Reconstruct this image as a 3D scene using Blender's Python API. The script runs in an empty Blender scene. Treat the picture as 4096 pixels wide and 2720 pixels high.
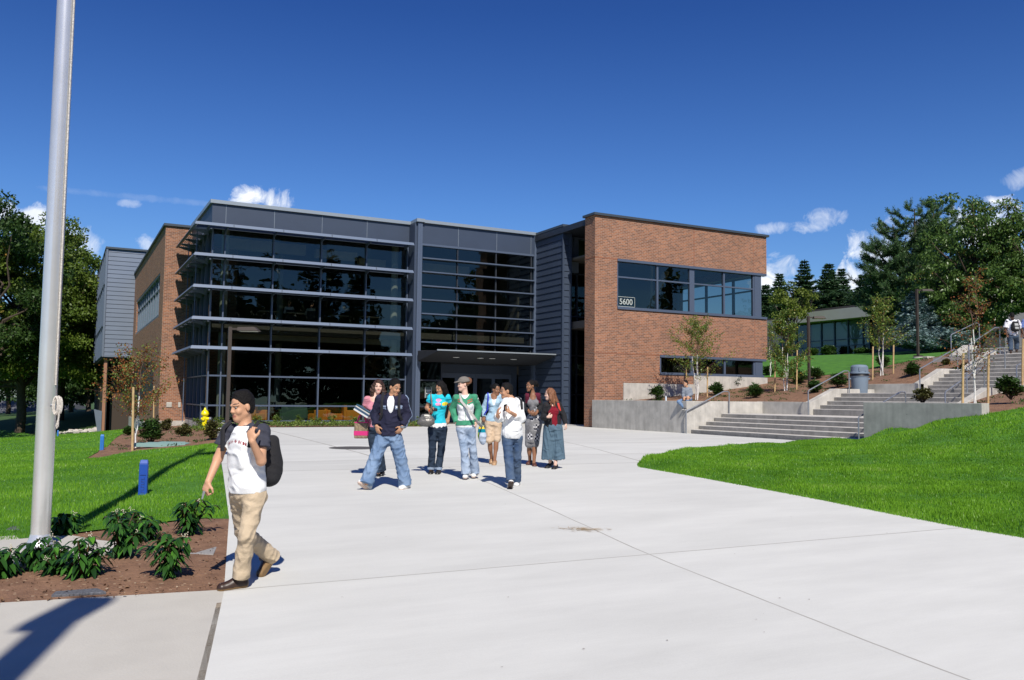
import bpy, math, random
import numpy as np
from mathutils import Vector, Matrix
from mathutils.geometry import delaunay_2d_cdt
random.seed(7); np.random.seed(7)
D = bpy.data; SC = bpy.context.scene; COL = SC.collection
PI = math.pi
# ------------------------------------------------------------------ camera calibration
F_, CX, CY, ZC = 3416.0, 2048.0, 1360.0, 1.65
nrm = lambda v: np.asarray(v, float) / np.linalg.norm(v)
cv = lambda x, y: np.array([(x-CX)/F_, -(y-CY)/F_, -1.0])
_h1, _h2 = nrm(cv(8550, 1668)), nrm(cv(243, 1576))
_up = nrm(np.cross(_h1, _h2)); _up = _up if _up[1] > 0 else -_up
_X = _h1; _Y = nrm(np.cross(_up, _X))
RW = np.array([_X, _Y, _up])
CAM = np.array([0, 0, ZC])
RT, UPV, FWD = RW @ [1, 0, 0], RW @ [0, 1, 0], RW @ [0, 0, -1.0]
ray = lambda x, y: RW @ cv(x, y)
def on_y(x, y, Y0): d = ray(x, y); return CAM + d*(Y0/d[1])
def on_x(x, y, X0): d = ray(x, y); return CAM + d*(X0/d[0])
def on_z(x, y, Z0): d = ray(x, y); return CAM + d*((Z0-ZC)/d[2])
def at_depth(x, y, dep): return CAM + ray(x, y)*dep
SUN = nrm([-0.26, -0.965, math.tan(math.radians(46))])      # towards the sun
# ------------------------------------------------------------------ object helpers
def link(o, parent=None):
    COL.objects.link(o)
    if parent is not None: o.parent = parent
    return o
def tag(o, label=None, cat=None, group=None, kind=None):
    if label: o['label'] = label
    if cat: o['category'] = cat
    if group: o['group'] = group
    if kind: o['kind'] = kind
    return o
def empty(name, loc=(0, 0, 0), label=None, cat=None, group=None):
    o = D.objects.new(name, None); o.empty_display_size = .2
    link(o); o.location = loc
    return tag(o, label, cat, group)
def mesh_np(name, V, Fc, mats, parent=None, midx=None, smooth=False, attrs=None, origin=None):
    """V (n,3) world coordinates, Fc (m,k) index array or list of lists"""
    me = D.meshes.new(name)
    V = np.asarray(V, np.float32).reshape(-1, 3)
    off = np.zeros(3, np.float32)
    if parent is not None: off = np.array(parent.matrix_basis.translation, np.float32); 
    p = parent.parent if parent is not None else None
    while p is not None: off = off + np.array(p.matrix_basis.translation, np.float32); p = p.parent
    loc = None
    if parent is None:
        loc = np.array([V[:, 0].mean(), V[:, 1].mean(), V[:, 2].min()], np.float32) if origin is None else np.asarray(origin, np.float32)
        off = loc
    V = V - off
    if isinstance(Fc, np.ndarray):
        k = Fc.shape[1]; m = Fc.shape[0]
        me.vertices.add(len(V)); me.vertices.foreach_set('co', V.ravel())
        me.loops.add(m*k); me.loops.foreach_set('vertex_index', Fc.astype(np.int32).ravel())
        me.polygons.add(m); me.polygons.foreach_set('loop_start', (np.arange(m)*k).astype(np.int32))
        me.polygons.foreach_set('loop_total', np.full(m, k, np.int32))
    else:
        me.from_pydata([tuple(v) for v in V], [], [tuple(f) for f in Fc])
    for mt in (mats if isinstance(mats, (list, tuple)) else [mats]): me.materials.append(mt)
    if midx is not None: me.polygons.foreach_set('material_index', np.asarray(midx, np.int32))
    if attrs:
        for k_, v_ in attrs.items():
            a = me.attributes.new(k_, 'FLOAT', 'POINT'); a.data.foreach_set('value', np.asarray(v_, np.float32))
    me.update(); me.validate()
    if smooth: me.polygons.foreach_set('use_smooth', np.ones(len(me.polygons), bool))
    o = D.objects.new(name, me)
    if loc is not None: o.location = loc
    link(o, parent)
    return o
class MB:
    """collects shapes, builds ONE mesh object"""
    def __init__(s): s.V = []; s.F = []; s.M = []; s.n = 0
    def add(s, V, Fs, m=0):
        s.V.extend([tuple(map(float, v)) for v in V]); s.F.extend([tuple(i+s.n for i in f) for f in Fs]); s.M.extend([m]*len(Fs)); s.n += len(V); return s
    def box(s, x0, x1, y0, y1, z0, z1, m=0):
        V = [(x, y, z) for z in (z0, z1) for x, y in ((x0, y0), (x1, y0), (x1, y1), (x0, y1))]
        return s.add(V, [(3, 2, 1, 0), (4, 5, 6, 7), (0, 1, 5, 4), (1, 2, 6, 5), (2, 3, 7, 6), (3, 0, 4, 7)], m)
    def hexa(s, b, t, m=0):   # 4 bottom pts, 4 top pts
        n = len(b); V = list(b)+list(t)
        return s.add(V, [tuple(range(n))[::-1], tuple(range(n, 2*n))]+[(i, (i+1) % n, n+(i+1) % n, n+i) for i in range(n)], m)
    def prism(s, pts, z0, z1, m=0):
        return s.hexa([(p[0], p[1], z0) for p in pts], [(p[0], p[1], z1) for p in pts], m)
    def prismx(s, pts, x0, x1, m=0):   # polygon in (y,z) extruded along x
        return s.hexa([(x0, p[0], p[1]) for p in pts], [(x1, p[0], p[1]) for p in pts], m)
    def prismy(s, pts, y0, y1, m=0):   # polygon in (x,z) extruded along y
        return s.hexa([(p[0], y1, p[1]) for p in pts], [(p[0], y0, p[1]) for p in pts], m)
    def tube(s, P, R, n=10, m=0, cap=True, sq=(1, 1)):
        P = [np.asarray(p, float) for p in P]; R = [R]*len(P) if np.isscalar(R) else R
        base = s.n; V = []; Fs = []; prev = None
        for i, p in enumerate(P):
            t = nrm((P[min(i+1, len(P)-1)]-P[max(i-1, 0)])+1e-9)
            if prev is None:
                a = np.array([0, 0, 1.]) if abs(t[2]) < .9 else np.array([1., 0, 0]); u = nrm(np.cross(a, t))
            else: u = nrm(prev-t*np.dot(prev, t)+1e-9)
            prev = u; w = np.cross(t, u)
            for k in range(n):
                a = 2*PI*k/n; V.append(p+R[i]*(math.cos(a)*u*sq[0]+math.sin(a)*w*sq[1]))
        for i in range(len(P)-1):
            for k in range(n): Fs.append((i*n+k, i*n+(k+1) % n, (i+1)*n+(k+1) % n, (i+1)*n+k))
        if cap: Fs += [tuple(range(n))[::-1], tuple(range((len(P)-1)*n, len(P)*n))]
        return s.add(V, Fs, m)
    def lathe(s, prof, c=(0, 0, 0), n=24, m=0):
        V = []; Fs = []
        for r, z in prof:
            for k in range(n): V.append((c[0]+r*math.cos(2*PI*k/n), c[1]+r*math.sin(2*PI*k/n), c[2]+z))
        for i in range(len(prof)-1):
            for k in range(n): Fs.append((i*n+k, i*n+(k+1) % n, (i+1)*n+(k+1) % n, (i+1)*n+k))
        Fs += [tuple(range(n))[::-1], tuple(range((len(prof)-1)*n, len(prof)*n))]
        return s.add(V, Fs, m)
    def build(s, name, mats, parent=None, smooth=False, origin=None, bevel=0):
        o = mesh_np(name, s.V, s.F, mats, parent, s.M, smooth, origin=origin)
        if bevel:
            b = o.modifiers.new('b', 'BEVEL'); b.width = bevel; b.segments = 2; b.limit_method = 'ANGLE'
        if smooth:
            try: o.data.set_sharp_from_angle(angle=math.radians(40))
            except Exception: pass
        return o
# ------------------------------------------------------------------ materials
def mat(name, col=(.5, .5, .5), rough=.7, metal=0, spec=.5, noise=0, nscale=3, bump=0, bscale=40, col2=None, coat=0, fold=0):
    m = D.materials.new(name); m.use_nodes = True; nt = m.node_tree; N = nt.nodes; L = nt.links
    b = N['Principled BSDF']; b.inputs['Roughness'].default_value = rough; b.inputs['Metallic'].default_value = metal
    b.inputs['Specular IOR Level'].default_value = spec
    if coat: b.inputs['Coat Weight'].default_value = coat; b.inputs['Coat Roughness'].default_value = .1
    c4 = tuple(col)+(1,)
    b.inputs['Base Color'].default_value = c4
    if noise or col2 or bump or fold:
        tc = N.new('ShaderNodeNewGeometry')
    if noise or col2:
        n1 = N.new('ShaderNodeTexNoise'); n1.inputs['Scale'].default_value = nscale; n1.inputs['Detail'].default_value = 6; n1.inputs['Roughness'].default_value = .6
        L.new(tc.outputs['Position'], n1.inputs['Vector'])
        r = N.new('ShaderNodeValToRGB'); r.color_ramp.elements[0].position = .3; r.color_ramp.elements[1].position = .7
        c2 = col2 or tuple(min(1, c*(1+noise)) for c in col); c1 = col if col2 else tuple(c*(1-noise) for c in col)
        r.color_ramp.elements[0].color = tuple(c1)+(1,); r.color_ramp.elements[1].color = tuple(c2)+(1,)
        L.new(n1.outputs['Fac'], r.inputs['Fac']); L.new(r.outputs['Color'], b.inputs['Base Color'])
    if bump:
        n2 = N.new('ShaderNodeTexNoise'); n2.inputs['Scale'].default_value = bscale; n2.inputs['Detail'].default_value = 4
        L.new(tc.outputs['Position'], n2.inputs['Vector'])
        bp = N.new('ShaderNodeBump'); bp.inputs['Strength'].default_value = bump; bp.inputs['Distance'].default_value = .02
        L.new(n2.outputs['Fac'], bp.inputs['Height']); L.new(bp.outputs['Normal'], b.inputs['Normal'])
    if fold:   # creases: distorted ridges
        mp = N.new('ShaderNodeMapping'); mp.inputs['Scale'].default_value = (1, 1, 1.5); L.new(tc.outputs['Position'], mp.inputs[0]); n3 = N.new('ShaderNodeTexNoise'); n3.noise_type = 'RIDGED_MULTIFRACTAL' if hasattr(n3, 'noise_type') else 'FBM'
        n3.inputs['Scale'].default_value = 5.5; n3.inputs['Detail'].default_value = 2.2; n3.inputs['Distortion'].default_value = .7; L.new(mp.outputs[0], n3.inputs['Vector'])
        b2 = N.new('ShaderNodeBump'); b2.inputs['Strength'].default_value = min(1, fold); b2.inputs['Distance'].default_value = .05; L.new(n3.outputs[0], b2.inputs['Height'])
        if bump: L.new(bp.outputs['Normal'], b2.inputs['Normal'])
        L.new(b2.outputs['Normal'], b.inputs['Normal'])
    return m
def math_n(nt, op, a, b=None, c=None, clamp=False):
    n = nt.nodes.new('ShaderNodeMath'); n.operation = op; n.use_clamp = clamp
    for i, v in enumerate((a, b, c)):
        if v is None: continue
        if isinstance(v, (int, float)): n.inputs[i].default_value = v
        else: nt.links.new(v, n.inputs[i])
    return n.outputs[0]
def leaf_mat(name, c1, c2, c3=None, trans=.35, rough=.5, pos3=.97):
    m = D.materials.new(name); m.use_nodes = True; nt = m.node_tree; N = nt.nodes; L = nt.links
    b = N['Principled BSDF']; b.inputs['Roughness'].default_value = rough; b.inputs['Specular IOR Level'].default_value = .35
    at = N.new('ShaderNodeAttribute'); at.attribute_name = 'tone'
    r = N.new('ShaderNodeValToRGB'); e = r.color_ramp.elements
    e[0].color = c1+(1,); e[1].color = c2+(1,)
    if c3: e[1].position = pos3-.08; x = e.new(pos3); x.color = c3+(1,)
    L.new(at.outputs['Fac'], r.inputs['Fac']); L.new(r.outputs['Color'], b.inputs['Base Color'])
    tr = N.new('ShaderNodeBsdfTranslucent'); L.new(r.outputs['Color'], tr.inputs['Color'])
    mx = N.new('ShaderNodeMixShader'); mx.inputs['Fac'].default_value = trans
    L.new(b.outputs[0], mx.inputs[1]); L.new(tr.outputs[0], mx.inputs[2]); L.new(mx.outputs[0], N['Material Output'].inputs['Surface'])
    return m
def brick_mat(name, c1, c2, mortar, bw=.205, rh=.077):
    m = D.materials.new(name); m.use_nodes = True; nt = m.node_tree; N = nt.nodes; L = nt.links
    g = N.new('ShaderNodeNewGeometry'); sp = N.new('ShaderNodeSeparateXYZ'); L.new(g.outputs['Position'], sp.inputs[0])
    sn = N.new('ShaderNodeSeparateXYZ'); L.new(g.outputs['Normal'], sn.inputs[0])
    ax = math_n(nt, 'ABSOLUTE', sn.outputs[0]); ax = math_n(nt, 'GREATER_THAN', ax, .5)
    u = math_n(nt, 'ADD', math_n(nt, 'MULTIPLY', sp.outputs[1], ax), math_n(nt, 'MULTIPLY', sp.outputs[0], math_n(nt, 'SUBTRACT', 1, ax)))
    cb = N.new('ShaderNodeCombineXYZ'); L.new(u, cb.inputs[0]); L.new(sp.outputs[2], cb.inputs[1])
    bt = N.new('ShaderNodeTexBrick'); bt.inputs['Scale'].default_value = 1; bt.inputs['Brick Width'].default_value = bw
    bt.inputs['Row Height'].default_value = rh; bt.inputs['Mortar Size'].default_value = .0055; bt.inputs['Mortar Smooth'].default_value = .1
    bt.inputs['Color1'].default_value = c1+(1,); bt.inputs['Color2'].default_value = c2+(1,); bt.inputs['Mortar'].default_value = mortar+(1,)
    L.new(cb.outputs[0], bt.inputs['Vector'])
    n1 = N.new('ShaderNodeTexNoise'); n1.inputs['Scale'].default_value = .9; n1.inputs['Detail'].default_value = 8; L.new(g.outputs['Position'], n1.inputs['Vector'])
    hv = N.new('ShaderNodeHueSaturation'); L.new(bt.outputs['Color'], hv.inputs['Color'])
    L.new(math_n(nt, 'MULTIPLY_ADD', n1.outputs['Fac'], .5, .75), hv.inputs['Value'])
    b = N['Principled BSDF']; b.inputs['Roughness'].default_value = .9; L.new(hv.outputs['Color'], b.inputs['Base Color'])
    bp = N.new('ShaderNodeBump'); bp.invert = True; bp.inputs['Strength'].default_value = .5; bp.inputs['Distance'].default_value = .008
    L.new(bt.outputs['Fac'], bp.inputs['Height']); L.new(bp.outputs['Normal'], b.inputs['Normal'])
    return m
def glass_mat(name, tint=(.3, .34, .32), ior=1.5, base=.005):
    m = D.materials.new(name); m.use_nodes = True; nt = m.node_tree; N = nt.nodes; L = nt.links
    N.remove(N['Principled BSDF'])
    t = N.new('ShaderNodeBsdfTransparent'); t.inputs['Color'].default_value = tint+(1,)
    gl = N.new('ShaderNodeBsdfGlossy'); gl.inputs['Roughness'].default_value = .0; gl.inputs['Color'].default_value = (.82, .95, .92, 1)
    n1 = N.new('ShaderNodeTexNoise'); n1.inputs['Scale'].default_value = .9; g = N.new('ShaderNodeNewGeometry'); L.new(g.outputs['Position'], n1.inputs['Vector'])
    sn = N.new('ShaderNodeVectorMath'); sn.operation = 'SNAP'; L.new(g.outputs['Position'], sn.inputs[0]); sn.inputs[1].default_value = (2.2, 50, 1.39); wn = N.new('ShaderNodeTexWhiteNoise'); L.new(sn.outputs[0], wn.inputs['Vector'])
    sb = N.new('ShaderNodeVectorMath'); sb.operation = 'MULTIPLY_ADD'; L.new(wn.outputs['Color'], sb.inputs[0]); sb.inputs[1].default_value = (.022, .0, .022); L.new(g.outputs['Normal'], sb.inputs[2])
    nn_ = N.new('ShaderNodeVectorMath'); nn_.operation = 'NORMALIZE'; L.new(sb.outputs[0], nn_.inputs[0])
    bp = N.new('ShaderNodeBump'); bp.inputs['Strength'].default_value = .12; bp.inputs['Distance'].default_value = .05; L.new(n1.outputs['Fac'], bp.inputs['Height']); L.new(nn_.outputs[0], bp.inputs['Normal'])
    L.new(bp.outputs['Normal'], gl.inputs['Normal'])
    fr = N.new('ShaderNodeLayerWeight'); fr.inputs['Blend'].default_value = .5; r0 = ((ior-1)/(ior+1))**2
    f = math_n(nt, 'ADD', math_n(nt, 'MULTIPLY', math_n(nt, 'POWER', fr.outputs['Facing'], 5), .9), 1.5*r0+base, clamp=True)
    mx = N.new('ShaderNodeMixShader'); L.new(f, mx.inputs[0]); L.new(t.outputs[0], mx.inputs[1]); L.new(gl.outputs[0], mx.inputs[2])
    L.new(mx.outputs[0], N['Material Output'].inputs['Surface'])
    return m
M = {}
M['brick'] = brick_mat('brick', (.335, .142, .072), (.17, .077, .045), (.40, .32, .26))
M['brick_smooth'] = mat('brick_joint', (.30, .13, .08), .9)
M['panel'] = mat('metal_panel', (.038, .054, .088), .5, .0, noise=.06, nscale=1.2)
M['panel2'] = mat('siding_metal', (.15, .18, .23), .4, .2, noise=.05, nscale=1)
M['shade'] = mat('shade_metal', (.112, .15, .22), .5, .1)
M['frame'] = mat('window_frame_metal', (.082, .108, .16), .45, .1)
M['cap'] = mat('coping_metal', (.30, .34, .37), .4, .3)
M['capdark'] = mat('dark_coping_metal', (.06, .075, .09), .45, .2)
M['dark'] = mat('dark_interior', (.018, .018, .018), .8)
M['darkm'] = mat('dark_metal', (.03, .035, .045), .5, .2)
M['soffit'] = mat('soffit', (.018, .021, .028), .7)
M['beige'] = mat('beige_soffit', (.42, .38, .27), .8, noise=.08)
M['glass'] = glass_mat('tinted_glass', tint=(.46, .49, .45))
M['glass2'] = glass_mat('clear_glass', tint=(.55, .60, .58), base=.02)
M['wallin'] = mat('interior_wall', (.10, .09, .075), .9)
M['floorin'] = mat('interior_floor', (.09, .08, .07), .6)
M['pillar'] = mat('interior_concrete_column', (.42, .44, .38), .8)
M['concrete'] = mat('cast_concrete', (.45, .43, .39), .85, noise=.2, nscale=2.2, bump=.1, bscale=18)
M['riser'] = mat('dark_riser_concrete', (.25, .24, .225), .9, noise=.25, nscale=2.5, bump=.3, bscale=20)  # step fronts and sides, darker than the tread tops
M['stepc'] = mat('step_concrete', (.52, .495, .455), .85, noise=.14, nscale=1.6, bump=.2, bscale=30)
M['galv'] = mat('galvanised_steel', (.36, .38, .40), .38, .7, noise=.1, nscale=30)
M['bronze'] = mat('bronze_paint', (.055, .043, .037), .6, .0, .3)
M['wood'] = mat('stake_wood', (.55, .38, .19), .8, noise=.2, nscale=12)
M['bark'] = mat('dark_bark', (.07, .05, .035), .95, noise=.35, nscale=8, bump=.6, bscale=20)
M['birch'] = mat('birch_bark', (.62, .60, .56), .8, col2=(.85, .83, .8), nscale=14)
M['twig'] = mat('birch_twig', (.14, .075, .05), .8)
M['white'] = mat('white_paint', (.8, .8, .78), .5)
M['black'] = mat('black_plastic', (.012, .012, .014), .5)
M['blackcloth'] = mat('black_fabric', (.012, .012, .015), .9, bump=.3, bscale=60)

def weather(m, amt=.5):
    nt = m.node_tree; N = nt.nodes; L = nt.links; b = N['Principled BSDF']; src = b.inputs['Base Color'].links[0].from_socket; g = N.new('ShaderNodeNewGeometry')
    mp = N.new('ShaderNodeMapping'); mp.inputs['Scale'].default_value = (5, 5, .45); L.new(g.outputs['Position'], mp.inputs[0]); n = N.new('ShaderNodeTexNoise'); n.inputs['Scale'].default_value = 1.6; n.inputs['Detail'].default_value = 5; L.new(mp.outputs[0], n.inputs['Vector'])
    v = N.new('ShaderNodeTexVoronoi'); v.inputs['Scale'].default_value = 2.6; L.new(g.outputs['Position'], v.inputs['Vector']); dots = math_n(nt, 'MULTIPLY', math_n(nt, 'LESS_THAN', v.outputs['Distance'], .05), .4)
    h = N.new('ShaderNodeHueSaturation'); L.new(src, h.inputs['Color']); L.new(math_n(nt, 'SUBTRACT', math_n(nt, 'MULTIPLY_ADD', n.outputs['Fac'], amt, 1-amt*.5), dots), h.inputs['Value']); L.new(h.outputs[0], b.inputs['Base Color'])
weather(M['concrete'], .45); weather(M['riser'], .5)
# ------------------------------------------------------------------ camera, sun, sky
cam = D.cameras.new('camera'); cam.sensor_width = 36; cam.lens = 36*F_/4096; cam.clip_end = 3000; cam.clip_start = .1
co = D.objects.new('camera', cam); link(co)
co.matrix_world = Matrix([list(RT)+[0], list(UPV)+[0], list(-FWD)+[0], [0, 0, 0, 1]]).transposed()
co.matrix_world = Matrix(((RT[0], UPV[0], -FWD[0], 0), (RT[1], UPV[1], -FWD[1], 0), (RT[2], UPV[2], -FWD[2], ZC), (0, 0, 0, 1)))
SC.camera = co
sun = D.lights.new('sun', 'SUN'); sun.energy = 4.6; sun.angle = math.radians(.53); sun.color = (1, .94, .85)
so = D.objects.new('sun', sun); link(so); so.rotation_euler = Vector(SUN).to_track_quat('Z', 'Y').to_euler(); so.location = (0, 0, 60)
W = D.worlds.new('World'); SC.world = W; W.use_nodes = True; nt = W.node_tree; N = nt.nodes; L = nt.links
bg = N['Background']; sky = N.new('ShaderNodeTexSky'); sky.sky_type = 'NISHITA'; sky.sun_disc = False
sky.sun_elevation = math.asin(SUN[2]); sky.sun_rotation = math.atan2(SUN[0], SUN[1]); sky.altitude = 300; sky.air_density = 1.0; sky.dust_density = .35; sky.ozone_density = 3.5
tc = N.new('ShaderNodeTexCoord')
hs = N.new('ShaderNodeHueSaturation'); hs.inputs['Saturation'].default_value = 1.07; L.new(sky.outputs[0], hs.inputs['Color'])
gm = N.new('ShaderNodeVectorMath'); gm.operation = 'MULTIPLY'; L.new(hs.outputs[0], gm.inputs[0])
# a polarised sky: deeper and bluer with height
sz_ = N.new('ShaderNodeSeparateXYZ'); L.new(tc.outputs['Generated'], sz_.inputs[0]); rp_ = N.new('ShaderNodeValToRGB'); L.new(sz_.outputs[2], rp_.inputs[0]); e_ = rp_.color_ramp.elements
e_[0].position = .02; e_[0].color = (.62, .74, .88, 1); e_[1].position = .62; e_[1].color = (.18, .30, .62, 1); k_ = e_.new(.22); k_.color = (.42, .62, .92, 1); k_ = e_.new(.42); k_.color = (.22, .40, .76, 1)
L.new(rp_.outputs[0], gm.inputs[1])
# clouds: each one a patch of sky direction with a billowed edge
clouds = [  # centre px, centre py, half width, half height (photo px), density
    (60, 870, 170, 60, .85), (290, 975, 100, 80, .55), (515, 813, 40, 14, .3), (590, 975, 32, 28, .5), (350, 1140, 60, 90, .9),
    (1052, 795, 100, 56, 1.25), (3180, 910, 130, 22, .45), (3130, 1060, 80, 42, .6), (3300, 880, 70, 40, .45), (3540, 1010, 120, 110, .75),
    (3930, 905, 120, 80, 1.0), (3420, 1120, 90, 80, 1.0), (3060, 1130, 60, 50, 1.0), (3980, 1060, 120, 90, .6), (4085, 715, 55, 30, .35),
    (3700, 930, 90, 60, .6), (560, 790, 380, 12, .08), (3250, 1180, 130, 60, .7)]
nz = N.new('ShaderNodeTexNoise'); nz.inputs['Scale'].default_value = 34; nz.inputs['Detail'].default_value = 10; nz.inputs['Roughness'].default_value = .64; nz.inputs['Distortion'].default_value = .6
L.new(tc.outputs['Generated'], nz.inputs['Vector'])
nz2 = N.new('ShaderNodeTexNoise'); nz2.inputs['Scale'].default_value = 9; nz2.inputs['Detail'].default_value = 3; L.new(tc.outputs['Generated'], nz2.inputs['Vector'])
nn = math_n(nt, 'ADD', math_n(nt, 'MULTIPLY', math_n(nt, 'SUBTRACT', nz.outputs['Fac'], .5), 5.5), math_n(nt, 'MULTIPLY', math_n(nt, 'SUBTRACT', nz2.outputs['Fac'], .5), 1.3))
acc = None
for (px, py, hw, hh, dn) in clouds:
    d = nrm(ray(px, py)); tx = nrm(np.cross(d, [0, 0, 1])); ty = np.cross(tx, d)
    outs = []
    for t, h in ((tx, hw), (ty, hh)):
        v = N.new('ShaderNodeVectorMath'); v.operation = 'DOT_PRODUCT'; L.new(tc.outputs['Generated'], v.inputs[0]); v.inputs[1].default_value = tuple(t)
        outs.append(math_n(nt, 'POWER', math_n(nt, 'MULTIPLY', v.outputs['Value'], F_/h*.93), 2))
    fw = N.new('ShaderNodeVectorMath'); fw.operation = 'DOT_PRODUCT'; L.new(tc.outputs['Generated'], fw.inputs[0]); fw.inputs[1].default_value = tuple(d)
    e = math_n(nt, 'SUBTRACT', 1.0, math_n(nt, 'ADD', outs[0], outs[1]))
    e = math_n(nt, 'MULTIPLY', math_n(nt, 'ADD', e, nn), .8, clamp=True)
    e = math_n(nt, 'MULTIPLY', math_n(nt, 'MULTIPLY', e, min(dn, 1.0)), math_n(nt, 'GREATER_THAN', fw.outputs['Value'], 0))
    acc = e if acc is None else math_n(nt, 'MAXIMUM', acc, e)
cl = N.new('ShaderNodeMixRGB'); cl.inputs['Color1'].default_value = (5.6, 6.2, 7.2, 1); cl.inputs['Color2'].default_value = (9.6, 9.8, 10.2, 1); L.new(math_n(nt, 'MULTIPLY_ADD', nz.outputs['Fac'], 1.6, -.25, clamp=True), cl.inputs['Fac'])
mx = N.new('ShaderNodeMixRGB'); L.new(acc, mx.inputs['Fac']); L.new(gm.outputs[0], mx.inputs['Color1']); L.new(cl.outputs[0], mx.inputs['Color2'])
L.new(mx.outputs[0], bg.inputs['Color']); bg.inputs['Strength'].default_value = .105
SC.view_settings.view_transform = 'Standard'; SC.view_settings.look = 'None'; SC.view_settings.exposure = 0.22; SC.view_settings.gamma = 1
SC.cycles.use_denoising = True; SC.cycles.max_bounces = 6; SC.cycles.transparent_max_bounces = 24; SC.cycles.caustics_reflective = False; SC.cycles.caustics_refractive = False
SC.cycles.sample_clamp_indirect = 6
# ------------------------------------------------------------------ terrain heights
def plaza_z(Y): return float(np.interp(Y, [4, 7.3, 10, 12.6, 15, 19, 26], [0, .05, .17, .26, .32, .38, .39]))
CP = [(x, y, plaza_z(y)) for x, y in [(1.25, 7.39), (1.84, 10.67), (2.7, 16.6), (3.58, 22.7), (4.2, 27), (6, 3), (6, 8), (8, 14), (10, 20), (14, 26), (10, 33), (19, 26), (20, 32), (10.4, 4), (10.4, 9), (10.4, 14.6), (14.8, 17.9), (17.6, 18.8), (21.2, 20), (-3, 3), (2, 0), (10, 0), (6, 38), (15, 38), (20, 38), (3, -20), (20, -20)]]
CP += [(-.34, 7.6, .05), (-1, 10, .08), (1.05, 13.5, .15), (-6, 10, -.1), (-8, 20, -.45), (1.3, 34.4, -.35), (5.2, 40.6, .12), (4.4, 46.5, .05), (3.6, 34, .1), (2, 24, .05), (4.3, 30.5, .22),
       (4.35, 60, -.8), (2.5, 67, -1.1), (-.2, 80, -1.8), (-14, 45, -1.2), (-30, 60, -1.9), (-20, 90, -2.2), (-70, 90, -3), (3, 95, .2), (8, 120, 0), (-60, 20, -1.6), (-20, -20, 0),
       (21.3, 17.6, .52), (20.4, 18.6, .42), (21.3, 16.8, .72), (21.3, 15.4, 1.08), (21.65, 18.1, .48), (21.65, 16.2, .9), (21.65, 14.4, 1.33), (24.5, 12.5, 1.55), (20, 9, .75), (16, 5.5, .3), (15, 11, .35), (25, 2, 1.2), (14, 15.5, .36), (19, 15, .6), (30, 8, 2.2),
       (22.2, 17, 1.5), (23, 14.8, 1.55), (25.5, 17, 1.66), (27.2, 17, 2.05), (29.3, 16.5, 2.3), (31, 16.5, 2.9), (35, 17, 3.5), (38, 15, 4), (60, 10, 5.5),
       (22, 27, 1.58), (25.6, 26.8, 1.6), (25.9, 24.6, 1.62), (27.3, 24.4, 2.05), (28, 24.7, 2.1), (29.6, 24.4, 2.36), (29.6, 22.3, 2.38), (31, 22.3, 2.95), (33.5, 21.8, 3.5), (35, 24.7, 3.75), (36.5, 25, 4.1), (38.5, 22, 4.15), (38, 18, 4.15),
       (23.4, 32.9, 1.62), (32.5, 32.9, 2.6), (28, 30, 1.9), (33, 30.8, 2.45), (39.6, 29.5, 4.02), (36, 28, 3.4), (34, 40, 3.3), (34, 55, 4), (60, 50, 5.78), (60, 66, 5.78), (48, 40, 4.9), (50, 22, 4.9), (50, 30, 5.0), (90, 90, 7), (120, 40, 8), (150, 150, 9), (60, 160, 4), (0, 200, -1), (-150, 150, -4), (-150, 0, -2), (-100, -100, 0), (100, -100, 2), (0, -100, 0), (200, 0, 6), (21.3, 24, .37), (21.4, 27, .36), (21.4, 30, .36), (21.4, 33, .36), (21.3, 21, .36), (18, 29, .38), (22.5, 24.5, .6), (22.5, 20, .6), (23, 22, .6), (26, 21, 1.1), (24.5, 24, 1.05), (28.3, 21, 1.9), (30.3, 20, 2.3), (32, 20, 2.8)]
CP = np.array(CP)
def _phi(r): return np.where(r > 1e-9, r*1.0, 0)
def _tps(P):
    n = len(P); d = np.linalg.norm(P[:, None, :2]-P[None, :, :2], axis=2); K = -_phi(d)
    A = np.zeros((n+1, n+1)); A[:n, :n] = K + np.eye(n)*.02; A[:n, n] = 1; A[n, :n] = 1
    return np.linalg.solve(A, np.concatenate([P[:, 2], [0]]))
TPSW = _tps(CP)
def T(x, y):
    x = np.asarray(x, float); y = np.asarray(y, float); s = x.shape; q = np.stack([x.ravel(), y.ravel()], 1)
    out = np.empty(len(q))
    for i in range(0, len(q), 20000):
        d = np.linalg.norm(q[i:i+20000, None, :]-CP[None, :, :2], axis=2); out[i:i+20000] = -_phi(d)@TPSW[:-1]+TPSW[-1]
    return out.reshape(s) if s else float(out[0])
def hit(x, y, tmin=3, tmax=160, fz=None):
    """first point of the terrain seen through photo pixel (x,y)"""
    d = ray(x, y); t = tmin; fz = fz or (lambda a, b: T(a, b)); step = .1
    while t < tmax:
        p = CAM+d*t
        if p[2] < fz(p[0], p[1]): return p
        t += step+t*.004
    return CAM+d*tmax
def hitp(x, y):   # the plaza
    d = ray(x, y); z = 0
    for _ in range(25): z = .5*z+.5*plaza_z((CAM+d*((z-ZC)/d[2]))[1])
    return CAM+d*((z-ZC)/d[2])
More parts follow.
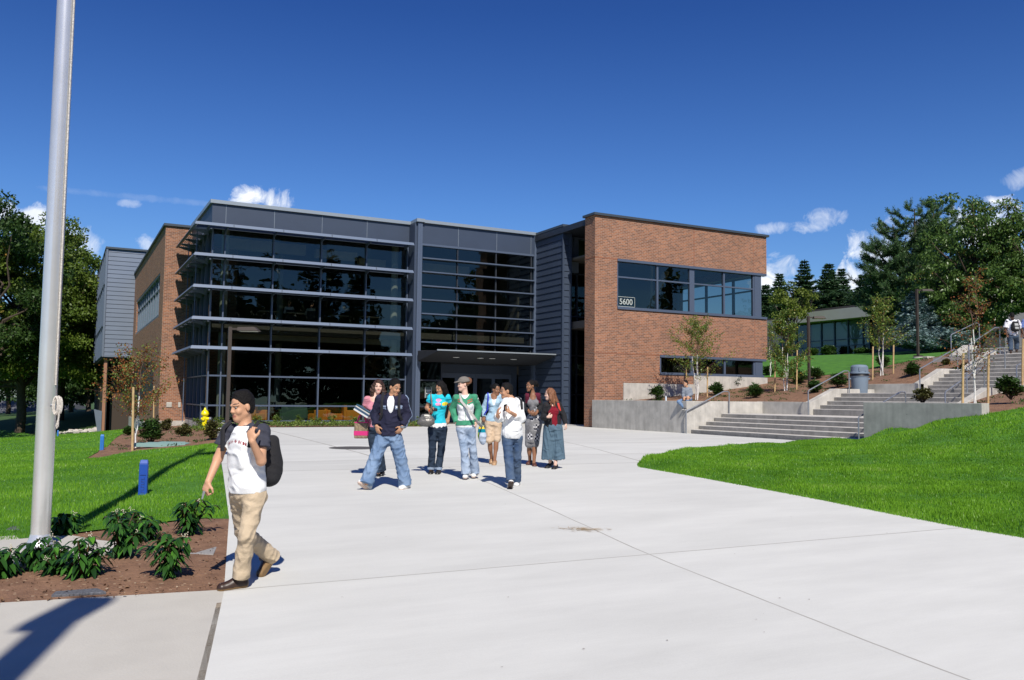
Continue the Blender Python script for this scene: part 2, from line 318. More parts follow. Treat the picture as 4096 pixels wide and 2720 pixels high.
# ------------------------------------------------------------------ ground sheets
def region(name, poly, zf, mats, step=.5, kind='structure', dz=0.0, edge=.5):
    pts = []
    n = len(poly)
    for i in range(n):
        a = np.array(poly[i]); b = np.array(poly[(i+1) % n]); k = max(1, int(np.linalg.norm(b-a)/edge))
        for j in range(k): pts.append(a+(b-a)*j/k)
    nb = len(pts); P = np.array(poly)
    xs = np.arange(P[:, 0].min()+step/2, P[:, 0].max(), step); ys = np.arange(P[:, 1].min()+step/2, P[:, 1].max(), step)
    gx, gy = np.meshgrid(xs, ys); g = np.stack([gx.ravel(), gy.ravel()], 1); g = g[inside(g, poly)]
    allp = [Vector(p) for p in pts]+[Vector(p) for p in g]
    r = delaunay_2d_cdt(allp, [], [list(range(nb))], 1, 1e-5)
    V = np.array([(v.x, v.y) for v in r[0]]); Z = zf(V[:, 0], V[:, 1])+dz
    o = mesh_np(name, np.column_stack([V, Z]), [tuple(f) for f in r[2]], mats, smooth=True, origin=(0, 0, 0))
    o['kind'] = kind
    return o
def inside(g, poly):
    x, y = g[:, 0], g[:, 1]; c = np.zeros(len(g), bool); n = len(poly)
    for i in range(n):
        x0, y0 = poly[i][:2]; x1, y1 = poly[(i+1) % n][:2]
        if y0 == y1: continue
        m = ((y0 > y) != (y1 > y)) & (x < (x1-x0)*(y-y0)/(y1-y0)+x0); c ^= m
    return c
PZ = np.vectorize(plaza_z)
# plaza concrete with joints in the real positions
def plaza_mat():
    m = mat('plaza_concrete', (.57, .565, .545), .85); nt = m.node_tree; N = nt.nodes; L = nt.links; b = N['Principled BSDF']
    g = N.new('ShaderNodeNewGeometry'); sp = N.new('ShaderNodeSeparateXYZ'); L.new(g.outputs['Position'], sp.inputs[0])
    w = N.new('ShaderNodeTexNoise'); w.inputs['Scale'].default_value = 1.2; L.new(g.outputs['Position'], w.inputs['Vector'])
    wob = math_n(nt, 'MULTIPLY', math_n(nt, 'SUBTRACT', w.outputs['Fac'], .5), .03)
    def line(x0, y0, x1, y1, wd, infinite=True):
        n = nrm([y1-y0, -(x1-x0)]); c = n[0]*x0+n[1]*y0
        d = math_n(nt, 'ADD', math_n(nt, 'MULTIPLY_ADD', sp.outputs[0], float(n[0]), -float(c)), math_n(nt, 'MULTIPLY', sp.outputs[1], float(n[1])))
        d = math_n(nt, 'ADD', d, wob)
        return d, math_n(nt, 'SUBTRACT', 1, math_n(nt, 'MULTIPLY', math_n(nt, 'SUBTRACT', math_n(nt, 'ABSOLUTE', d), wd*.45), 2.2/wd, clamp=True), clamp=True)
    d1, l1 = line(0, 7.42, 10, 7.2, .016); d2, l2 = line(4.89, 3.35, 6.13, 11.6, .014); d3, l3 = line(0, 17.25, 10, 17.22, .03); d4, l4 = line(0, 15.65, 10, 15.1, .03)
    d5, l5 = line(6.77, 29.89, 6.0, 17.0, .04); d6, l6 = line(4.9, 22.7, 10, 21.9, .03); d7, l7 = line(10, 17.2, 14.4, 17.8, .03); d8, l8 = line(13.5, 22.2, 10.4, 12.6, .03)
    d9, l9 = line(8, 12.0, 14, 11.8, .02)
    def band(l, sep, lo, hi):
        return math_n(nt, 'MULTIPLY', l, math_n(nt, 'MULTIPLY', math_n(nt, 'GREATER_THAN', sep, lo), math_n(nt, 'LESS_THAN', sep, hi)))
    X, Y = sp.outputs[0], sp.outputs[1]
    ls = [l1, band(l2, Y, -50, 15.3), l3, l4, band(l5, Y, 17.2, 35), band(l6, X, 0, 30), band(l8, Y, 15.1, 35)]
    a = ls[0]
    for q in ls[1:]: a = math_n(nt, 'MAXIMUM', a, q)
    # slab tones
    def side(d, amt): return math_n(nt, 'MULTIPLY', math_n(nt, 'GREATER_THAN', d, 0), amt)
    tone = math_n(nt, 'ADD', side(d1, .035), math_n(nt, 'ADD', side(d3, -.07), math_n(nt, 'ADD', side(d4, .05), math_n(nt, 'ADD', side(d6, .07), side(d2, .02)))))
    n1 = N.new('ShaderNodeTexNoise'); n1.inputs['Scale'].default_value = .8; n1.inputs['Detail'].default_value = 9; n1.inputs['Roughness'].default_value = .65
    mp = N.new('ShaderNodeMapping'); mp.inputs['Scale'].default_value = (.5, 1.8, 1); L.new(g.outputs['Position'], mp.inputs[0]); L.new(mp.outputs[0], n1.inputs['Vector'])
    n2 = N.new('ShaderNodeTexNoise'); n2.inputs['Scale'].default_value = 90; n2.inputs['Detail'].default_value = 3; L.new(g.outputs['Position'], n2.inputs['Vector'])
    mp3 = N.new('ShaderNodeMapping'); mp3.inputs['Scale'].default_value = (1.5, 70, 1); mp3.inputs['Rotation'].default_value = (0, 0, .03); L.new(g.outputs['Position'], mp3.inputs[0])
    n3 = N.new('ShaderNodeTexNoise'); n3.inputs['Scale'].default_value = 1; n3.inputs['Detail'].default_value = 3; L.new(mp3.outputs[0], n3.inputs['Vector'])
    val = math_n(nt, 'ADD', math_n(nt, 'MULTIPLY_ADD', n1.outputs['Fac'], .46, .77), tone)
    val = math_n(nt, 'ADD', val, math_n(nt, 'MULTIPLY', math_n(nt, 'SUBTRACT', n2.outputs['Fac'], .5), .16))
    val = math_n(nt, 'ADD', val, math_n(nt, 'MULTIPLY', math_n(nt, 'SUBTRACT', n3.outputs['Fac'], .5), .07))
    vo = N.new('ShaderNodeTexVoronoi'); vo.inputs['Scale'].default_value = 1.1; L.new(g.outputs['Position'], vo.inputs['Vector'])
    spot = math_n(nt, 'LESS_THAN', vo.outputs['Distance'], .006)
    val = math_n(nt, 'SUBTRACT', val, math_n(nt, 'MULTIPLY', spot, .5))
    hv = N.new('ShaderNodeHueSaturation'); hv.inputs['Color'].default_value = (.55, .552, .522, 1); L.new(val, hv.inputs['Value'])
    mxc = N.new('ShaderNodeMixRGB'); mxc.inputs['Color2'].default_value = (.20, .18, .15, 1); L.new(math_n(nt, 'MULTIPLY', a, math_n(nt, 'MULTIPLY_ADD', n1.outputs['Fac'], 1.4, -.1, clamp=True)), mxc.inputs[0]); L.new(hv.outputs[0], mxc.inputs['Color1'])
    L.new(mxc.outputs[0], b.inputs['Base Color'])
    bp = N.new('ShaderNodeBump'); bp.inputs['Strength'].default_value = .25; bp.inputs['Distance'].default_value = .004; L.new(math_n(nt, 'SUBTRACT', n3.outputs['Fac'], math_n(nt, 'MULTIPLY', a, 2)), bp.inputs['Height']); L.new(bp.outputs[0], b.inputs['Normal'])
    return m
M['plaza'] = plaza_mat()
PE = lambda Y: 1.25+np.where(np.asarray(Y) < 7.39, .212, .163)*(Y-7.39)          # left edge of the plaza
plaza_poly = [(PE(-6), -6), (PE(7.39), 7.39), (PE(10.7)+.05, 10.7), (3.56, 22.5), (4.51, 28.84), (5.55, 35.4), (15.6, 35.4), (15.6, 38.9), (22.1, 38.9), (22.1, 34), (21.7, 34), (21.7, 19.9), (17.6, 18.7), (14.7, 17.7), (12, 16), (10.85, 14.85), (10.44, 14.2), (10.42, -6)]
region('plaza', plaza_poly, lambda x, y: PZ(y), M['plaza'], .7)
M['walk'] = mat('walk_concrete', (.49, .47, .42), .85, noise=.07, nscale=1.5, bump=.15, bscale=60)
side_poly = [(-14, -6), (-14, 8.72), (-.34, 7.66), (PE(7.45)+.02, 7.45), (PE(-6)+.02, -6)]
region('side_path', side_poly, lambda x, y: PZ(y)-.004, M['walk'], .7)
M['dirtj'] = mat('joint_dirt', (.16, .12, .08), .95, col2=(.36, .31, .24), nscale=22)
region('joint_strip', [(PE(-6)-.09, -6), (PE(-6)+.02, -6), (PE(7.4)+.015, 7.4), (PE(7.4)-.035, 7.4)], lambda x, y: PZ(y)-.004, M['dirtj'], .5)
# mulch and grass materials
def soil_mat():
    m = mat('mulch_soil', (.15, .078, .045), .95, col2=(.27, .15, .088), nscale=5); nt = m.node_tree; N = nt.nodes; L = nt.links; b = N['Principled BSDF']
    g = N.new('ShaderNodeNewGeometry'); v = N.new('ShaderNodeTexVoronoi'); v.inputs['Scale'].default_value = 28; L.new(g.outputs['Position'], v.inputs['Vector'])
    w = N.new('ShaderNodeTexWhiteNoise'); L.new(v.outputs['Position'], w.inputs['Vector'])
    src = b.inputs['Base Color'].links[0].from_socket
    st = math_n(nt, 'MULTIPLY', math_n(nt, 'GREATER_THAN', w.outputs['Value'], .93), math_n(nt, 'LESS_THAN', v.outputs['Distance'], .38))
    mx = N.new('ShaderNodeMixRGB'); mx.inputs['Color2'].default_value = (.36, .25, .16, 1); L.new(st, mx.inputs[0]); L.new(src, mx.inputs['Color1']); L.new(mx.outputs[0], b.inputs['Base Color'])
    n = N.new('ShaderNodeTexNoise'); n.inputs['Scale'].default_value = 38; n.inputs['Detail'].default_value = 6; L.new(g.outputs['Position'], n.inputs['Vector'])
    bp = N.new('ShaderNodeBump'); bp.inputs['Strength'].default_value = .9; bp.inputs['Distance'].default_value = .03; L.new(n.outputs['Fac'], bp.inputs['Height']); L.new(bp.outputs[0], b.inputs['Normal'])
    return m
M['soil'] = soil_mat()
M['lawn'] = mat('lawn_ground', (.032, .12, .008), .95, col2=(.075, .22, .015), nscale=2.5, bump=.6, bscale=70)
def grassblade_mat():
    m = leaf_mat('grass_blade', (.05, .165, .010), (.215, .44, .028), (.36, .48, .13), .3, .42, .93); nt = m.node_tree; N = nt.nodes; L = nt.links
    return m
M['blade'] = grassblade_mat()
# right lawn, rises to the right
def bump_(x, y): return .035*np.sin(x*1.7+y*.9)*np.sin(y*1.3-x*.5)+.02*np.sin(x*4.1+1)*np.sin(y*3.7)
def T_b(x, y): return T(x, y)+bump_(x, y)+.03
def zr(x, y):
    e = np.clip(np.minimum((x-10.4)/1.2, 1), 0, 1); v = T(x, y)+bump_(x, y)*e+.05*e+.012; e2 = np.clip((x-10.4)/.5, 0, 1); b_ = PZ(y)-.01; return np.where(x < 13, b_+(np.maximum(v, b_+.02)-b_)*e2, v)
lawnR = [(10.36, -6), (10.39, 14.2), (10.7, 14.66), (12, 16), (14.7, 17.65), (17.6, 18.65), (21.6, 19.85), (21.62, 14.25), (22.0, 14.2), (24.2, 13.6), (28, 12.6), (36, 10.5), (60, 8), (60, -6)]
region('lawn', lawnR, zr, M['lawn'], .45)
bedR = [(21.96, 14.24), (22, 17.6), (29.5, 17.6), (36, 17.6), (45, 16), (60, 8.1), (36, 10.55), (28, 12.65), (24.2, 13.65)]
region('planting_bed', bedR, lambda x, y: T(x, y)+.012, M['soil'], .5)
bedU = [(21.95, 26.75), (25.85, 26.75), (25.9, 24.3), (28.2, 24.3), (28.2, 24.8), (29.62, 24.8), (29.62, 22.25), (33.3, 22.25), (33.4, 21.9), (34.6, 21.9), (34.6, 24.65), (36.3, 24.7), (39.0, 28.3), (37, 29.6), (35.5, 31.5), (34.3, 34), (33.2, 37), (32.6, 33.1), (21.95, 33.1)]
region('planting_bed', bedU, lambda x, y: T(x, y)+.012, M['soil'], .5)
lawnU = [(36.3, 24.7), (60, 24), (60, 70), (32.6, 70), (33.2, 37), (34.3, 34), (35.5, 31.5), (37, 29.6), (39.0, 28.3)]
region('upper_lawn', lawnU, lambda x, y: T(x, y)+.03, M['lawn'], 1.0)
# left lawn and beds
bedL1 = [(-14, 8.6), (-.34, 7.55), (1.22, 7.40), (1.29, 7.39), (1.90, 10.7), (1.45, 10.75), (-.6, 10.3), (-3, 10.9), (-14, 12.5)]
region('planting_bed', bedL1, lambda x, y: np.maximum(np.maximum(T(x, y), PZ(y)*np.clip(1-(PE(y)-x)/1.5, 0, 1)), PZ(y)-.15*np.maximum(y-7.5+.083*x, 0))-.012+.03*np.clip(np.minimum(y-7.5+.083*x, (PE(y)-x)*2)*3, 0, 1), M['soil'], .35)
bb = [hit(*p)[:2] for p in [(340, 1840), (395, 1838), (470, 1822), (560, 1808), (640, 1800), (760, 1790), (870, 1778)]]
bedL2 = [tuple(p) for p in bb]+[(3.6, 22.8), (4.55, 28.84), (5.6, 35.45), (15.2, 35.45), (15.2, 39.9), (5.7, 39.9), (5.7, 46.6), (4.38, 46.6), (4.2, 47.5)]+[tuple(hit(*p)[:2]) for p in [(505, 1730), (470, 1750), (430, 1790), (390, 1815)]]
region('planting_bed', bedL2, lambda x, y: T(x, y)+.02, M['soil'], .4)
lawnL = [(-14, 12.5), (-3, 10.9), (-.6, 10.3), (1.45, 10.75), (1.9, 10.7), (2.12, 12), (3.75, 22.6)]+[tuple(p) for p in bb[::-1]]+[tuple(hit(*p)[:2]) for p in [(390, 1815), (430, 1790), (470, 1750), (505, 1730)]]+[(4.35, 47), (4.35, 66.5), (2, 68), (-3, 84), (-14, 95), (-60, 95), (-60, 12.5)]
def zl(x, y):
    xe = np.interp(y, [7.4, 10.7, 22.5, 28.8, 35.4], [1.25, 1.84, 3.56, 4.51, 5.55]); b_ = PZ(y)-.012; t = T(x, y)+.035; e2 = np.clip((xe-x)/.45, 0, 1)
    return np.where((xe-x < .6) & (y < 24), b_+(t-b_)*e2, t)
region('lawn', lawnL, zl, M['lawn'], .6)
xs = np.concatenate([np.arange(-300, -60, 20), np.arange(-60, 100, 2.0), np.arange(100, 420, 20)]); gx, gy = np.meshgrid(xs, xs)
nx = len(xs); idx = np.arange(nx*nx).reshape(nx, nx); Fg = np.stack([idx[:-1, :-1], idx[:-1, 1:], idx[1:, 1:], idx[1:, :-1]], -1).reshape(-1, 4)
gz = T(gx, gy)-.18; fp = (gx > 5) & (gx < 34) & (gy > 33.5) & (gy < 75); gz[fp] = -.5; gz[(gx > 4) & (gx < 21.6) & (gy > -2) & (gy < 36)] -= .45; gz[(gx > 21) & (gx < 23.5) & (gy > 20) & (gy < 36)] = -.2; gz[(gx > 20) & (gx < 36) & (gy > 17) & (gy < 27)] -= .6
mesh_np('ground', np.stack([gx, gy, gz], -1).reshape(-1, 3), Fg, mat('far_grass', (.03, .08, .012), .95, col2=(.05, .10, .02), nscale=.5), smooth=True, origin=(0, 0, 0))['kind'] = 'structure'
# ------------------------------------------------------------------ grass blades
def blades(name, poly, n, zf, hmin, hmax, dref=9.0, parts=None):
    P = np.array(poly); g = np.empty((0, 2)); tries = 0
    x0, x1, y0, y1 = P[:, 0].min(), P[:, 0].max(), P[:, 1].min(), P[:, 1].max()
    while len(g) < n and tries < 60:
        q = np.random.rand(n*3, 2)*[x1-x0, y1-y0]+[x0, y0]; tries += 1
        rel = q; dep = rel@FWD[:2]; lat = rel@RT[:2]
        keep = inside(q, poly) & (dep > 4) & (np.abs(lat) < dep*.66+4) & (np.random.rand(len(q)) < np.clip((dref/np.maximum(dep, dref))**2, .0, 1))
        g = np.concatenate([g, q[keep]])
    g = g[:n]; n = len(g); z = zf(g[:, 0], g[:, 1]); dep = g@FWD[:2]
    patch = .5+.5*np.sin(g[:, 0]*1.1+np.sin(g[:, 1]*.7)*2)*np.sin(g[:, 1]*1.6+g[:, 0]*.4)
    patch2 = .5+.5*np.sin(g[:, 0]*3.3+1.3*np.sin(g[:, 1]*2.9))*np.sin(g[:, 1]*4.1)
    h = (hmin+(hmax-hmin)*np.random.rand(n)*(.5+.5*patch2))*(.75+.5*patch); sc = np.sqrt(np.maximum(dep, dref)/dref)
    a = np.random.rand(n)*2*PI; w = (.0036+.0025*np.random.rand(n))*sc**1.8; ln = (np.random.rand(n)-.2)*h*.9; b = np.random.rand(n)*2*PI
    base = np.column_stack([g, z]); sd = np.column_stack([np.cos(a), np.sin(a), 0*a])*w[:, None]
    tip = base+np.column_stack([np.cos(b)*ln, np.sin(b)*ln, h*sc**.3])
    V = np.stack([base-sd-[0, 0, .01], base+sd-[0, 0, .01], tip], 1).reshape(-1, 3)
    tone = np.clip(.42*patch+.25*patch2+.33*np.random.rand(n)+(np.random.rand(n) > .985)*.5, 0, 1)
    o = mesh_np(name, V, np.arange(3*n).reshape(-1, 3), M['blade'], attrs={'tone': np.repeat(tone, 3)}, origin=(0, 0, 0))
    return tag(o, kind='stuff')
tag(blades('grass', lawnR[:9]+[(24.2, 13.6), (28, 12.6), (30, 3), (12, -4)], 330000, zr, .022, .055), 'bright green mown grass on the lawn right of the plaza', 'grass')
tag(blades('grass', [(-14, 12.5), (-3, 10.9), (-.6, 10.3), (1.45, 10.75), (1.85, 10.75), (2.02, 12), (3.52, 22.4)]+[tuple(p) for p in bb[::-1]]+[tuple(hit(*p)[:2]) for p in [(390, 1815), (430, 1790), (470, 1750), (505, 1730)]]+[(4.3, 48), (4.3, 66), (-3, 84), (-40, 70), (-40, 30)], 200000, zl, .022, .05), 'green mown grass on the lawn behind the flagpole bed', 'grass')
# ------------------------------------------------------------------ stairs and retaining walls
stairs = empty('outdoor_staircase', (25, 21, .39), 'wide pale concrete staircase with landings climbing the slope to the right', 'staircase')
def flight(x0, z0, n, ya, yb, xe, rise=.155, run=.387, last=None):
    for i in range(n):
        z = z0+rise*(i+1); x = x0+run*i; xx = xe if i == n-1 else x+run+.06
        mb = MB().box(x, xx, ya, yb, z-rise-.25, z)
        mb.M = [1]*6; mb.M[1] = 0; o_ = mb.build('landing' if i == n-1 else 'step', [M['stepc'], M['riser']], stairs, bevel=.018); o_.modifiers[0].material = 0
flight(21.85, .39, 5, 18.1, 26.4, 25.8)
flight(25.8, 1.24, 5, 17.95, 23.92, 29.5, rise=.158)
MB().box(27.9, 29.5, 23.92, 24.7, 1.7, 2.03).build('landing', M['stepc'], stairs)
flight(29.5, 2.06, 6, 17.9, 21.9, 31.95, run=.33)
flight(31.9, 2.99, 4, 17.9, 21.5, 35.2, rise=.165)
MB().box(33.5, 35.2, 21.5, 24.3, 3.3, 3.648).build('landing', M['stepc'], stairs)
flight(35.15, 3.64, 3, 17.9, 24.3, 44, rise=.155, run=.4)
def rwall(name, mb, label): return tag(mb.build(name, M['concrete'], bevel=.012), label, 'retaining wall')
rwall('retaining_wall', MB().prism([(21.65, 18.1), (21.65, 14.3), (21.97, 14.3), (21.97, 18.1)], -.4, 1.675), 'low grey concrete wall end rising out of the right lawn beside the steps')
rwall('retaining_wall', MB().box(21.65, 21.97, 26.42, 33.15, -.2, 1.65).box(21.97, 25.62, 26.42, 26.74, 0, 1.65).box(25.62, 25.92, 24.22, 26.74, .6, 1.66), 'long grey concrete planter wall the boy sits on, left of the steps')
rwall('stair_side_wall', MB().prismy([(25.62, .8), (29.3, .8), (29.3, 2.2), (28.2, 2.2), (27.07, 2.2), (25.72, 1.66), (25.62, 1.66)], 23.92, 24.22), 'pale sloping concrete side wall left of the second flight')
rwall('retaining_wall', MB().box(29.3, 29.62, 21.9, 24.7, 1.7, 2.42).box(28.0, 29.3, 24.7, 25, 1.7, 2.12), 'short grey concrete wall behind the rubbish bin')
rwall('stair_side_wall', MB().prismy([(29.33, 1.9), (33.4, 1.9), (33.4, 3.04), (30.8, 3.04), (29.4, 2.43), (29.33, 2.43)], 21.9, 22.2), 'pale sloping concrete side wall left of the third flight')
rwall('stair_side_wall', MB().prismy([(31.7, 2.4), (34.3, 2.4), (34.3, 3.82), (33.25, 3.82), (31.7, 3.05)], 21.5, 21.8), 'pale sloping concrete side wall left of the fourth flight')
rwall('stair_side_wall', MB().prismy([(34.9, 3), (36.6, 3), (36.6, 4.28), (35.98, 4.3), (35.0, 3.8)], 24.3, 24.6), 'topmost small pale sloping concrete side wall of the stairs')
rwall('stair_side_wall', MB().prismy([(24.2, .8), (29.3, .8), (29.3, 2.2), (27.07, 2.2), (25.6, 1.6), (24.2, 1.1)], 17.6, 17.9), 'pale sloping concrete side wall right of the second flight')
rwall('stair_side_wall', MB().prismy([(29.33, 1.9), (34, 1.9), (34, 3.04), (30.8, 3.04), (29.4, 2.43), (29.33, 2.3)], 17.6, 17.88), 'pale sloping concrete side wall at the right picture edge')
rwall('retaining_wall', MB().box(38.3, 41.0, 28.1, 28.35, 3.5, 4.02), 'thin concrete kerb beneath the lamp post on the bank')
# handrails
def rail(label, pts, r=.024, extra=None):
    mb = MB(); mb.tube(pts, r, 8)
    if extra:
        for e in extra: mb.tube(e, r, 8)
    tag(mb.build('handrail', M['galv'], smooth=True), label, 'handrail', 'steel handrails of the staircase')
def rl(label, y, xa, za, xb, zb, fa, fb, flat=.3):
    """post at xa (foot fa, top za), slope up to xb,zb, flat run, post down to fb"""
    rail(label, [(xa, y, fa-.02), (xa, y, za-.05), (xa+.03, y, za), (xb-.05, y, zb-.03), (xb+.05, y, zb), (xb+flat-.06, y, zb), (xb+flat, y, zb-.06), (xb+flat, y, fb-.02)])
rl('steel handrail rising from the feet of the sitting boy', 26.34, 21.56, 1.27, 23.45, 2.05, .38, 1.16)
rl('steel handrail just left of the rubbish bin', 23.82, 25.45, 2.11, 27.41, 2.91, 1.16, 2.03)
rl('steel handrail climbing in front of the brown bank right of the bin', 21.8, 29.25, 2.99, 31.24, 3.79, 2.03, 2.99)
rl('lowest short steel handrail at the left end of the grey wall in the lawn', 18.22, 21.58, 1.22, 23.45, 2.0, .38, 1.16)
rl('short steel handrail showing just above the grey wall in the lawn', 18.05, 25.45, 2.05, 27.2, 2.85, 1.16, 2.03)
rl('steel handrail in the middle of the third flight', 19.9, 29.3, 3.0, 31.3, 3.8, 2.03, 2.99)
rl('steel handrail at the right crossing in front of the climbing students', 18.05, 29.3, 3.0, 31.4, 3.85, 2.03, 2.99)
rl('steel handrail left of the top flight, half hidden by the birch', 24.2, 34.6, 4.7, 36.3, 5.3, 3.64, 4.1)
rl('tall steel handrail beside the climbing students', 21.35, 31.6, 4.0, 33.3, 4.75, 2.99, 3.64)
# ------------------------------------------------------------------ the college building
bd = empty('college_building', (14, 40, .39), 'two storey college building of red brick, dark metal and tinted glass', 'building')
def B(name, mb, m, parent=None, **k): return mb.build(name, m, parent or bd, **k)
def BB(name, boxes, m, parent=None):
    """one part per box"""
    for b_ in boxes: B(name, MB().box(*b_), m, parent)
ZG, ZT = .1, 10.32
# --- left glass box
B('roof', MB().box(5.8, 15.2, 40.1, 60, 10.0, 10.3).box(15.2, 22.0, 39.3, 60, 10.0, 10.3).box(21.9, 32.4, 33.3, 60, 10.0, 10.28).box(4.5, 9, 46.6, 66.6, 10.0, 10.28), M['darkm'])
BB('concrete_base', [(5.66, 15.2, 39.94, 40.2, -.3, .46), (5.66, 5.9, 40.2, 46.5, -.5, .46), (4.36, 5.66, 46.46, 46.7, -.6, .36), (4.34, 4.4, 46.5, 66.7, -1.6, .1)], M['concrete'])
fasc = B('fascia_panel', MB().box(5.70, 15.15, 39.98, 40.12, 9.44, ZT).box(5.70, 5.85, 40.12, 46.5, 9.44, ZT), M['panel'])
BB('panel_joint', [(6.29, 6.305, 39.977, 39.99, 9.46, ZT-.02), (8.46, 8.475, 39.977, 39.99, 9.46, ZT-.02), (10.71, 10.725, 39.977, 39.99, 9.46, ZT-.02), (12.94, 12.955, 39.977, 39.99, 9.46, ZT-.02)], M['cap'], fasc)
B('coping', MB().box(5.60, 15.18, 39.88, 40.2, ZT, 10.48).box(5.60, 5.9, 40.2, 46.5, ZT, 10.48).box(15.18, 15.60, 39.02, 40.2, ZT+.02, 10.5).box(15.60, 22.1, 39.08, 39.5, ZT+.005, 10.48), M['cap'])
cw = MB()
for x in (5.76, 6.3, 8.47, 10.72, 12.95, 15.08): cw.box(x-.029, x+.029, 39.93, 40.14, .46, 9.44)
for z in (.52, 1.22, 2.55): cw.box(5.8, 15.1, 39.94, 40.12, z-.035, z+.035)
for z in (3.74, 5.02, 6.42, 7.82, 9.2): cw.box(5.8, 15.1, 40.0, 40.12, z-.02, z+.02)
cw.box(5.8, 15.1, 39.95, 40.12, 9.26, 9.44)
for y in (41.3, 42.6, 43.9, 45.2, 46.4): cw.box(5.66, 5.86, y-.035, y+.035, .46, 9.44)
for z in (.52, 1.22, 2.55, 3.72, 5.0, 6.4, 7.8, 9.2): cw.box(5.67, 5.85, 40.1, 46.5, z-.03, z+.03)
cwf = B('curtain_wall_frame', cw, M['frame'])
B('glass_pane', MB().add([(5.8, 40.06, .46), (15.1, 40.06, .46), (15.1, 40.06, 9.44), (5.8, 40.06, 9.44)], [(0, 1, 2, 3)]).add([(5.77, 46.5, .46), (5.77, 40.06, .46), (5.77, 40.06, 9.44), (5.77, 46.5, 9.44)], [(0, 1, 2, 3)]), M['glass'], cwf)
# --- sunshades: front blade, louvres, brackets; then the side run
for z in (9.22, 7.85, 6.45, 5.05, 3.77):
    sh = B('sunshade', MB().hexa([(4.86, 39.04, z-.085), (15.08, 39.04, z-.085), (15.08, 39.16, z-.085), (4.98, 39.16, z-.085)], [(4.92, 39.10, z+.05), (15.05, 39.10, z+.05), (15.05, 39.16, z+.05), (4.98, 39.16, z+.05)])
           .hexa([(4.86, 39.04, z-.07), (4.98, 39.16, z-.07), (4.98, 46.2, z-.07), (4.86, 46.2, z-.07)], [(4.92, 39.10, z+.05), (4.98, 39.16, z+.05), (4.98, 46.2, z+.05), (4.92, 46.2, z+.05)]), M['shade'])
    lv = MB()
    for k in range(6):
        y = 39.24+k*.12; lv.hexa([(5.0, y, z-.06), (15.02, y, z-.06), (15.02, y+.015, z-.06), (5.0, y+.015, z-.06)], [(5.0, y+.07, z+.03), (15.02, y+.07, z+.03), (15.02, y+.085, z+.03), (5.0, y+.085, z+.03)])

    for k in range(8): x = 5.0+k*.082; lv.hexa([(x, 39.9, z-.05), (x+.03, 39.9, z-.05), (x+.03, 46.2, z-.05), (x, 46.2, z-.05)], [(x+.045, 39.9, z+.02), (x+.075, 39.9, z+.02), (x+.075, 46.2, z+.02), (x+.045, 46.2, z+.02)])
    B('louvre', lv, M['frame'], sh)
    for x in (5.5, 6.3, 8.47, 10.72, 12.95, 14.9): bk = MB(); bk.hexa([(x-.02, 39.93, z-.2), (x+.02, 39.93, z-.2), (x+.02, 39.2, z-.09), (x-.02, 39.2, z-.09)], [(x-.02, 39.93, z-.03), (x+.02, 39.93, z-.03), (x+.02, 39.2, z-.02), (x-.02, 39.2, z-.02)]); B('bracket', bk, M['frame'], sh)
    for y in (40.5, 42.0, 43.5, 45.0, 46.0):
        bk = MB(); bk.hexa([(5.66, y-.03, z-.26), (5.66, y+.03, z-.26), (5.0, y+.03, z-.08), (5.0, y-.03, z-.08)], [(5.66, y-.03, z-.02), (5.66, y+.03, z-.02), (5.0, y+.03, z-.01), (5.0, y-.03, z-.01)]); B('bracket', bk, M['shade'], sh)
    BB('blade_joint', [(x, x+.014, 39.03, 39.1, z-.09, z+.03) for x in (6.5, 8.7, 10.95, 13.15)], M['darkm'], sh)
BB('shade_post', [(5.15, 5.19, 40.6, 40.64, 3.7, 9.2), (5.15, 5.19, 43.4, 43.44, .4, 9.2)], M['frame'])
# --- return fin, column and middle curtain wall
B('return_panel', MB().box(15.15, 15.28, 39.2, 40.1, .3, ZT+.01), M['panel'])
BB('column_cover', [(15.28, 15.52, 39.1, 39.35, .3, ZT+.01), (15.385, 15.415, 39.09, 39.12, .3, ZT), (21.88, 22.0, 39.12, 39.4, .3, ZT), (22.0-.0, 22.02, 39.1, 39.2, .3, ZT)], M['frame'])
f2 = B('fascia_panel', MB().box(15.52, 21.88, 39.2, 39.35, 9.3, ZT), M['panel'])
BB('panel_joint', [(17.49, 17.505, 39.195, 39.21, 9.32, ZT-.02), (19.67, 19.685, 39.195, 39.21, 9.32, ZT-.02), (21.7, 21.715, 39.195, 39.21, 9.32, ZT-.02)], M['cap'], f2)
c2 = MB()
for z in (8.56, 7.88, 7.18, 6.49, 5.8, 5.1, 4.4): c2.box(15.52, 21.88, 39.02, 39.3, z-.03, z+.03)
c2.box(15.52, 21.88, 39.15, 39.3, 9.2, 9.3)
B('transom', c2, M['frame'])
c3 = MB()
for x in (17.48, 19.66, 21.74): c3.box(x-.03, x+.03, 39.2, 39.34, 3.4, 9.3)
c3.box(15.52, 16.7, 39.15, 39.3, 2.49, 2.56).box(15.52, 16.7, 39.15, 39.3, 1.2, 1.27).box(15.52, 16.7, 39.15, 39.3, .4, .5).box(16.66, 16.72, 39.15, 39.3, .4, 3.4)
f3 = B('curtain_wall_frame', c3, M['darkm'])
B('glass_pane', MB().add([(15.5, 39.26, 3.4), (21.9, 39.26, 3.4), (21.9, 39.26, 9.3), (15.5, 39.26, 9.3)], [(0, 1, 2, 3)]).add([(15.5, 39.26, .4), (16.7, 39.26, .4), (16.7, 39.26, 3.4), (15.5, 39.26, 3.4)], [(0, 1, 2, 3)]), M['glass'], f3)
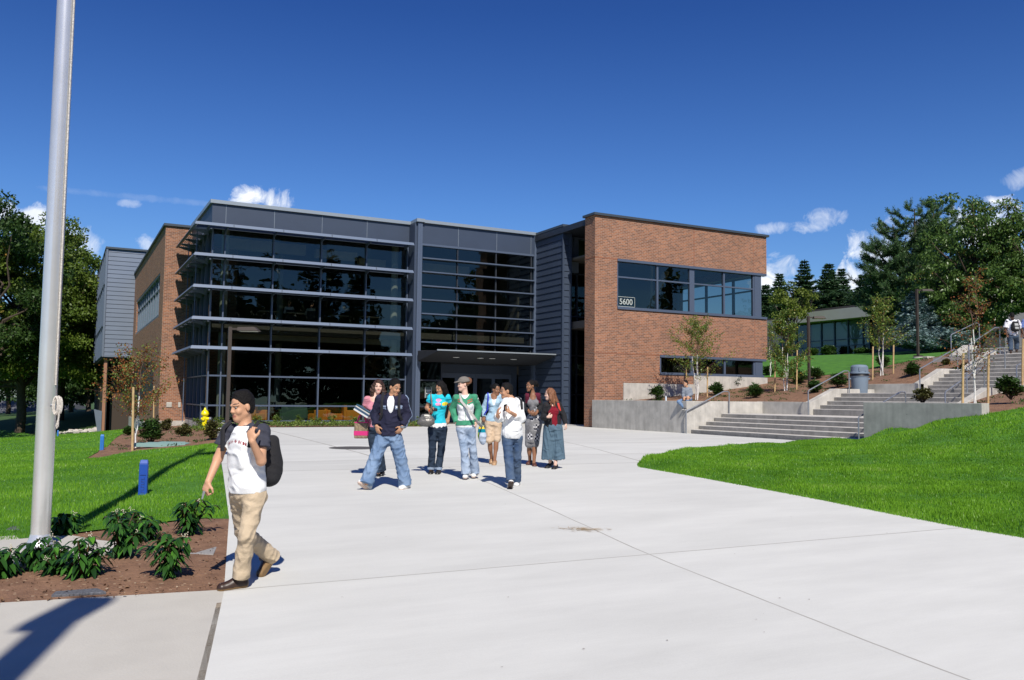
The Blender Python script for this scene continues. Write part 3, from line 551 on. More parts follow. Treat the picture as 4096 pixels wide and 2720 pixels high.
# entrance recess
BB('entrance_surround', [(16.7, 21.9, 41.0, 41.15, 2.98, 3.6), (16.70, 16.74, 39.3, 41.1, .39, 3.6), (16.74, 17.25, 41.0, 41.1, .39, 2.98), (21.55, 22, 41.0, 41.1, .39, 2.98)], M['panel'])
B('soffit', MB().box(16.7, 22.0, 39.3, 41.2, 3.42, 3.5), M['soffit'])
for x in (17.25, 18.32, 19.4, 20.47):
    d = B('door', MB().box(x, x+.1, 40.98, 41.06, .4, 2.97).box(x+.97, x+1.07, 40.98, 41.06, .4, 2.97).box(x+.1, x+.97, 40.98, 41.06, 2.72, 2.97).box(x+.1, x+.97, 40.98, 41.06, .4, .68), M['frame'])
    B('handle', MB().tube([(x+.16, 40.92, 1.1), (x+.16, 40.92, 1.6)], .015, 6).tube([(x+.16, 40.99, 1.12), (x+.16, 40.92, 1.12)], .01, 6).tube([(x+.16, 40.99, 1.58), (x+.16, 40.92, 1.58)], .01, 6), M['galv'], d)
    B('door_glass', MB().add([(x+.1, 41.02, .68), (x+.97, 41.02, .68), (x+.97, 41.02, 2.72), (x+.1, 41.02, 2.72)], [(0, 1, 2, 3)]), M['glass'], d)
can = B('canopy', MB().prismx([(39.1, 3.42), (37.0, 3.84), (37.0, 3.9), (39.1, 3.98)], 15.55, 21.98).hexa([(15.3, 38.9, 3.45), (15.55, 37.05, 3.84), (15.55, 39.0, 3.44), (15.4, 39.0, 3.44)], [(15.3, 38.9, 3.93), (15.55, 37.05, 3.9), (15.55, 39.0, 3.97), (15.4, 39.0, 3.97)]), M['soffit'])
B('canopy_edge', MB().box(15.5, 22.0-.03, 36.94, 36.99, 3.88, 3.94), M['cap'], can)
for x in (16.9, 18.2, 18.85, 20.05): B('downlight', MB().lathe([(.16, 0), (.16, .02)], (x, 37.9, 3.625), 20), M['white'], can)
# glass sticker: small light notice
nt_ = B('door_notice', MB().box(15.85, 16.2, 39.235, 39.245, 1.66, 2.18), mat('notice', (.06, .09, .08), .6)); BB('notice_line', [(15.9, 16.15, 39.228, 39.234, 2.02, 2.05), (15.93, 16.1, 39.228, 39.234, 1.94, 1.965), (15.9, 16.15, 39.228, 39.234, 1.86, 1.885), (15.85, 15.865, 39.228, 39.234, 1.66, 2.18), (16.185, 16.2, 39.228, 39.234, 1.66, 2.18)], M['white'], nt_)
# --- dark siding tower
sd = MB(); z = .36; i = 0
while z < ZT:
    zt = min(z+.318, ZT)
    sd.hexa([(21.985, 36.385, z), (22.47, 36.385, z), (22.47, 41, z), (21.985, 41, z)], [(22.015, 36.415, zt-.012), (22.46, 36.415, zt-.012), (22.46, 41, zt-.012), (22.015, 41, zt-.012)]); z = zt+.004
B('siding', sd, M['panel'])
BB('corner_trim', [(21.96, 22.06, 36.355, 36.42, .36, ZT), (22.37, 22.49, 36.35, 36.42, .36, ZT)], M['panel'])
B('coping', MB().box(21.92, 22.64, 36.3, 41, ZT, 10.44), M['capdark'])
# --- recess between tower and brick
B('upper_panel', MB().box(22.56, 23.3, 37.0, 37.15, 8.15, ZT).box(22.56, 27, 37.02, 37.4, 9.9, ZT), M['panel2'])
B('coping', MB().box(22.6, 26, 36.92, 37.5, ZT, 10.42), M['capdark'])
fr = MB(); [fr.box(x-.03, x+.03, 37.1, 37.24, .39, 9.9) for x in (23.3, 24.4)]; [fr.box(22.56, 26, 37.1, 37.24, z-.03, z+.03) for z in (1.9, 3.9, 5.9, 8.1)]
rf = B('curtain_wall_frame', fr, M['darkm']); B('glass_pane', MB().add([(22.56, 37.2, .39), (26, 37.2, .39), (26, 37.2, 9.95), (22.56, 37.2, 9.95)], [(0, 1, 2, 3)]), M['glass'], rf)
B('threshold', MB().box(22.1, 22.6, 34, 37.2, .2, .43), M['stepc'])
# --- right brick block
XR0, XR1, YR = 21.78, 32.52, 33.16
bw = MB()
bw.box(XR0, XR1, YR, YR+.4, 8.32, 10.3)
bw.box(XR0, 23.04, YR, YR+.4, 3.84, 8.32).box(23.04, XR1, YR, YR+.4, 3.84, 5.98)
bw.box(XR0, 25.54, YR, YR+.4, 2.48, 3.84).box(25.54, 32.2, YR, YR+.4, 2.45, 2.92)
bw.box(XR0, 23.39, YR, YR+.4, -.2, 2.48)
bw.box(XR0, XR0+.4, YR+.4, 34.02, -.2, 10.3)
bw.box(XR1-.4, XR1, YR+.4, 45, 8.32, 10.3).box(XR1-.4, XR1, YR+.4, 45, 3.84, 5.98).box(XR1-.4, XR1, 40, 45, 5.98, 8.32)
B('brick_wall', bw, M['brick'])
BB('control_joint', [(21.77, 21.79, 33.15, 34.03, 8.295, 8.33), (21.77, 23.04, 33.15, 33.17, 8.295, 8.33), (21.77, 25.54, 33.15, 33.17, 3.825, 3.85), (27.665, 27.69, 33.152, 33.17, 8.4, 10.3), (31.625, 31.65, 33.152, 33.17, 8.4, 10.3), (31.625, 31.65, 33.152, 33.17, 3.9, 5.9)], M['brick_smooth'])
B('coping', MB().box(21.68, 32.64, 33.06, 33.7, 10.3, 10.41).box(21.68, 22.3, 33.7, 34.1, 10.3, 10.41).box(32.2, 32.64, 33.7, 45, 10.3, 10.41), M['capdark'])
BB('concrete_base', [(23.39, 27.6, 33.12, 33.4, .8, 2.47), (27.6, 32.45, 33.1, 33.4, 1.0, 2.9), (32.1, 32.45, 33.4, 45, 1.5, 2.9)], M['concrete'])
ww = MB()
ww.box(23.04, 32.48, 33.12, 33.36, 8.22, 8.34).box(23.04, 32.48, 33.1, 33.36, 5.94, 6.06)
for x, w in ((23.08, .04), (25.44, .05), (27.57, .15), (29.65, .05), (31.65, .05)): ww.box(x-w, x+w, 33.2, 33.34, 6.06, 8.22)
ww.box(23.12, 31.6, 33.21, 33.33, 7.45, 7.52).box(31.7, 32.15, 33.18, 33.3, 6.06, 8.22)
ww.box(32.09, 32.15, 33.3, 40, 6.06, 6.12).box(32.0, 32.15, 33.3, 40, 8.16, 8.22).box(32.0, 32.15, 33.3, 40, 7.45, 7.52)
for y in (35.2, 37.4, 39.9): ww.box(32.02, 32.15, y-.05, y+.05, 6.06, 8.22)
w1 = B('window', ww, M['frame'])
B('glass_pane', MB().add([(23.04, 33.27, 6.0), (31.7, 33.27, 6.0), (31.7, 33.27, 8.3), (23.04, 33.27, 8.3)], [(0, 1, 2, 3)]).add([(32.08, 33.3, 6.0), (32.08, 40, 6.0), (32.08, 40, 8.3), (32.08, 33.3, 8.3)], [(0, 1, 2, 3)]), M['glass2'], w1)
w2m = MB().box(25.54, 32.4, 33.12, 33.36, 3.74, 3.86).box(25.54, 32.25, 33.12, 33.36, 2.9, 3.02).box(25.54, 25.62, 33.16, 33.3, 3.0, 3.74).box(31.7, 32.2, 33.18, 33.3, 3.0, 3.74)
for x, w in ((27.57, .1), (29.67, .05), (31.65, .06)): w2m.box(x-w, x+w, 33.2, 33.34, 3.0, 3.76)
w2 = B('window', w2m, M['frame'])
B('glass_pane', MB().add([(25.6, 33.27, 3.0), (31.7, 33.27, 3.0), (31.7, 33.27, 3.78), (25.6, 33.27, 3.78)], [(0, 1, 2, 3)]), M['glass'], w2)
def text_obj(s, size, mtx, m, name, parent, ext=.004):
    c = D.curves.new('t', 'FONT'); c.body = s; c.size = size; c.extrude = ext; c.align_x = 'CENTER'; c.align_y = 'CENTER'; c.offset = size*.012
    t = D.objects.new('t', c); COL.objects.link(t); dg = bpy.context.evaluated_depsgraph_get(); me = D.meshes.new_from_object(t.evaluated_get(dg))
    V = np.empty(len(me.vertices)*3); me.vertices.foreach_get('co', V); V = V.reshape(-1, 3)
    Fc = [tuple(p.vertices) for p in me.polygons]; D.objects.remove(t); D.meshes.remove(me)
    V = np.array([tuple(mtx @ Vector(v)) for v in V]); return mesh_np(name, V, Fc, m, parent)
numm = mat('number_enamel', (.42, .46, .43), .6)
num = B('number_sign', MB().box(23.1, 24.12, 33.235, 33.24, 6.08, 6.1).box(23.1, 24.12, 33.235, 33.24, 6.54, 6.56).box(24.1, 24.12, 33.235, 33.24, 6.08, 6.56).box(23.1, 23.12, 33.235, 33.24, 6.08, 6.56), numm)
text_obj('5600', .42, Matrix.Translation((23.6, 33.236, 6.31)) @ Matrix.Rotation(PI/2, 4, 'X') @ Matrix.Scale(.92, 4), numm, 'number', num)
# --- left brick block and grey box
B('brick_wall', MB().box(4.4, 8, 46.5, 46.9, .36, 10.3).box(4.4, 4.8, 46.9, 48.5, 0, 10.3).box(4.4, 4.8, 48.5, 64.4, 0, 5.8).box(4.4, 4.8, 48.5, 64.4, 8.15, 10.3).box(4.4, 4.8, 64.4, 66.7, -1, 10.3), M['brick'])
BB('control_joint', [(4.39, 8, 46.49, 46.51, 8.27, 8.3)], M['brick_smooth'])
B('coping', MB().box(4.3, 8, 46.4, 46.9, 10.3, 10.42).box(4.3, 4.9, 46.9, 66.7, 10.3, 10.42), M['capdark'])
wl = MB().box(4.42, 4.6, 48.5, 64.4, 5.8, 5.92).box(4.42, 4.6, 48.5, 64.4, 8.05, 8.15)
for y in np.linspace(48.6, 64.3, 11): wl.box(4.5, 4.6, y-.05, y+.05, 5.9, 8.1)
wl.box(4.5, 4.6, 48.5, 64.4, 7.35, 7.42); w3 = B('window', wl, M['panel2'])
B('glass_pane', MB().add([(4.56, 64.4, 5.8), (4.56, 48.5, 5.8), (4.56, 48.5, 8.15), (4.56, 64.4, 8.15)], [(0, 1, 2, 3)]), glass_mat('pale_glass', (.5, .5, .5), 1.9, .25), w3)
BB('wall_plaque', [(4.75, 5.0, 46.47, 46.5, 1.05, 1.3), (5.3, 5.42, 46.47, 46.5, 1.05, 1.3)], M['concrete'])
B('lower_window', MB().box(4.385, 4.41, 50, 64, 1.4, 3.55), M['darkm'])
gb = MB(); z = 4.36
while z < 12.0:
    zt = min(z+.31, 12.0); gb.hexa([(2.5, 66.68, z), (7, 66.68, z), (7, 90, z), (2.5, 90, z)], [(2.5, 66.71, zt-.02), (7, 66.71, zt-.02), (7, 90, zt-.02), (2.5, 90, zt-.02)]); z = zt
B('siding', gb, M['panel2'])
BB('corner_trim', [(2.44, 2.56, 66.6, 66.7, 4.3, 12.1), (2.44, 7, 66.62, 66.7, 4.3, 4.42)], M['panel2'])
B('coping', MB().box(2.4, 7, 66.55, 90, 12.0, 12.14), M['capdark'])
sg = MB()
for y in np.linspace(67.5, 100, 14): sg.box(2.4, 2.5, y-.06, y+.06, 4.4, 12)
for z in (6.5, 9.5): sg.box(2.4, 2.5, 66.7, 100, z-.06, z+.06)
s3 = B('curtain_wall_frame', sg, M['frame']); B('glass_pane', MB().box(2.46, 2.5, 66.72, 100, 4.4, 12), glass_mat('side_glass', (.2, .2, .2), 2.0, .2), s3)
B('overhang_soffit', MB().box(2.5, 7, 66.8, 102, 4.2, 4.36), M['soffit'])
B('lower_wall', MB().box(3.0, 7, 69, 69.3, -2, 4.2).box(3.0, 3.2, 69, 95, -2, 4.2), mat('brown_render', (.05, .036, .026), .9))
B('support_column', MB().box(2.62, 2.82, 67.0, 67.3, -1.6, 4.3), mat('rust_steel', (.30, .15, .09), .8))
B('sign_panel', MB().hexa([(2.45, 66.9, -1.4), (2.62, 66.9, -1.4), (2.62, 66.96, -1.4), (2.45, 66.96, -1.4)], [(2.1, 66.9, .62), (2.62, 66.9, .48), (2.62, 66.96, .48), (2.1, 66.96, .62)]), M['panel2'])
# --- inside the glass box
B('floor_slab', MB().box(5.9, 22, 40.4, 58, 4.55, 4.95).box(5.9, 22, 39.9, 58, .2, .41).box(22.6, 32.0, 33.6, 58, 5.2, 5.55), M['floorin'])
B('inner_ceiling', MB().box(5.9, 22, 40.6, 58, 9.5, 9.6).box(22.6, 31.8, 34.3, 46, 8.7, 8.8), M['wallin'])
BB('beam', [(6.6, 10.3, 41.3, 41.6, 8.55, 9.05), (10.8, 12.9, 41.3, 41.6, 8.5, 8.9), (13, 14.4, 41.3, 41.6, 8.3, 8.65), (6.4, 14.6, 41.0, 41.3, 4.3, 4.9), (15.7, 18.6, 40.2, 40.5, 8.0, 8.5)], M['beige'])
BB('inner_wall', [(5.9, 22, 57.6, 57.8, .4, 10), (21.9, 22.1, 41, 57, .4, 10), (5.9, 8.2, 47, 47.2, .4, 10), (28.5, 28.8, 38, 46, 5.5, 8.8), (22.6, 28.6, 46, 46.2, 5.5, 8.8)], M['wallin'])
for x, y in ((6.45, 40.8), (14.75, 40.9), (10.6, 48), (6.45, 47.6)):
    B('column', MB().lathe([(.17, 0), (.17, 9.5)], (x, y, .4), 18), M['pillar'])
BB('blind_rail', [(6.9, 8.4, 40.5, 40.56, 3.9, 3.93), (8.6, 12.1, 40.5, 40.56, 3.88, 3.91), (13.05, 14.2, 40.5, 40.56, 3.86, 3.89)], M['beige'])
B('brace', MB().box(27.2, 27.3, 36, 36.1, 5.5, 8.7).hexa([(25.9, 35, 5.6), (26.15, 35, 5.6), (26.15, 35.2, 5.6), (25.9, 35.2, 5.6)], [(27.3, 35, 8.3), (27.6, 35, 8.3), (27.6, 35.2, 8.3), (27.3, 35.2, 8.3)]), M['beige'])
B('inner_wall', MB().box(22.4, 32.2, 45.0, 45.2, -.3, 5.2), M['dark']); B('inner_wall', MB().box(32.0, 32.09, 33.5, 45, -.3, 5.2), M['dark']); B('floor_slab', MB().box(22.4, 32.0, 33.5, 45, .2, .41), M['dark'])
# furniture seen through the glass
org = mat('orange_upholstery', (.85, .30, .03), .8); grn = mat('green_upholstery', (.06, .12, .10), .85)
def armchair(x, y, rot, label, m, w=.8):
    e = empty('armchair', (x, y, .41), label, 'armchair')
    def P(n, mb, mm):
        o = mb.build(n, mm, e, bevel=.04)
    c, s = math.cos(rot), math.sin(rot)
    def bx(name, a0, a1, b0, b1, z0, z1):
        pts = [(x+c*a-s*b, y+s*a+c*b) for a, b in ((a0, b0), (a1, b0), (a1, b1), (a0, b1))]; o = MB().prism(pts, .41+z0, .41+z1).build(name, m, e, bevel=.04)
    bx('seat', -w/2+.14, w/2-.14, -.36, .3, .1, .43); bx('backrest', -w/2+.05, w/2-.05, .25, .42, .1, .85); bx('armrest', -w/2, -w/2+.13, -.38, .3, .05, .6); bx('armrest', w/2-.13, w/2, -.38, .3, .05, .6)
armchair(8.15, 41.3, .5, 'orange armchair behind the glass, the one closest to the hydrant', org)
armchair(9.0, 42.3, 2.6, 'orange armchair standing apart beside the low dark green seat', org)
armchair(11.1, 41.5, -1.2, 'orange armchair behind the glass facing the middle pair', org)
armchair(12.0, 41.6, .15, 'orange armchair behind the glass with its back to the window', org, .95)
armchair(12.75, 41.3, 1.5, 'rightmost orange armchair of the group behind the glass', org)
armchair(9.9, 41.2, 3.0, 'low dark green seat between the orange armchairs behind the glass', grn, 1.3)
armchair(13.7, 41.4, 3.1, 'low dark green seat at the right end of the lounge behind glass', grn, 1.1)
# tables and chairs upstairs
for i, (x, y) in enumerate(((8.6, 41.4), (9.9, 41.5), (12.1, 41.6), (13.6, 41.3))):
    tb = empty('reading_table', (x, y, 4.95), 'dark reading table upstairs behind the tinted glass', 'table', 'reading tables on the upper floor')
    MB().box(x-.45, x+.45, y-.3, y+.3, 5.66, 5.7).build('tabletop', M['beige'], tb); MB().box(x-.04, x+.04, y-.04, y+.04, 4.95, 5.66).build('leg', M['darkm'], tb)
# ------------------------------------------------------------------ implicit-surface modelling for figures
class Field:
    """a signed distance field on a grid, filled by rounded limbs and ellipsoids, meshed with surface nets"""
    def __init__(s, lo, hi, h):
        s.h = h; s.o = np.asarray(lo, float); s.n = np.ceil((np.asarray(hi)-s.o)/h).astype(int)+1
        s.F = np.full(s.n, .12, np.float32)
    def sub(s, lo, hi, pad):
        a = np.clip(np.floor((np.asarray(lo)-pad-s.o)/s.h).astype(int), 0, s.n-1); b = np.clip(np.ceil((np.asarray(hi)+pad-s.o)/s.h).astype(int)+1, 1, s.n)
        if np.any(b <= a): return None
        sl = tuple(slice(i, j) for i, j in zip(a, b))
        ax = [s.o[i]+np.arange(a[i], b[i])*s.h for i in range(3)]
        return sl, np.stack(np.meshgrid(*ax, indexing='ij'), -1)
    def put(s, sl, d, k, mode):
        A = s.F[sl]
        if mode == 'u':
            if k > 0: hh = np.maximum(k-np.abs(A-d), 0)/k; s.F[sl] = np.minimum(A, d)-hh*hh*k*.25
            else: s.F[sl] = np.minimum(A, d)
        else:
            if k > 0: hh = np.maximum(k-np.abs(A+d), 0)/k; s.F[sl] = np.maximum(A, -d)+hh*hh*k*.25
            else: s.F[sl] = np.maximum(A, -d)
    def cone(s, a, b, ra, rb, k=.03, mode='u', sq=None, cap=False):
        """tapered limb a->b; sq=(axis vector, factor) widens it along one axis"""
        a = np.asarray(a, float); b = np.asarray(b, float); R = max(ra, rb)*(max(1, sq[1]) if sq else 1)
        q = s.sub(np.minimum(a, b)-R, np.maximum(a, b)+R, k+3*s.h)
        if q is None: return
        sl, P = q; ba = b-a; L2 = max(ba@ba, 1e-9); pa = P-a; t = np.clip(pa@ba/L2, 0, 1); v = pa-t[..., None]*ba; f = 1
        if sq is not None:
            w = nrm(sq[0]); c = v@w; v = v+((1/sq[1]-1)*c)[..., None]*w; f = min(1, sq[1])
        d = (np.linalg.norm(v, axis=-1)-(ra+(rb-ra)*t))*f
        if cap: d = np.maximum(d, (P-b)@nrm(ba))
        s.put(sl, d.astype(np.float32), k, mode)
    def ell(s, c, r, ax=None, k=.03, mode='u'):
        c = np.asarray(c, float); r = np.asarray(r, float); A = np.eye(3) if ax is None else np.array([nrm(v) for v in ax])
        R = np.sqrt(((A*r[:, None])**2).sum(0)); q = s.sub(c-R, c+R, k+3*s.h)
        if q is None: return
        sl, P = q; L_ = (P-c)@A.T; k0 = np.linalg.norm(L_/r, axis=-1); k1 = np.linalg.norm(L_/r**2, axis=-1)+1e-9
        s.put(sl, (k0*(k0-1)/k1).astype(np.float32), k, mode)
    def cut(s, p, n):
        """keep the side the normal points away from: remove everything with (x-p).n > 0"""
        ax = [s.o[i]+np.arange(s.n[i])*s.h for i in range(3)]; n = nrm(n)
        d = ((ax[0]-p[0])*n[0])[:, None, None]+((ax[1]-p[1])*n[1])[None, :, None]+((ax[2]-p[2])*n[2])[None, None, :]
        s.F = np.maximum(s.F, d.astype(np.float32))
    def noise(s, amp, freq, seed=0, stretch=(1, 1, 1)):
        """cloth folds: a few long ridged waves; hair: the same, finer"""
        rs = np.random.RandomState(seed); X, Y, Z = np.meshgrid(*[(s.o[i]+np.arange(s.n[i])*s.h)*freq*stretch[i] for i in range(3)], indexing='ij', sparse=True); w = 0
        for j in range(3):
            d = rs.randn(3)*[.7, .7, 1.0]; d = d/np.linalg.norm(d); e = rs.randn(3); p = rs.rand(2)*6.28
            w = w+(1-np.abs(np.sin((X*d[0]+Y*d[1]+Z*d[2])+1.5*np.sin((X*e[0]+Y*e[1]+Z*e[2])*.4+p[0])+p[1]))*1.7)*(.5+.5*np.sin((X*e[1]+Y*e[2]+Z*e[0])*.35+p[1]))
        s.F = s.F+(-amp*.42*w).astype(np.float32)
    def mesh(s):
        F = s.F; F[[0, -1]] = .05; F[:, [0, -1]] = .05; F[:, :, [0, -1]] = .05
        S = F < 0; nx, ny, nz = F.shape; c = S[:-1, :-1, :-1].astype(np.int8)
        cnt = sum(S[i:nx-1+i, j:ny-1+j, k:nz-1+k].astype(np.int8) for i in (0, 1) for j in (0, 1) for k in (0, 1))
        act = (cnt > 0) & (cnt < 8); ids = np.full(act.shape, -1, np.int64); I = np.argwhere(act); ids[act] = np.arange(len(I))
        acc = np.zeros((len(I), 3)); w = np.zeros(len(I)); C8 = [(i, j, k) for i in (0, 1) for j in (0, 1) for k in (0, 1)]
        for a in C8:
            for d in range(3):
                if a[d]: continue
                b = list(a); b[d] = 1; fa = F[I[:, 0]+a[0], I[:, 1]+a[1], I[:, 2]+a[2]]; fb = F[I[:, 0]+b[0], I[:, 1]+b[1], I[:, 2]+b[2]]
                m = (fa < 0) != (fb < 0); t = np.where(m, fa/(fa-fb+1e-12), 0); p = np.zeros((len(I), 3)); p += a; p[:, d] += t
                acc[m] += p[m]; w[m] += 1
        V = s.o+s.h*(I+acc/w[:, None]); Q = []
        for d in range(3):
            sl0 = [slice(1, n-1) for n in F.shape]; sl0[d] = slice(0, F.shape[d]-1); sl1 = list(sl0); sl1[d] = slice(1, F.shape[d])
            A = S[tuple(sl0)]; Bm = S[tuple(sl1)]; E = np.argwhere(A != Bm); fl = A[A != Bm]
            off = [1, 1, 1]; off[d] = 0; E = E+off; u, v = [(1, 2), (2, 0), (0, 1)][d]
            def g(du, dv): q = E.copy(); q[:, u] -= du; q[:, v] -= dv; return ids[q[:, 0], q[:, 1], q[:, 2]]
            q = np.stack([g(1, 1), g(0, 1), g(0, 0), g(1, 0)], 1); q[~fl] = q[~fl][:, ::-1]; Q.append(q)
        return V, np.concatenate(Q)
    def build(s, name, mats, parent, colour=None):
        V, Q = s.mesh()
        if len(V) == 0: return None
        mi = None
        if colour is not None: mi = colour(V[Q].mean(1))
        o = mesh_np(name, V, Q, mats, parent, midx=mi, smooth=True)
        md = o.modifiers.new('s', 'SMOOTH'); md.factor = .5; md.iterations = 1
        return o
def fld(pts, r, h): P = np.array(pts); return Field(P.min(0)-r, P.max(0)+r, h)
# ------------------------------------------------------------------ skin, hair and cloth materials
def cloth(name, col, bump=.12, scale=45, noise=.08, rough=.85): return mat(name, col, rough, spec=.25, noise=noise, nscale=9, bump=bump, bscale=scale, fold=.75)
def skinm(name, col): 
    m = mat(name, col, .5, spec=.35, noise=.05, nscale=14); m.node_tree.nodes['Principled BSDF'].inputs['Subsurface Weight'].default_value = .0; return m
SK = {'tan': skinm('skin_tan', (.56, .31, .19)), 'fair': skinm('skin_fair', (.72, .46, .36)), 'brown': skinm('skin_brown', (.26, .125, .07)), 'mid': skinm('skin_mid', (.46, .245, .145)), 'dark': skinm('skin_dark', (.13, .065, .04))}
LIP = {k: skinm('lip_'+k, c) for k, c in {'tan': (.42, .16, .12), 'fair': (.55, .22, .2), 'brown': (.16, .06, .045), 'mid': (.32, .13, .1), 'dark': (.09, .04, .03)}.items()}
BROW = mat('eyebrow', (.02, .014, .01), .8); EYE = mat('eyeball', (.26, .23, .20), .3); IRIS = mat('iris', (.02, .012, .008), .15)
HAIR = {'black': mat('black_hair', (.007, .006, .006), .65, spec=.2, bump=.6, bscale=120), 'brown': mat('dark_brown_hair', (.045, .018, .009), .5, bump=.6, bscale=120), 'auburn': mat('auburn_hair', (.21, .085, .038), .5, noise=.3, nscale=30, bump=.6, bscale=120)}
# ------------------------------------------------------------------ a figure
RIGHT, DEEP = nrm([RT[0], RT[1], 0]), nrm([FWD[0], FWD[1], 0]); UPW = np.array([0, 0, 1.])
def fr(v): return nrm(v[0]*RIGHT+v[1]*UPW-v[2]*DEEP)   # (right, up, towards camera)
class Person:
    def __init__(s, label, J, depth, zoom, face, hs=1.0, skin='tan', h=.006, hair='black', name='person', sex='m', tilt=(0, 1, 0), foot=None):
        s.ox, s.oy, s.sc = zoom; s.dep = depth; s.J = {}
        for k, v in J.items():
            x, y = v[:2]; off = v[2] if len(v) > 2 else 0
            s.J[k] = at_depth(s.ox+x/s.sc, s.oy+y/s.sc, depth+off)
        b = s.J['pel']; s.root = empty(name, (b[0], b[1], foot if foot is not None else s.J['anL'][2]-.08), label, 'person'); s.h = h; s.skin = skin; s.hs = hs; s.sex = sex; s.hairm = HAIR[hair]
        s.f = fr(face); s.u = nrm(fr(tilt)-s.f*(fr(tilt)@s.f)); s.s = np.cross(s.f, s.u)     # head frame; s = his right
        s.all = list(s.J.values())
    def field(s, keys, r, h=None): return fld([s.J[k] if isinstance(k, str) else k for k in keys], r, h or s.h)
    def torso_frame(s):
        a = s.J['shR']-s.J['shL']; sd = nrm(a); up = nrm((s.J['shR']+s.J['shL'])/2-s.J['pel']); up = nrm(up); fw = nrm(np.cross(up, sd)); return sd, fw, nrm(np.cross(sd, fw))
    def body(s, hands=None, bare_legs=False, curl=.5):
        J = s.J; k = s.hs; sd, fw, up = s.torso_frame(); s.sd, s.fw, s.up = sd, fw, up
        F = fld(s.all+[J['head']+s.u*.17, J['head']+s.f*.13], .16, s.h); skin = s.skin
        c = J['head']; f, u, q = s.f, s.u, s.s
        hd = lambda a, b, d: c+k*(a*q+b*u+d*f)
        # neck, chest
        neck = (J['shR']+J['shL'])/2+up*.03; s.neck = neck
        F.cone(neck, hd(0, -.05, -.02), .056*k, .05*k, .03)
        ch = (J['shR']+J['shL'])/2-up*.13; shw = np.linalg.norm(J['shR']-J['shL'])/2; s.shw = shw
        F.ell(ch, (shw*.82, .095, .17), (sd, fw, up), .05); F.cone(J['shL'], J['shR'], .038, .038, .045)
        F.ell((ch+J['pel'])/2, (shw*.68, .085, .16), (sd, fw, up), .06); F.ell(J['pel'], (.145, .1, .11), (sd, fw, up), .05)
        # head
        F.ell(hd(0, .035, -.012), k*np.array([.076, .088, .094]), (q, u, f), .0); F.ell(hd(0, -.035, .018), k*np.array([.06, .072, .07]), (q, u, f), .03)
        F.cone(hd(-.008, -.092, .060), hd(.008, -.092, .060), .022*k, .022*k, .03); F.cone(hd(-.045, -.055, .0), hd(0, -.09, .055), .02*k, .02*k, .025); F.cone(hd(.045, -.055, .0), hd(0, -.09, .055), .02*k, .02*k, .025)
        for g in (-1, 1):
            F.ell(hd(.033*g, .006, .1), k*np.array([.018, .009, .017]), (q, u, f), .012, 's'); F.cone(hd(.014*g, .026, .088), hd(.05*g, .024, .068), .0085*k, .0085*k, .012)
            F.ell(hd(.04*g, -.03, .06), k*np.array([.02, .022, .02]), (q, u, f), .02)
            F.ell(hd(.079*g, -.005, -.008), k*np.array([.011, .031, .019]), (q, u, f), .008)
        F.cone(hd(0, .016, .083), hd(0, -.026, .0985), .007*k, .0108*k, .012); F.cone(hd(-.012, -.031, .089), hd(.012, -.031, .089), .0078*k, .0078*k, .01)
        F.cone(hd(-.02, -.060, .078), hd(.02, -.060, .078), .008*k, .008*k, .007); F.cone(hd(-.016, -.072, .077), hd(.016, -.072, .077), .008*k, .008*k, .007)
        F.cone(hd(-.024, -.0655, .094), hd(.024, -.0655, .094), .0035*k, .0035*k, .003, 's')
        # limbs
        fm = .9 if s.sex == 'f' else 1
        for d in 'LR':
            F.cone(J['sh'+d], J['el'+d], .046*fm, .038*fm, .035); F.cone(J['el'+d], J['wr'+d], .038*fm, .026*fm, .02)
            hp = J.get('hip'+d, J['pel']); F.cone(hp, J['kn'+d], .078*fm, .055*fm, .04); F.cone(J['kn'+d], J['an'+d], .052*fm, .036*fm, .03)
            if bare_legs:
                cal = J['kn'+d]*.65+J['an'+d]*.35; F.ell(cal-s.fw*.012, (.047, .05, .12), (sd, fw, nrm(J['kn'+d]-J['an'+d])), .03)
            if 'to'+d in J: F.cone(J['an'+d]-[0, 0, .03], J['to'+d], .032, .024, .03)
        # hands
        for d in 'LR':
            H = (hands or {}).get(d, {}); w = J['wr'+d]; dr = fr(H['dir']) if 'dir' in H else nrm(J['wr'+d]-J['el'+d]); pn = fr(H['palm']) if 'palm' in H else nrm(-fw)
            pn = nrm(pn-dr*(pn@dr)); sdv = np.cross(dr, pn)*H.get('thumb', 1 if d == 'R' else -1); cu = H.get('curl', curl); z = .97 if s.sex == 'm' else .88
            F.ell(w+dr*.048*z, np.array([.05, .04, .017])*z, (dr, sdv, pn), .02)
            for i, ln in enumerate((.066, .076, .072, .056)):
                o = (.028-.019*i)*z; b0 = w+dr*(.085-.006*abs(i-1))*z+sdv*o; a1 = cu*(.8+.12*i); d1 = dr*math.cos(a1)+pn*math.sin(a1)+sdv*.06*(1.5-i); a2 = cu*2.1; d2 = dr*math.cos(a2)+pn*math.sin(a2)
                m1 = b0+nrm(d1)*ln*.5*z; F.cone(b0, m1, .0098*z, .009*z, .006); F.cone(m1, m1+nrm(d2)*ln*.5*z, .009*z, .0075*z, .004)
            t0 = w+dr*.025*z+sdv*.028*z; t1 = t0+nrm(dr*.6+sdv*.75+pn*.35)*.042*z; F.cone(t0, t1, .0135*z, .011*z, .012); F.cone(t1, t1+nrm(dr*.9+sdv*.25+pn*.5)*.032*z, .0105*z, .0085*z, .005)
        col = None
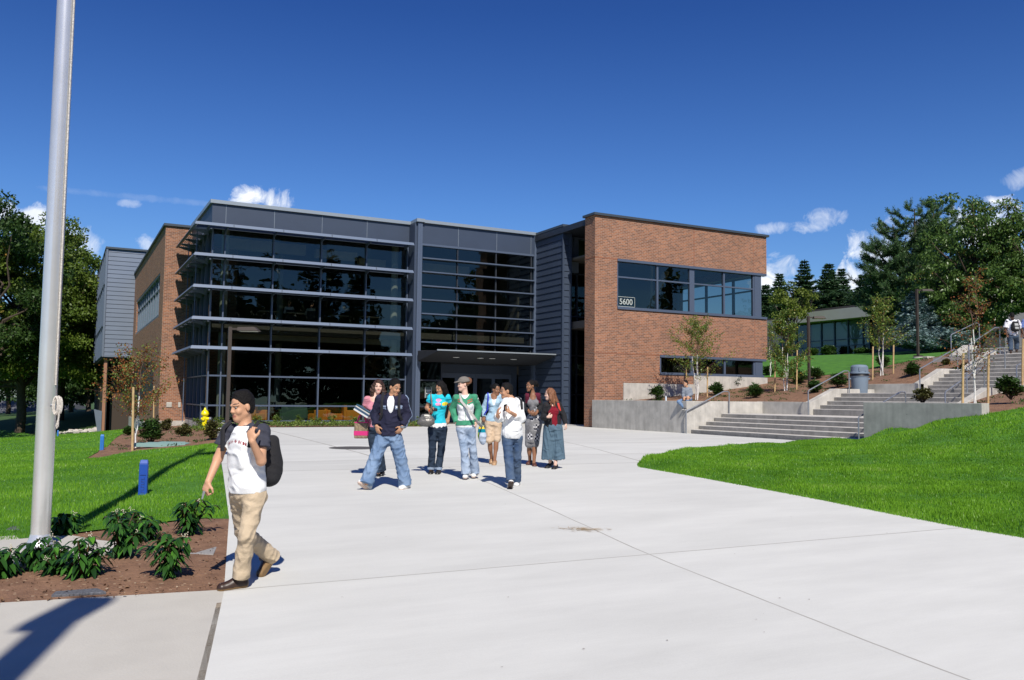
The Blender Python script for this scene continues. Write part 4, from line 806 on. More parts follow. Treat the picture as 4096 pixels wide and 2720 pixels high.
        def col(C):
            L_ = (C-c)/k; a = L_@q; b = L_@u; e = L_@f; m = np.zeros(len(C), int)
            m[(np.abs(b+.066) < .0125-.25*np.abs(a)) & (np.abs(a) < .027) & (e > .07)] = 1
            m[(np.abs(b-.033-.004*np.abs(a)/.05) < .0045) & (np.abs(np.abs(a)-.033) < .019) & (e > .055)] = 2
            return m
        s.bodyo = F.build('body', [SK[skin], LIP[skin], BROW], s.root, col)
        for g in (-1, 1):
            ec = hd(.032*g, .005, .0735); mb = MB(); sph(mb, ec, .0112*k, 0); sph(mb, ec+f*k*.0050, .0078*k, 1); mb.build('eye', [EYE, IRIS], s.root, smooth=True)
        s.hd = hd; return s
    def hair(s, style='short', extra=None, h=None):
        F = fld([s.hd(a, b, d) for a in (-.13, .13) for b in (-.45 if style in ('long', 'curly', 'wavy') else -.12, .17) for d in (-.19, .14)]+(extra[0] if extra else []), .02, h or s.h*.9)
        k = s.hs; q, u, f = s.s, s.u, s.f; hd = s.hd
        if style == 'short':
            F.ell(hd(0, .046, -.018), k*np.array([.0815, .094, .100]), (q, u, f), .0); F.ell(hd(0, -.005, -.05), k*np.array([.077, .08, .058]), (q, u, f), .02); F.ell(hd(0, .118, -.005), k*np.array([.055, .022, .06]), (q, u, f), .03)
            F.ell(hd(0, -.01, .095), k*np.array([.08, .098, .096]), (q, u, f), .008, 's'); F.noise(.0065, 120, 3); 
            for g in (-1, 1): F.ell(hd(.085*g, -.01, .0), k*np.array([.03, .034, .026]), (q, u, f), .008, 's')
            F.cut(hd(0, -.066, 0), -u)
        elif style == 'updo':
            F.ell(hd(0, .045, -.025), k*np.array([.087, .092, .1]), (q, u, f), .0); F.ell(hd(0, .06, -.11), k*np.array([.062, .062, .06]), (q, u, f), .03); F.ell(hd(0, -.03, .085), k*np.array([.074, .1, .085]), (q, u, f), .012, 's'); F.noise(.010, 100, 5)
        else:
            F.ell(hd(0, .045, -.02), k*np.array([.088, .094, .1]), (q, u, f), .0)
            wd = {'curly': .035, 'long': .022, 'wavy': .028}[style]
            for a, dn, bk in [(-.088, -.22, -.0), (.088, -.22, .0), (-.07, -.26, -.06), (.07, -.26, -.06), (0, -.28, -.09), (-.09, -.16, .02), (.09, -.16, .02)]:
                F.cone(hd(a*.9, .02, bk*.8-.01), hd(a*1.12, dn*.5, bk-.02), .032*k, wd*k*1.1, .03); F.cone(hd(a*1.12, dn*.5, bk-.02), hd(a*1.1, dn, bk-.01), wd*k*1.1, wd*k*.8, .03)
            F.ell(hd(0, -.02, .1), k*np.array([.066, .088, .088]), (q, u, f), .012, 's')
            F.noise(.02 if style == 'curly' else .016, 75 if style == 'curly' else 80, 4, (1, 1, 1 if style == 'curly' else .2))
        if extra:
            for e in extra[1]: F.cone(*e)
        return F.build('hair', s.hairm, s.root)
    def top(s, name, mats, sleeve=1.0, hem=-.02, infl=.014, loose=.012, colour=None, seed=1, neckr=.075, neckdrop=0, open_=None, amp=.005, fem=False, extra=None, cuff=.0):
        """shirt or jacket: torso, belly, sleeves. sleeve = share of the arm covered (1 = to the elbow, 2 = to the wrist)"""
        J = s.J; sd, fw, up = s.sd, s.fw, s.up; F = s.field(['shL', 'shR', 'elL', 'elR', 'wrL', 'wrR', 'pel', s.neck+up*.06], .2); shw = s.shw
        ch = (J['shR']+J['shL'])/2-up*.13; bl = (ch+J['pel'])/2; i = infl; pel = J['pel']
        F.ell(ch-up*.015, (shw*.86+i, .105+i, .175), (sd, fw, up), .05); F.cone(J['shL'], J['shR'], .044+i*.6, .044+i*.6, .045); F.ell(bl, (shw*(.66 if fem else .76)+i+loose, .095+i+loose, .19), (sd, fw, up), .07)
        F.ell(pel+up*.03, (.15+i+loose*.6, .108+i+loose*.6, .17), (sd, fw, up), .06); F.cone(s.neck-up*.03, s.neck+up*.02, .075+i*.6, .058+i*.5, .04)
        if fem:
            for g in (-1, 1): F.ell(ch+sd*.068*g+fw*.085-up*.0, (.056, .05, .058), (sd, fw, up), .04)
        else: F.ell(ch+fw*.05+up*.03, (shw*.6, .06, .09), (sd, fw, up), .05)
        for d in 'LR':
            a, e, w = J['sh'+d], J['el'+d], J['wr'+d]; r0 = .053+i*.7; fm = .9 if fem else 1
            if sleeve <= 1: F.cone(a, a+(e-a)*sleeve, r0*fm, (.055+i+loose*.6)*fm, .04, cap=True)
            else: F.cone(a, e, r0*fm, (.046+i+loose*.4)*fm, .04); F.cone(e, e+(w-e)*(sleeve-1), (.046+i+loose*.4)*fm, (.034+i+cuff)*fm, .02, cap=True)
        if extra: extra(F)
        F.noise(amp, 30, seed, (1, 1, .9))
        F.cut(pel+up*hem, -up)
        F.cone(s.neck+up*(.035-neckdrop)+fw*neckdrop*.6, s.neck+up*.2+fw*.02, neckr*.8, neckr*1.5, .01, 's')
        if neckdrop: F.cone(s.neck+fw*.13-up*neckdrop, s.neck+fw*.06+up*.06, .03, .085, .01, 's')
        if open_: open_(F)
        return F.build(name, mats, s.root, colour)
    def pants(s, name, mats, r=(.088, .066, .062), end=1.0, top=.03, flare=0, colour=None, seed=2, amp=.006, sag=0, hipw=.155, up=None):
        J = s.J; sd, fw, up = s.sd, s.fw, up if up is not None else s.up; F = s.field(['pel', 'knL', 'knR', 'anL', 'anR', s.J['pel']+up*.2], .2)
        F.ell(J['pel']-up*.01, (hipw, .118, .13), (sd, fw, up), .05); F.ell(J['pel']-up*.06-fw*.035, (hipw*.9, .09, .09), (sd, fw, up), .05)
        for d, g in (('L', -1), ('R', 1)):
            hp = J['hip'+d]; F.cone(hp, hp+(J['kn'+d]-hp)*min(1, 1+end), r[0], r[1], .035, cap=end < 0)
            e = J['an'+d]; k_ = J['kn'+d]
            if end > 0:
                pe = k_+(e-k_)*end; F.cone(k_, pe, r[1], r[2]+flare, .025, cap=True)
        F.noise(amp, 32, seed, (1, 1, .9)); F.cut(J['pel']+up*top, up)
        return F.build(name, mats, s.root, colour)
    def shoe(s, d, mats, heel, toe, wid=.044, hi=.07, sole=.022, up=(0, 1, 0), name='shoe'):
        """heel and toe given as photo points on the sole, with depth offsets"""
        P = [at_depth(s.ox+v[0]/s.sc, s.oy+v[1]/s.sc, s.dep+(v[2] if len(v) > 2 else 0)) for v in (heel, toe)]
        u = fr(up); ax_ = nrm(P[1]-P[0]); u = nrm(u-ax_*(u@ax_)); sv = np.cross(ax_, u); L_ = np.linalg.norm(P[1]-P[0]); L_ = max(L_, .22); c0 = P[0]+u*.012+ax_*.03
        F = fld([P[0]-ax_*.03, P[0]+ax_*(L_+.03), P[0]+u*(hi+.05)], .08, s.h*.8)
        F.cone(c0+u*.022, c0+ax_*(L_*.8)+u*.016, .037, .042, .02, sq=(sv, 1.08)); F.cone(c0+u*.03, c0+u*hi, .034, .036, .03); F.cone(c0+ax_*.01+u*hi*.75, c0+ax_*L_*.55+u*.028, .036, .03, .03)
        F.cut(P[0]-u*.004, -u)
        return F.build(name, mats, s.root, lambda C: ((C-P[0])@u < sole).astype(int))
def sph(mb, c, r, m=0, n=10, sc=(1, 1, 1)):
    V = []; Fs = []
    for i in range(n+1):
        th = PI*i/n
        for j in range(n*2): ph = PI*j/n; V.append((c[0]+r*sc[0]*math.sin(th)*math.cos(ph), c[1]+r*sc[1]*math.sin(th)*math.sin(ph), c[2]+r*sc[2]*math.cos(th)))
    for i in range(n):
        for j in range(2*n): Fs.append((i*2*n+j, (i+1)*2*n+j, (i+1)*2*n+(j+1) % (2*n), i*2*n+(j+1) % (2*n)))
    mb.add(V, Fs, m)
def backpack(label, s, c, ax, size, mats, colour=None, parent=None, strap=None, seed=3):
    """c centre, ax = (side, out, up), size half extents; a bag worn by someone is a thing of its own"""
    sd_, ot, up_ = [nrm(a) for a in ax]; F = fld([c], max(size)*1.6+.06, s.h)
    
    for g in (-1, 1): F.cone(c+sd_*g*size[0]*.45-up_*size[2]*.62, c+sd_*g*size[0]*.36+up_*size[2]*.55, size[0]*.5, size[0]*.40, .06, sq=(ot, size[1]/size[0]/.55) if False else None)
    F.ell(c-up_*size[2]*.2, (size[0]*.9, size[1], size[2]*.75), (sd_, ot, up_), .05); F.ell(c-up_*size[2]*.4+ot*size[1]*.75, (size[0]*.75, size[1]*.45, size[2]*.42), (sd_, ot, up_), .02)
    F.noise(.006, 25, seed); r = empty('backpack', tuple(c), label, 'backpack'); o = F.build('bag', mats, r, colour)
    if strap:
        mb = MB()
        for st in strap: mb.tube(st, .021, 8, sq=(1, .3))
        mb.build('strap', mats[0] if isinstance(mats, list) else mats, r, smooth=True)
    return r
# ------------------------------------------------------------------ the people
Z1, Z2, Z3, Z5, Z6 = (700, 1500, 1.742), (1380, 1470, 2.958), (1850, 1470, 2.958), (2600, 1300, 2.623), (3500, 1200, 2.614)
def denim(name, c, fade): return mat(name, c, .9, spec=.2, col2=fade, nscale=4.5, bump=.12, bscale=55, fold=.85)
jean_blue = denim('blue_denim', (.10, .17, .30), (.22, .31, .45)); jean_light = denim('light_denim', (.22, .30, .43), (.42, .50, .62)); jean_dark = denim('dark_denim', (.010, .018, .035), (.035, .055, .09)); jean_mid = denim('mid_denim', (.035, .07, .15), (.10, .14, .20))
white_c = cloth('white_cotton', (.78, .79, .80)); navy = cloth('navy_jersey', (.016, .017, .04)); greyblue = cloth('grey_blue_jersey', (.25, .32, .45)); khaki = cloth('khaki_twill', (.50, .40, .28), .4, 30); red_ink = cloth('dark_red_print', (.25, .04, .05)); darkslate = cloth('slate_jersey', (.045, .048, .068))
brownshoe = mat('brown_leather', (.035, .018, .012), .4); solem = mat('tan_sole', (.20, .12, .05), .7); whiteshoe = mat('white_leather', (.75, .75, .73), .5); pinksole = mat('pale_rubber', (.62, .48, .40), .7); blackshoe = mat('black_leather', (.012, .012, .012), .4); silver = mat('silver_leather', (.17, .165, .155), .38, .35, bump=.8, bscale=18)
# -- A: the young man in front
A = Person('young man in front in white and navy shirt and khaki trousers', dict(
    head=(466, 222, 0), shR=(378, 385, .07), shL=(606, 392, -.07), elR=(300, 582, .02), wrR=(232, 742, -.1), elL=(600, 600, -.16), wrL=(538, 462, -.27),
    pel=(505, 800, 0), hipR=(452, 842, .05), hipL=(560, 842, -.04), knL=(502, 1105, -.13), anL=(462, 1392, -.08), knR=(478, 1095, .18), anR=(668, 1262, .46)), 7.16, Z1, (-.64, -.16, .75), 1.0, 'tan', .0055, foot=.05)
A.body({'R': dict(dir=(-.25, -.95, .15), palm=(.5, -.1, -.8), curl=.95), 'L': dict(dir=(-.22, .97, -.1), palm=(.25, .1, -.95), curl=.75)}); A.hair('short')
def colA(C):
    ch = (A.J['shR']+A.J['shL'])/2; a = (C-ch)@A.sd; b = (C-ch)@A.up; m = (np.abs(a) > np.clip(.07-b*.62, .07, .185)).astype(int); m[(b > .045) & (np.abs(a) < .1)] = 1
    w = (C-ch)@A.fw; arc = b+.075+(a/.1)**2*.03; tx = (np.abs(arc) < .013) & (np.abs(a) < .115) & (w > 0) & ((np.sin(a*330) > -.1) | (np.abs(arc) < .003)) & (np.sin(a*150+1) > -.75)
    m[tx & (m == 0)] = 2; m[b < -.30] = np.where(m[b < -.30] == 1, 0, m[b < -.30]); return m
A.top('shirt', [white_c, darkslate, red_ink], .56, -.015, .012, .016, colA, 3, amp=.011)
A.pants('trousers', khaki, (.09, .068, .067), 1.07, .03, .006, amp=.011)
A.shoe('L', [brownshoe, solem], (505, 1478, -.02), (338, 1505, -.12), hi=.12); A.shoe('R', [brownshoe, solem], (706, 1268, .5), (632, 1368, .36), up=(-.8, .2, -.5), hi=.11)
kf = at_depth(700+185/1.742, 1500+835/1.742, 7.0); tag(MB().hexa([kf+[0, 0, -.035], kf+[.012, 0, -.035], kf+[.012, .008, -.035], kf+[0, .008, -.035]], [kf+[.01, 0, .03], kf+[.03, 0, .03], kf+[.03, .008, .03], kf+[.01, .008, .03]]).build('pen', M['galv']), 'small dark pen in the hand of the man in khaki trousers', 'pen')
bc = at_depth(700+648/1.742, 1500+575/1.742, 7.27)
gr = mat('grey_nylon', (.10, .10, .11), .7)
backpack('black and grey backpack hanging on the man in khaki trousers', A, bc, (A.sd, nrm(-A.fw+.2*A.sd), nrm(A.up-.12*A.fw)), (.125, .105, .26), [M['blackcloth'], gr], lambda C: ((np.abs((C-bc)@RIGHT+.035+((C-bc)[:, 2]-.02)*.12) < .022) & ((C-bc)[:, 2] > -.12) & ((C-bc)[:, 2] < .17) & ((C-bc)@DEEP < 0)).astype(int), strap=[[A.J['shL']+A.up*.055-A.fw*.09, A.J['shL']+A.up*.083-A.sd*-.03, A.J['shL']+A.sd*.02+A.fw*.1+A.up*.02, A.J['shL']+A.sd*.035+A.fw*.125-A.up*.12], [A.J['shR']+A.up*.055-A.fw*.09, A.J['shR']+A.up*.083-A.sd*.03, A.J['shR']-A.sd*.02+A.fw*.1+A.up*.02, A.J['shR']-A.sd*.035+A.fw*.125-A.up*.16]])
# -- C: navy track jacket
C_ = Person('laughing young man in open navy track jacket and baggy blue jeans, hands in pockets', dict(
    head=(588, 238, 0), shR=(410, 372, 0), shL=(694, 372, 0), elR=(352, 555, .06), wrR=(372, 690, -.1), elL=(738, 560, .06), wrL=(680, 700, -.1),
    pel=(520, 800, 0), hipR=(448, 835, 0), hipL=(596, 835, 0), knR=(345, 1105, -.12), anR=(255, 1365, -.28), knL=(662, 1100, .02), anL=(712, 1375, .05)), 13.15, Z2, (.72, -.28, .6), 1.0, 'mid', .0065, foot=.25)
C_.body({'R': dict(dir=(.3, -.95, .1), palm=(.5, 0, -.7), curl=.35), 'L': dict(dir=(-.55, -.8, .1), palm=(-.5, 0, -.7), curl=.35)}); C_.hair('short')
def ploc(P, C): ch = (P.J['shR']+P.J['shL'])/2; return (C-ch)@P.sd, (C-ch)@P.up, (C-ch)@P.fw
def arm_out(P, C, w=.02):
    """faces on the outside line of the sleeves"""
    m = np.zeros(len(C), bool)
    for d, g in (('R', 1), ('L', -1)):
        for p0, p1 in ((P.J['sh'+d], P.J['el'+d]), (P.J['el'+d], P.J['wr'+d])):
            ax_ = p1-p0; t = np.clip((C-p0)@ax_/(ax_@ax_), 0, 1); r = C-p0-t[:, None]*ax_; r_ = r@P.sd*g; ff = r@P.fw; m |= (r_ > .03) & (np.abs(ff) < w) & (np.linalg.norm(r, axis=1) < .12)
    return m
def colC(C):
    a, b, w = ploc(C_, C); m = np.zeros(len(C), int); m[arm_out(C_, C, .024)] = 1; m[(b > -.15) & (b < -.095) & (np.abs(a) > .07) & (np.abs(a) < .17) & (w > 0)] = 1; m[(a < -.085) & (a > -.125) & (b > -.128) & (b < -.112) & (w > 0)] = 2
    return m
C_.top('undershirt', white_c, .3, .15, .004, .0, None, 4, amp=.003)
C_.top('jacket', [navy, greyblue, white_c], 1.97, .0, .02, .018, colC, 5, amp=.012, cuff=.008, neckr=.06, open_=lambda F: F.cone(C_.neck+C_.fw*.16-C_.up*.33, C_.neck+C_.fw*.12+C_.up*.09, .03, .085, .01, 's'),
       extra=lambda F: [F.cone(C_.neck-C_.sd*.075*g+C_.up*.0-C_.fw*.02, C_.neck-C_.sd*.05*g+C_.up*.05+C_.fw*.05, .03, .02, .02) for g in (-1, 1)])
C_.pants('jeans', jean_blue, (.115, .094, .092), 1.05, .05, .012, amp=.016, hipw=.175)
C_.shoe('L', [whiteshoe, pinksole], (752, 1435, .12), (655, 1452, -.12), hi=.08); C_.shoe('R', [whiteshoe, pinksole], (285, 1472, -.2), (165, 1372, -.32), hi=.08, up=(.35, .55, -.65))
P_w = C_.J['wrL']; tag(MB().tube([P_w+C_.sd*.0+[0, 0, .012], P_w-[0, 0, .018]], .042, 14).build('wristwatch', M['galv'], smooth=True), 'steel watch on the wrist of the man in the navy jacket', 'watch')
bp = (C_.J['shL']+C_.J['shR'])/2-C_.up*.25-C_.fw*.19
backpack('black backpack on the man in the navy track jacket', C_, bp, (C_.sd, -C_.fw, C_.up), (.15, .1, .22), M['blackcloth'], strap=[[C_.J['sh'+d]+C_.up*.09-C_.fw*.1+C_.sd*-.05*g, C_.J['sh'+d]+C_.up*.1-C_.sd*.055*g, C_.J['sh'+d]+C_.fw*.14-C_.sd*.055*g-C_.up*.03, C_.J['sh'+d]+C_.fw*.15-C_.sd*.05*g-C_.up*.22, C_.J['sh'+d]+C_.fw*.08-C_.sd*.01*g-C_.up*.33] for d, g in (('R', 1), ('L', -1))])
# -- B: curly hair, pink top
pink = cloth('pink_cotton', (.55, .22, .27))
B_ = Person('young woman with curly brown hair in pink top and dark jeans carrying books', dict(
    head=(393, 228, 0), shR=(262, 378, 0), shL=(430, 380, .0), elR=(225, 510, .04), wrR=(262, 580, -.2), elL=(455, 520, .1), wrL=(430, 640, .1),
    pel=(345, 700, 0), hipR=(310, 735, 0), hipL=(392, 735, 0), knR=(345, 985, -.02), anR=(395, 1245, -.02), knL=(412, 985, .05), anL=(432, 1225, .12)), 14.75, Z2, (.22, -.08, .97), .95, 'fair', .0068, 'brown', sex='f', foot=.3)
B_.body({'R': dict(dir=(.8, .1, .5), palm=(-.2, .9, -.3), curl=.9)}); B_.hair('curly')
B_.top('top', pink, .55, .0, .008, .006, None, 6, fem=True, neckdrop=.06, amp=.005); B_.pants('trousers', jean_dark, (.088, .066, .062), .98, .06, .022)
B_.shoe('R', [blackshoe, blackshoe], (410, 1300, .1), (392, 1325, -.12), hi=.05); B_.shoe('L', [blackshoe, blackshoe], (440, 1275, .2), (430, 1295, .02), hi=.05)
bk = at_depth(1380+215/2.958, 1470+528/2.958, 14.5); e = empty('book_stack', tuple(bk), 'stack of textbooks carried by the woman in pink', 'books')
d1_, d2_, d3_ = fr((.85, -.5, .1)), fr((-.1, .1, .98)), fr((.5, .85, .0))
def obox(mb, c, a, b, d, ha, hb, hd_, m=0): P = [c+a*i*ha+b*j*hb-d*hd_ for i, j in ((-1, -1), (1, -1), (1, 1), (-1, 1))]; mb.hexa(P, [p+2*d*hd_ for p in P], m); return mb
for i, (cc, hh) in enumerate((((.6, .6, .58), .014), ((.03, .07, .13), .016), ((.5, .5, .48), .010), ((.02, .09, .15), .008))): obox(MB(), bk+d3_*(-.03+.03*i), d1_, d2_, d3_, .14, .1, hh).build('book', mat('book_cover', cc, .5), e)
hbm = mat('monogram_canvas', (.07, .045, .03), .7, col2=(.35, .26, .16), nscale=26); hbk = mat('magenta_leather', (.55, .02, .16), .5)
hc = at_depth(1380+192/2.958, 1470+745/2.958, 14.6); e = empty('handbag', tuple(hc), 'brown patterned handbag with a magenta band held by the woman in pink', 'handbag')
sx, sz = RIGHT, UPW; obox(MB(), hc, sx, DEEP, sz, .115, .05, .135).build('bag', hbm, e, bevel=.02); obox(MB(), hc-sz*.045, sx, DEEP, sz, .117, .053, .038).build('band', hbk, e); obox(MB(), hc+sz*.137, sx, DEEP, sz, .112, .05, .008).build('rim', hbk, e)
for g in (-1, 1): MB().tube([hc+sz*.13-sx*.08+DEEP*.03*g, hc+sz*.25-sx*.03+DEEP*.03*g, hc+sz*.32+sx*.03, hc+sz*.25+sx*.06+DEEP*.03*g, hc+sz*.13+sx*.08+DEEP*.03*g], .009, 6).build('handle', hbk, e, smooth=True)
# -- D: turquoise shirt
turq = cloth('turquoise_cotton', (.02, .52, .66)); pk = cloth('pink_print', (.8, .3, .5)); yl = cloth('yellow_print', (.75, .55, .03))
D_ = Person('young woman with black hair in turquoise printed shirt and dark rolled jeans', dict(
    head=(1128, 244, 0), shR=(1015, 352, 0), shL=(1212, 352, 0), elR=(968, 478, .04), wrR=(1022, 525, -.18), elL=(1255, 470, .1), wrL=(1222, 600, .05),
    pel=(1095, 700, 0), hipR=(1038, 735, 0), hipL=(1152, 735, 0), knR=(1034, 965, -.03), anR=(1018, 1205, 0), knL=(1140, 965, .03), anL=(1105, 1205, .03)), 15.3, Z2, (-.62, -.28, .72), .93, 'mid', .007, sex='f', foot=.33)
D_.body({'R': dict(dir=(.7, .45, .5), palm=(-.3, .8, .1), curl=1.0)}); D_.hair('long')
def colD(C):
    a, b, w = ploc(D_, C); m = np.zeros(len(C), int); m[(b < -.455)] = 1
    for u0, v0, mm in ((-.0, -.045, 2), (.005, -.115, 2)): m[(((a-u0)/.05)**2+((b-v0)/.027)**2 < 1) & (w > 0)] = mm
    m[(((a+.11)/.05)**2+((b+.115)/.035)**2 < 1) & (w > 0) & (b > -.142)] = 3; return m
D_.top('shirt', [turq, white_c, pk, yl], .45, -.03, .008, .006, colD, 8, fem=True, amp=.005); D_.pants('jeans', [jean_dark, jean_light], (.092, .064, .06), 1.0, .02, .004, colour=lambda C: (C[:, 2] < min(D_.J['anR'][2], D_.J['anL'][2])+.045).astype(int))
for d, hx, tx in (('R', 1022, 1008), ('L', 1112, 1090)): D_.shoe(d, [blackshoe, whiteshoe], (hx, 1262, .1), (tx, 1283, -.12), hi=.05)
cm = D_.J['wrR']+fr((.75, .45, .6))*.09; e = tag(obox(MB(), cm, RIGHT, DEEP, UPW, .045, .018, .028).lathe([(.016, 0), (.016, .01)], tuple(cm+[0, 0, .02]), 10).build('camera_phone', M['black']), 'small black camera held by the woman in turquoise', 'camera')
for i, (cc, o) in enumerate((((.75, .02, .01), 0), ((.55, .30, .03), .035))): p = D_.J['wrR']+(D_.J['elR']-D_.J['wrR'])*(.1+o*3); q = nrm(D_.J['elR']-D_.J['wrR']); tag(MB().tube([p-q*.015, p+q*.015], .040, 14).build('bangle', mat('bangle_%d' % i, cc, .3), smooth=True), ['red', 'gold'][i]+' bangle on the arm of the woman in turquoise', 'bangle')
hb = at_depth(1380+970/2.958, 1470+620/2.958, 15.05); F = fld([hb], .3, .008); F.ell(hb, (.135, .07, .11), (nrm(RIGHT-.2*UPW), DEEP, nrm(UPW+.2*RIGHT)), 0); F.ell(hb-UPW*.04-RIGHT*.02, (.15, .08, .08), (RIGHT, DEEP, UPW), .04); F.noise(.014, 26, 3); e = empty('shoulder_bag', tuple(hb), 'slouchy silver shoulder bag of the woman in turquoise', 'handbag'); F.build('bag', silver, e)
MB().tube([hb+RIGHT*.03+UPW*.08, at_depth(1380+1030/2.958, 1470+440/2.958, 15.05), D_.J['shR']+D_.up*.075+D_.fw*.02, D_.J['shR']+D_.up*.06-D_.fw*.08], .016, 6, sq=(1, .5)).build('strap', mat('bag_strap', (.22, .16, .10), .6), e, smooth=True)
# -- E: green and white track top, grey cap
green = cloth('green_jersey', (.055, .27, .155)); redp = cloth('red_piping', (.55, .07, .06)); capm = cloth('grey_cord', (.19, .17, .15), .5, 80)
E_ = Person('young woman in green and white track top, light jeans and grey cap', dict(
    head=(1397, 200, 0), shR=(1318, 362, 0), shL=(1528, 356, 0), elR=(1272, 490, .08), wrR=(1318, 652, -.02), elL=(1584, 490, .08), wrL=(1552, 645, 0),
    pel=(1425, 705, 0), hipR=(1382, 740, 0), hipL=(1486, 740, 0), knR=(1412, 990, -.04), anR=(1432, 1240, -.05), knL=(1514, 985, .05), anL=(1536, 1225, .16)), 14.55, Z2, (-.9, -.05, .42), .95, 'fair', .0068, 'auburn', sex='f', foot=.3)
E_.body({'R': dict(dir=(.35, -.9, .1), palm=(.3, 0, -.9), curl=.3), 'L': dict(dir=(-.35, -.9, .1), palm=(-.3, 0, -.9), curl=.3)}); E_.hair('updo')
F = fld([E_.hd(0, .07, 0)], .22, .007); F.ell(E_.hd(0, .055, -.02), (.1, .085, .108), (E_.s, E_.u, E_.f), 0); F.cut(E_.hd(0, .035, 0), -E_.u-.15*E_.f); F.ell(E_.hd(0, .05, .115), (.075, .01, .055), (E_.s, nrm(E_.u+.25*E_.f), nrm(E_.f-.25*E_.u)), .008); F.build('cap', capm, E_.root)
def colE(C):
    a, b, w = ploc(E_, C); m = np.zeros(len(C), int)          # green
    ar = np.zeros(len(C), bool)
    for d, g in (('R', 1), ('L', -1)):
        p0, p1 = E_.J['sh'+d], E_.J['el'+d]; ax_ = p1-p0; t = np.clip((C-p0)@ax_/(ax_@ax_), 0, 1.6); r = np.linalg.norm(C-p0-t[:, None]*ax_, axis=1); ar |= (r < .085) & (np.abs(a) > .125)
        p0, p1 = E_.J['el'+d], E_.J['wr'+d]; ax_ = p1-p0; t = np.clip((C-p0)@ax_/(ax_@ax_), 0, 1); r = np.linalg.norm(C-p0-t[:, None]*ax_, axis=1); ar |= (r < .068) & (np.abs(a) > .12)
    body = ~ar; yoke = b > (-.15+np.abs(a)*.45)
    m[body & ~yoke] = 1; m[body & (b < -.375)] = 0
    for o in (.045, .08): m[(np.abs(b-(-.15+np.abs(a)*.45)-o) < .007) & (w > -.02) & (np.abs(a) > .04) & body] = 2
    m[arm_out(E_, C, .010)] = 1; m[(np.abs(a) < .004) & (w > 0)] = 0; return m
E_.top('track_top', [green, white_c, redp], 1.97, .04, .016, .008, colE, 11, fem=True, cuff=.006, amp=.006, neckdrop=.03, extra=lambda F: [F.cone(E_.neck-E_.sd*.07*g, E_.neck-E_.sd*.045*g+E_.up*.055+E_.fw*.035, .028, .016, .02) for g in (-1, 1)])
E_.top('undershirt', white_c, .2, -.0, .006, .012, None, 2, fem=True, amp=.004)
E_.pants('jeans', jean_light, (.088, .064, .062), 1.06, .03, .022, amp=.008)
E_.shoe('R', [whiteshoe, pinksole], (1445, 1292, .12), (1420, 1314, -.12), hi=.06); E_.shoe('L', [whiteshoe, pinksole], (1556, 1275, .3), (1518, 1302, .08), hi=.06)
mbg = at_depth(1850+232/2.958, 1470+800/2.958, 14.9); F = fld([mbg], .3, .009); F.ell(mbg, (.075, .06, .17), (nrm(RIGHT+.1*UPW), DEEP, UPW), 0); F.noise(.01, 20, 5)
e = empty('messenger_bag', tuple(mbg), 'pale blue bag with yellow and teal top beside the woman in grey cap', 'bag'); F.build('bag', [cloth('pale_blue_nylon', (.42, .50, .62)), yl, cloth('teal_nylon', (.0, .22, .3)), cloth('lime_nylon', (.3, .45, .06))], e, lambda C: np.where((C-mbg)[:, 2] > .11, 1, np.where((C-mbg)[:, 2] > .05, 2, np.where((C-mbg)@RIGHT < -.05, 3, 0))))
sp_ = [E_.J['shR']+E_.up*.08-E_.sd*.07, E_.J['shR']-E_.sd*.09+E_.fw*.115-E_.up*.05, at_depth(1380+1450/2.958, 1470+480/2.958, 14.36), at_depth(1380+1535/2.958, 1470+600/2.958, 14.36), at_depth(1380+1590/2.958, 1470+670/2.958, 14.5), mbg+UPW*.14]
MB().tube(sp_, .024, 6, sq=(1, .35)).build('strap', cloth('grey_webbing', (.40, .39, .37)), e, smooth=True)
# -- F: light blue cardigan and beige shorts
lbl = cloth('light_blue_knit', (.36, .52, .64)); beig = cloth('beige_cotton', (.62, .47, .33))
F_p = Person('woman in light blue cardigan and beige shorts, half hidden by another student', dict(
    head=(398, 264, 0), shR=(300, 342, 0), shL=(448, 342, 0), elR=(258, 465, .05), wrR=(252, 585, 0), elL=(478, 460, .05), wrL=(470, 570, -.05),
    pel=(365, 635, 0), hipR=(322, 665, 0), hipL=(410, 665, 0), knR=(318, 858, -.02), anR=(345, 1075, .1), knL=(404, 850, -.0), anL=(378, 1105, -.12)), 17.3, Z3, (.62, -.1, .75), .95, 'brown', .0078, sex='f', foot=.36)
F_p.body({}, bare_legs=True, curl=.7); F_p.hair('updo')
F_p.top('cardigan', [lbl, white_c], 1.95, -.0, .009, .004, lambda C: (lambda a, b, w: ((w > .06) & (np.abs(a) < .052+b*.2) & (b > -.17)).astype(int))(*ploc(F_p, C)), 12, fem=True, neckdrop=.08, amp=.005)
F_p.pants('shorts', beig, (.098, .078, .074), .04, .03, amp=.006, hipw=.165)
tn = mat('tan_leather', (.42, .26, .14), .5); F_p.shoe('R', [tn, tn], (346, 1110, .2), (342, 1136, .02), hi=.03, sole=.03); F_p.shoe('L', [tn, tn], (385, 1132, -.02), (374, 1162, -.2), hi=.03, sole=.03)
tag(MB().tube([F_p.J['shR']+F_p.up*.07, F_p.J['shR']+F_p.fw*.09-F_p.sd*.01, F_p.J['shR']-F_p.up*.25+F_p.sd*.0+F_p.fw*.09, F_p.J['elR']-F_p.up*.15+F_p.fw*.08], .014, 6).build('bag_strap', mat('royal_blue', (.02, .03, .5), .5), smooth=True), 'royal blue strap on the shoulder of the woman in the light blue cardigan', 'strap')
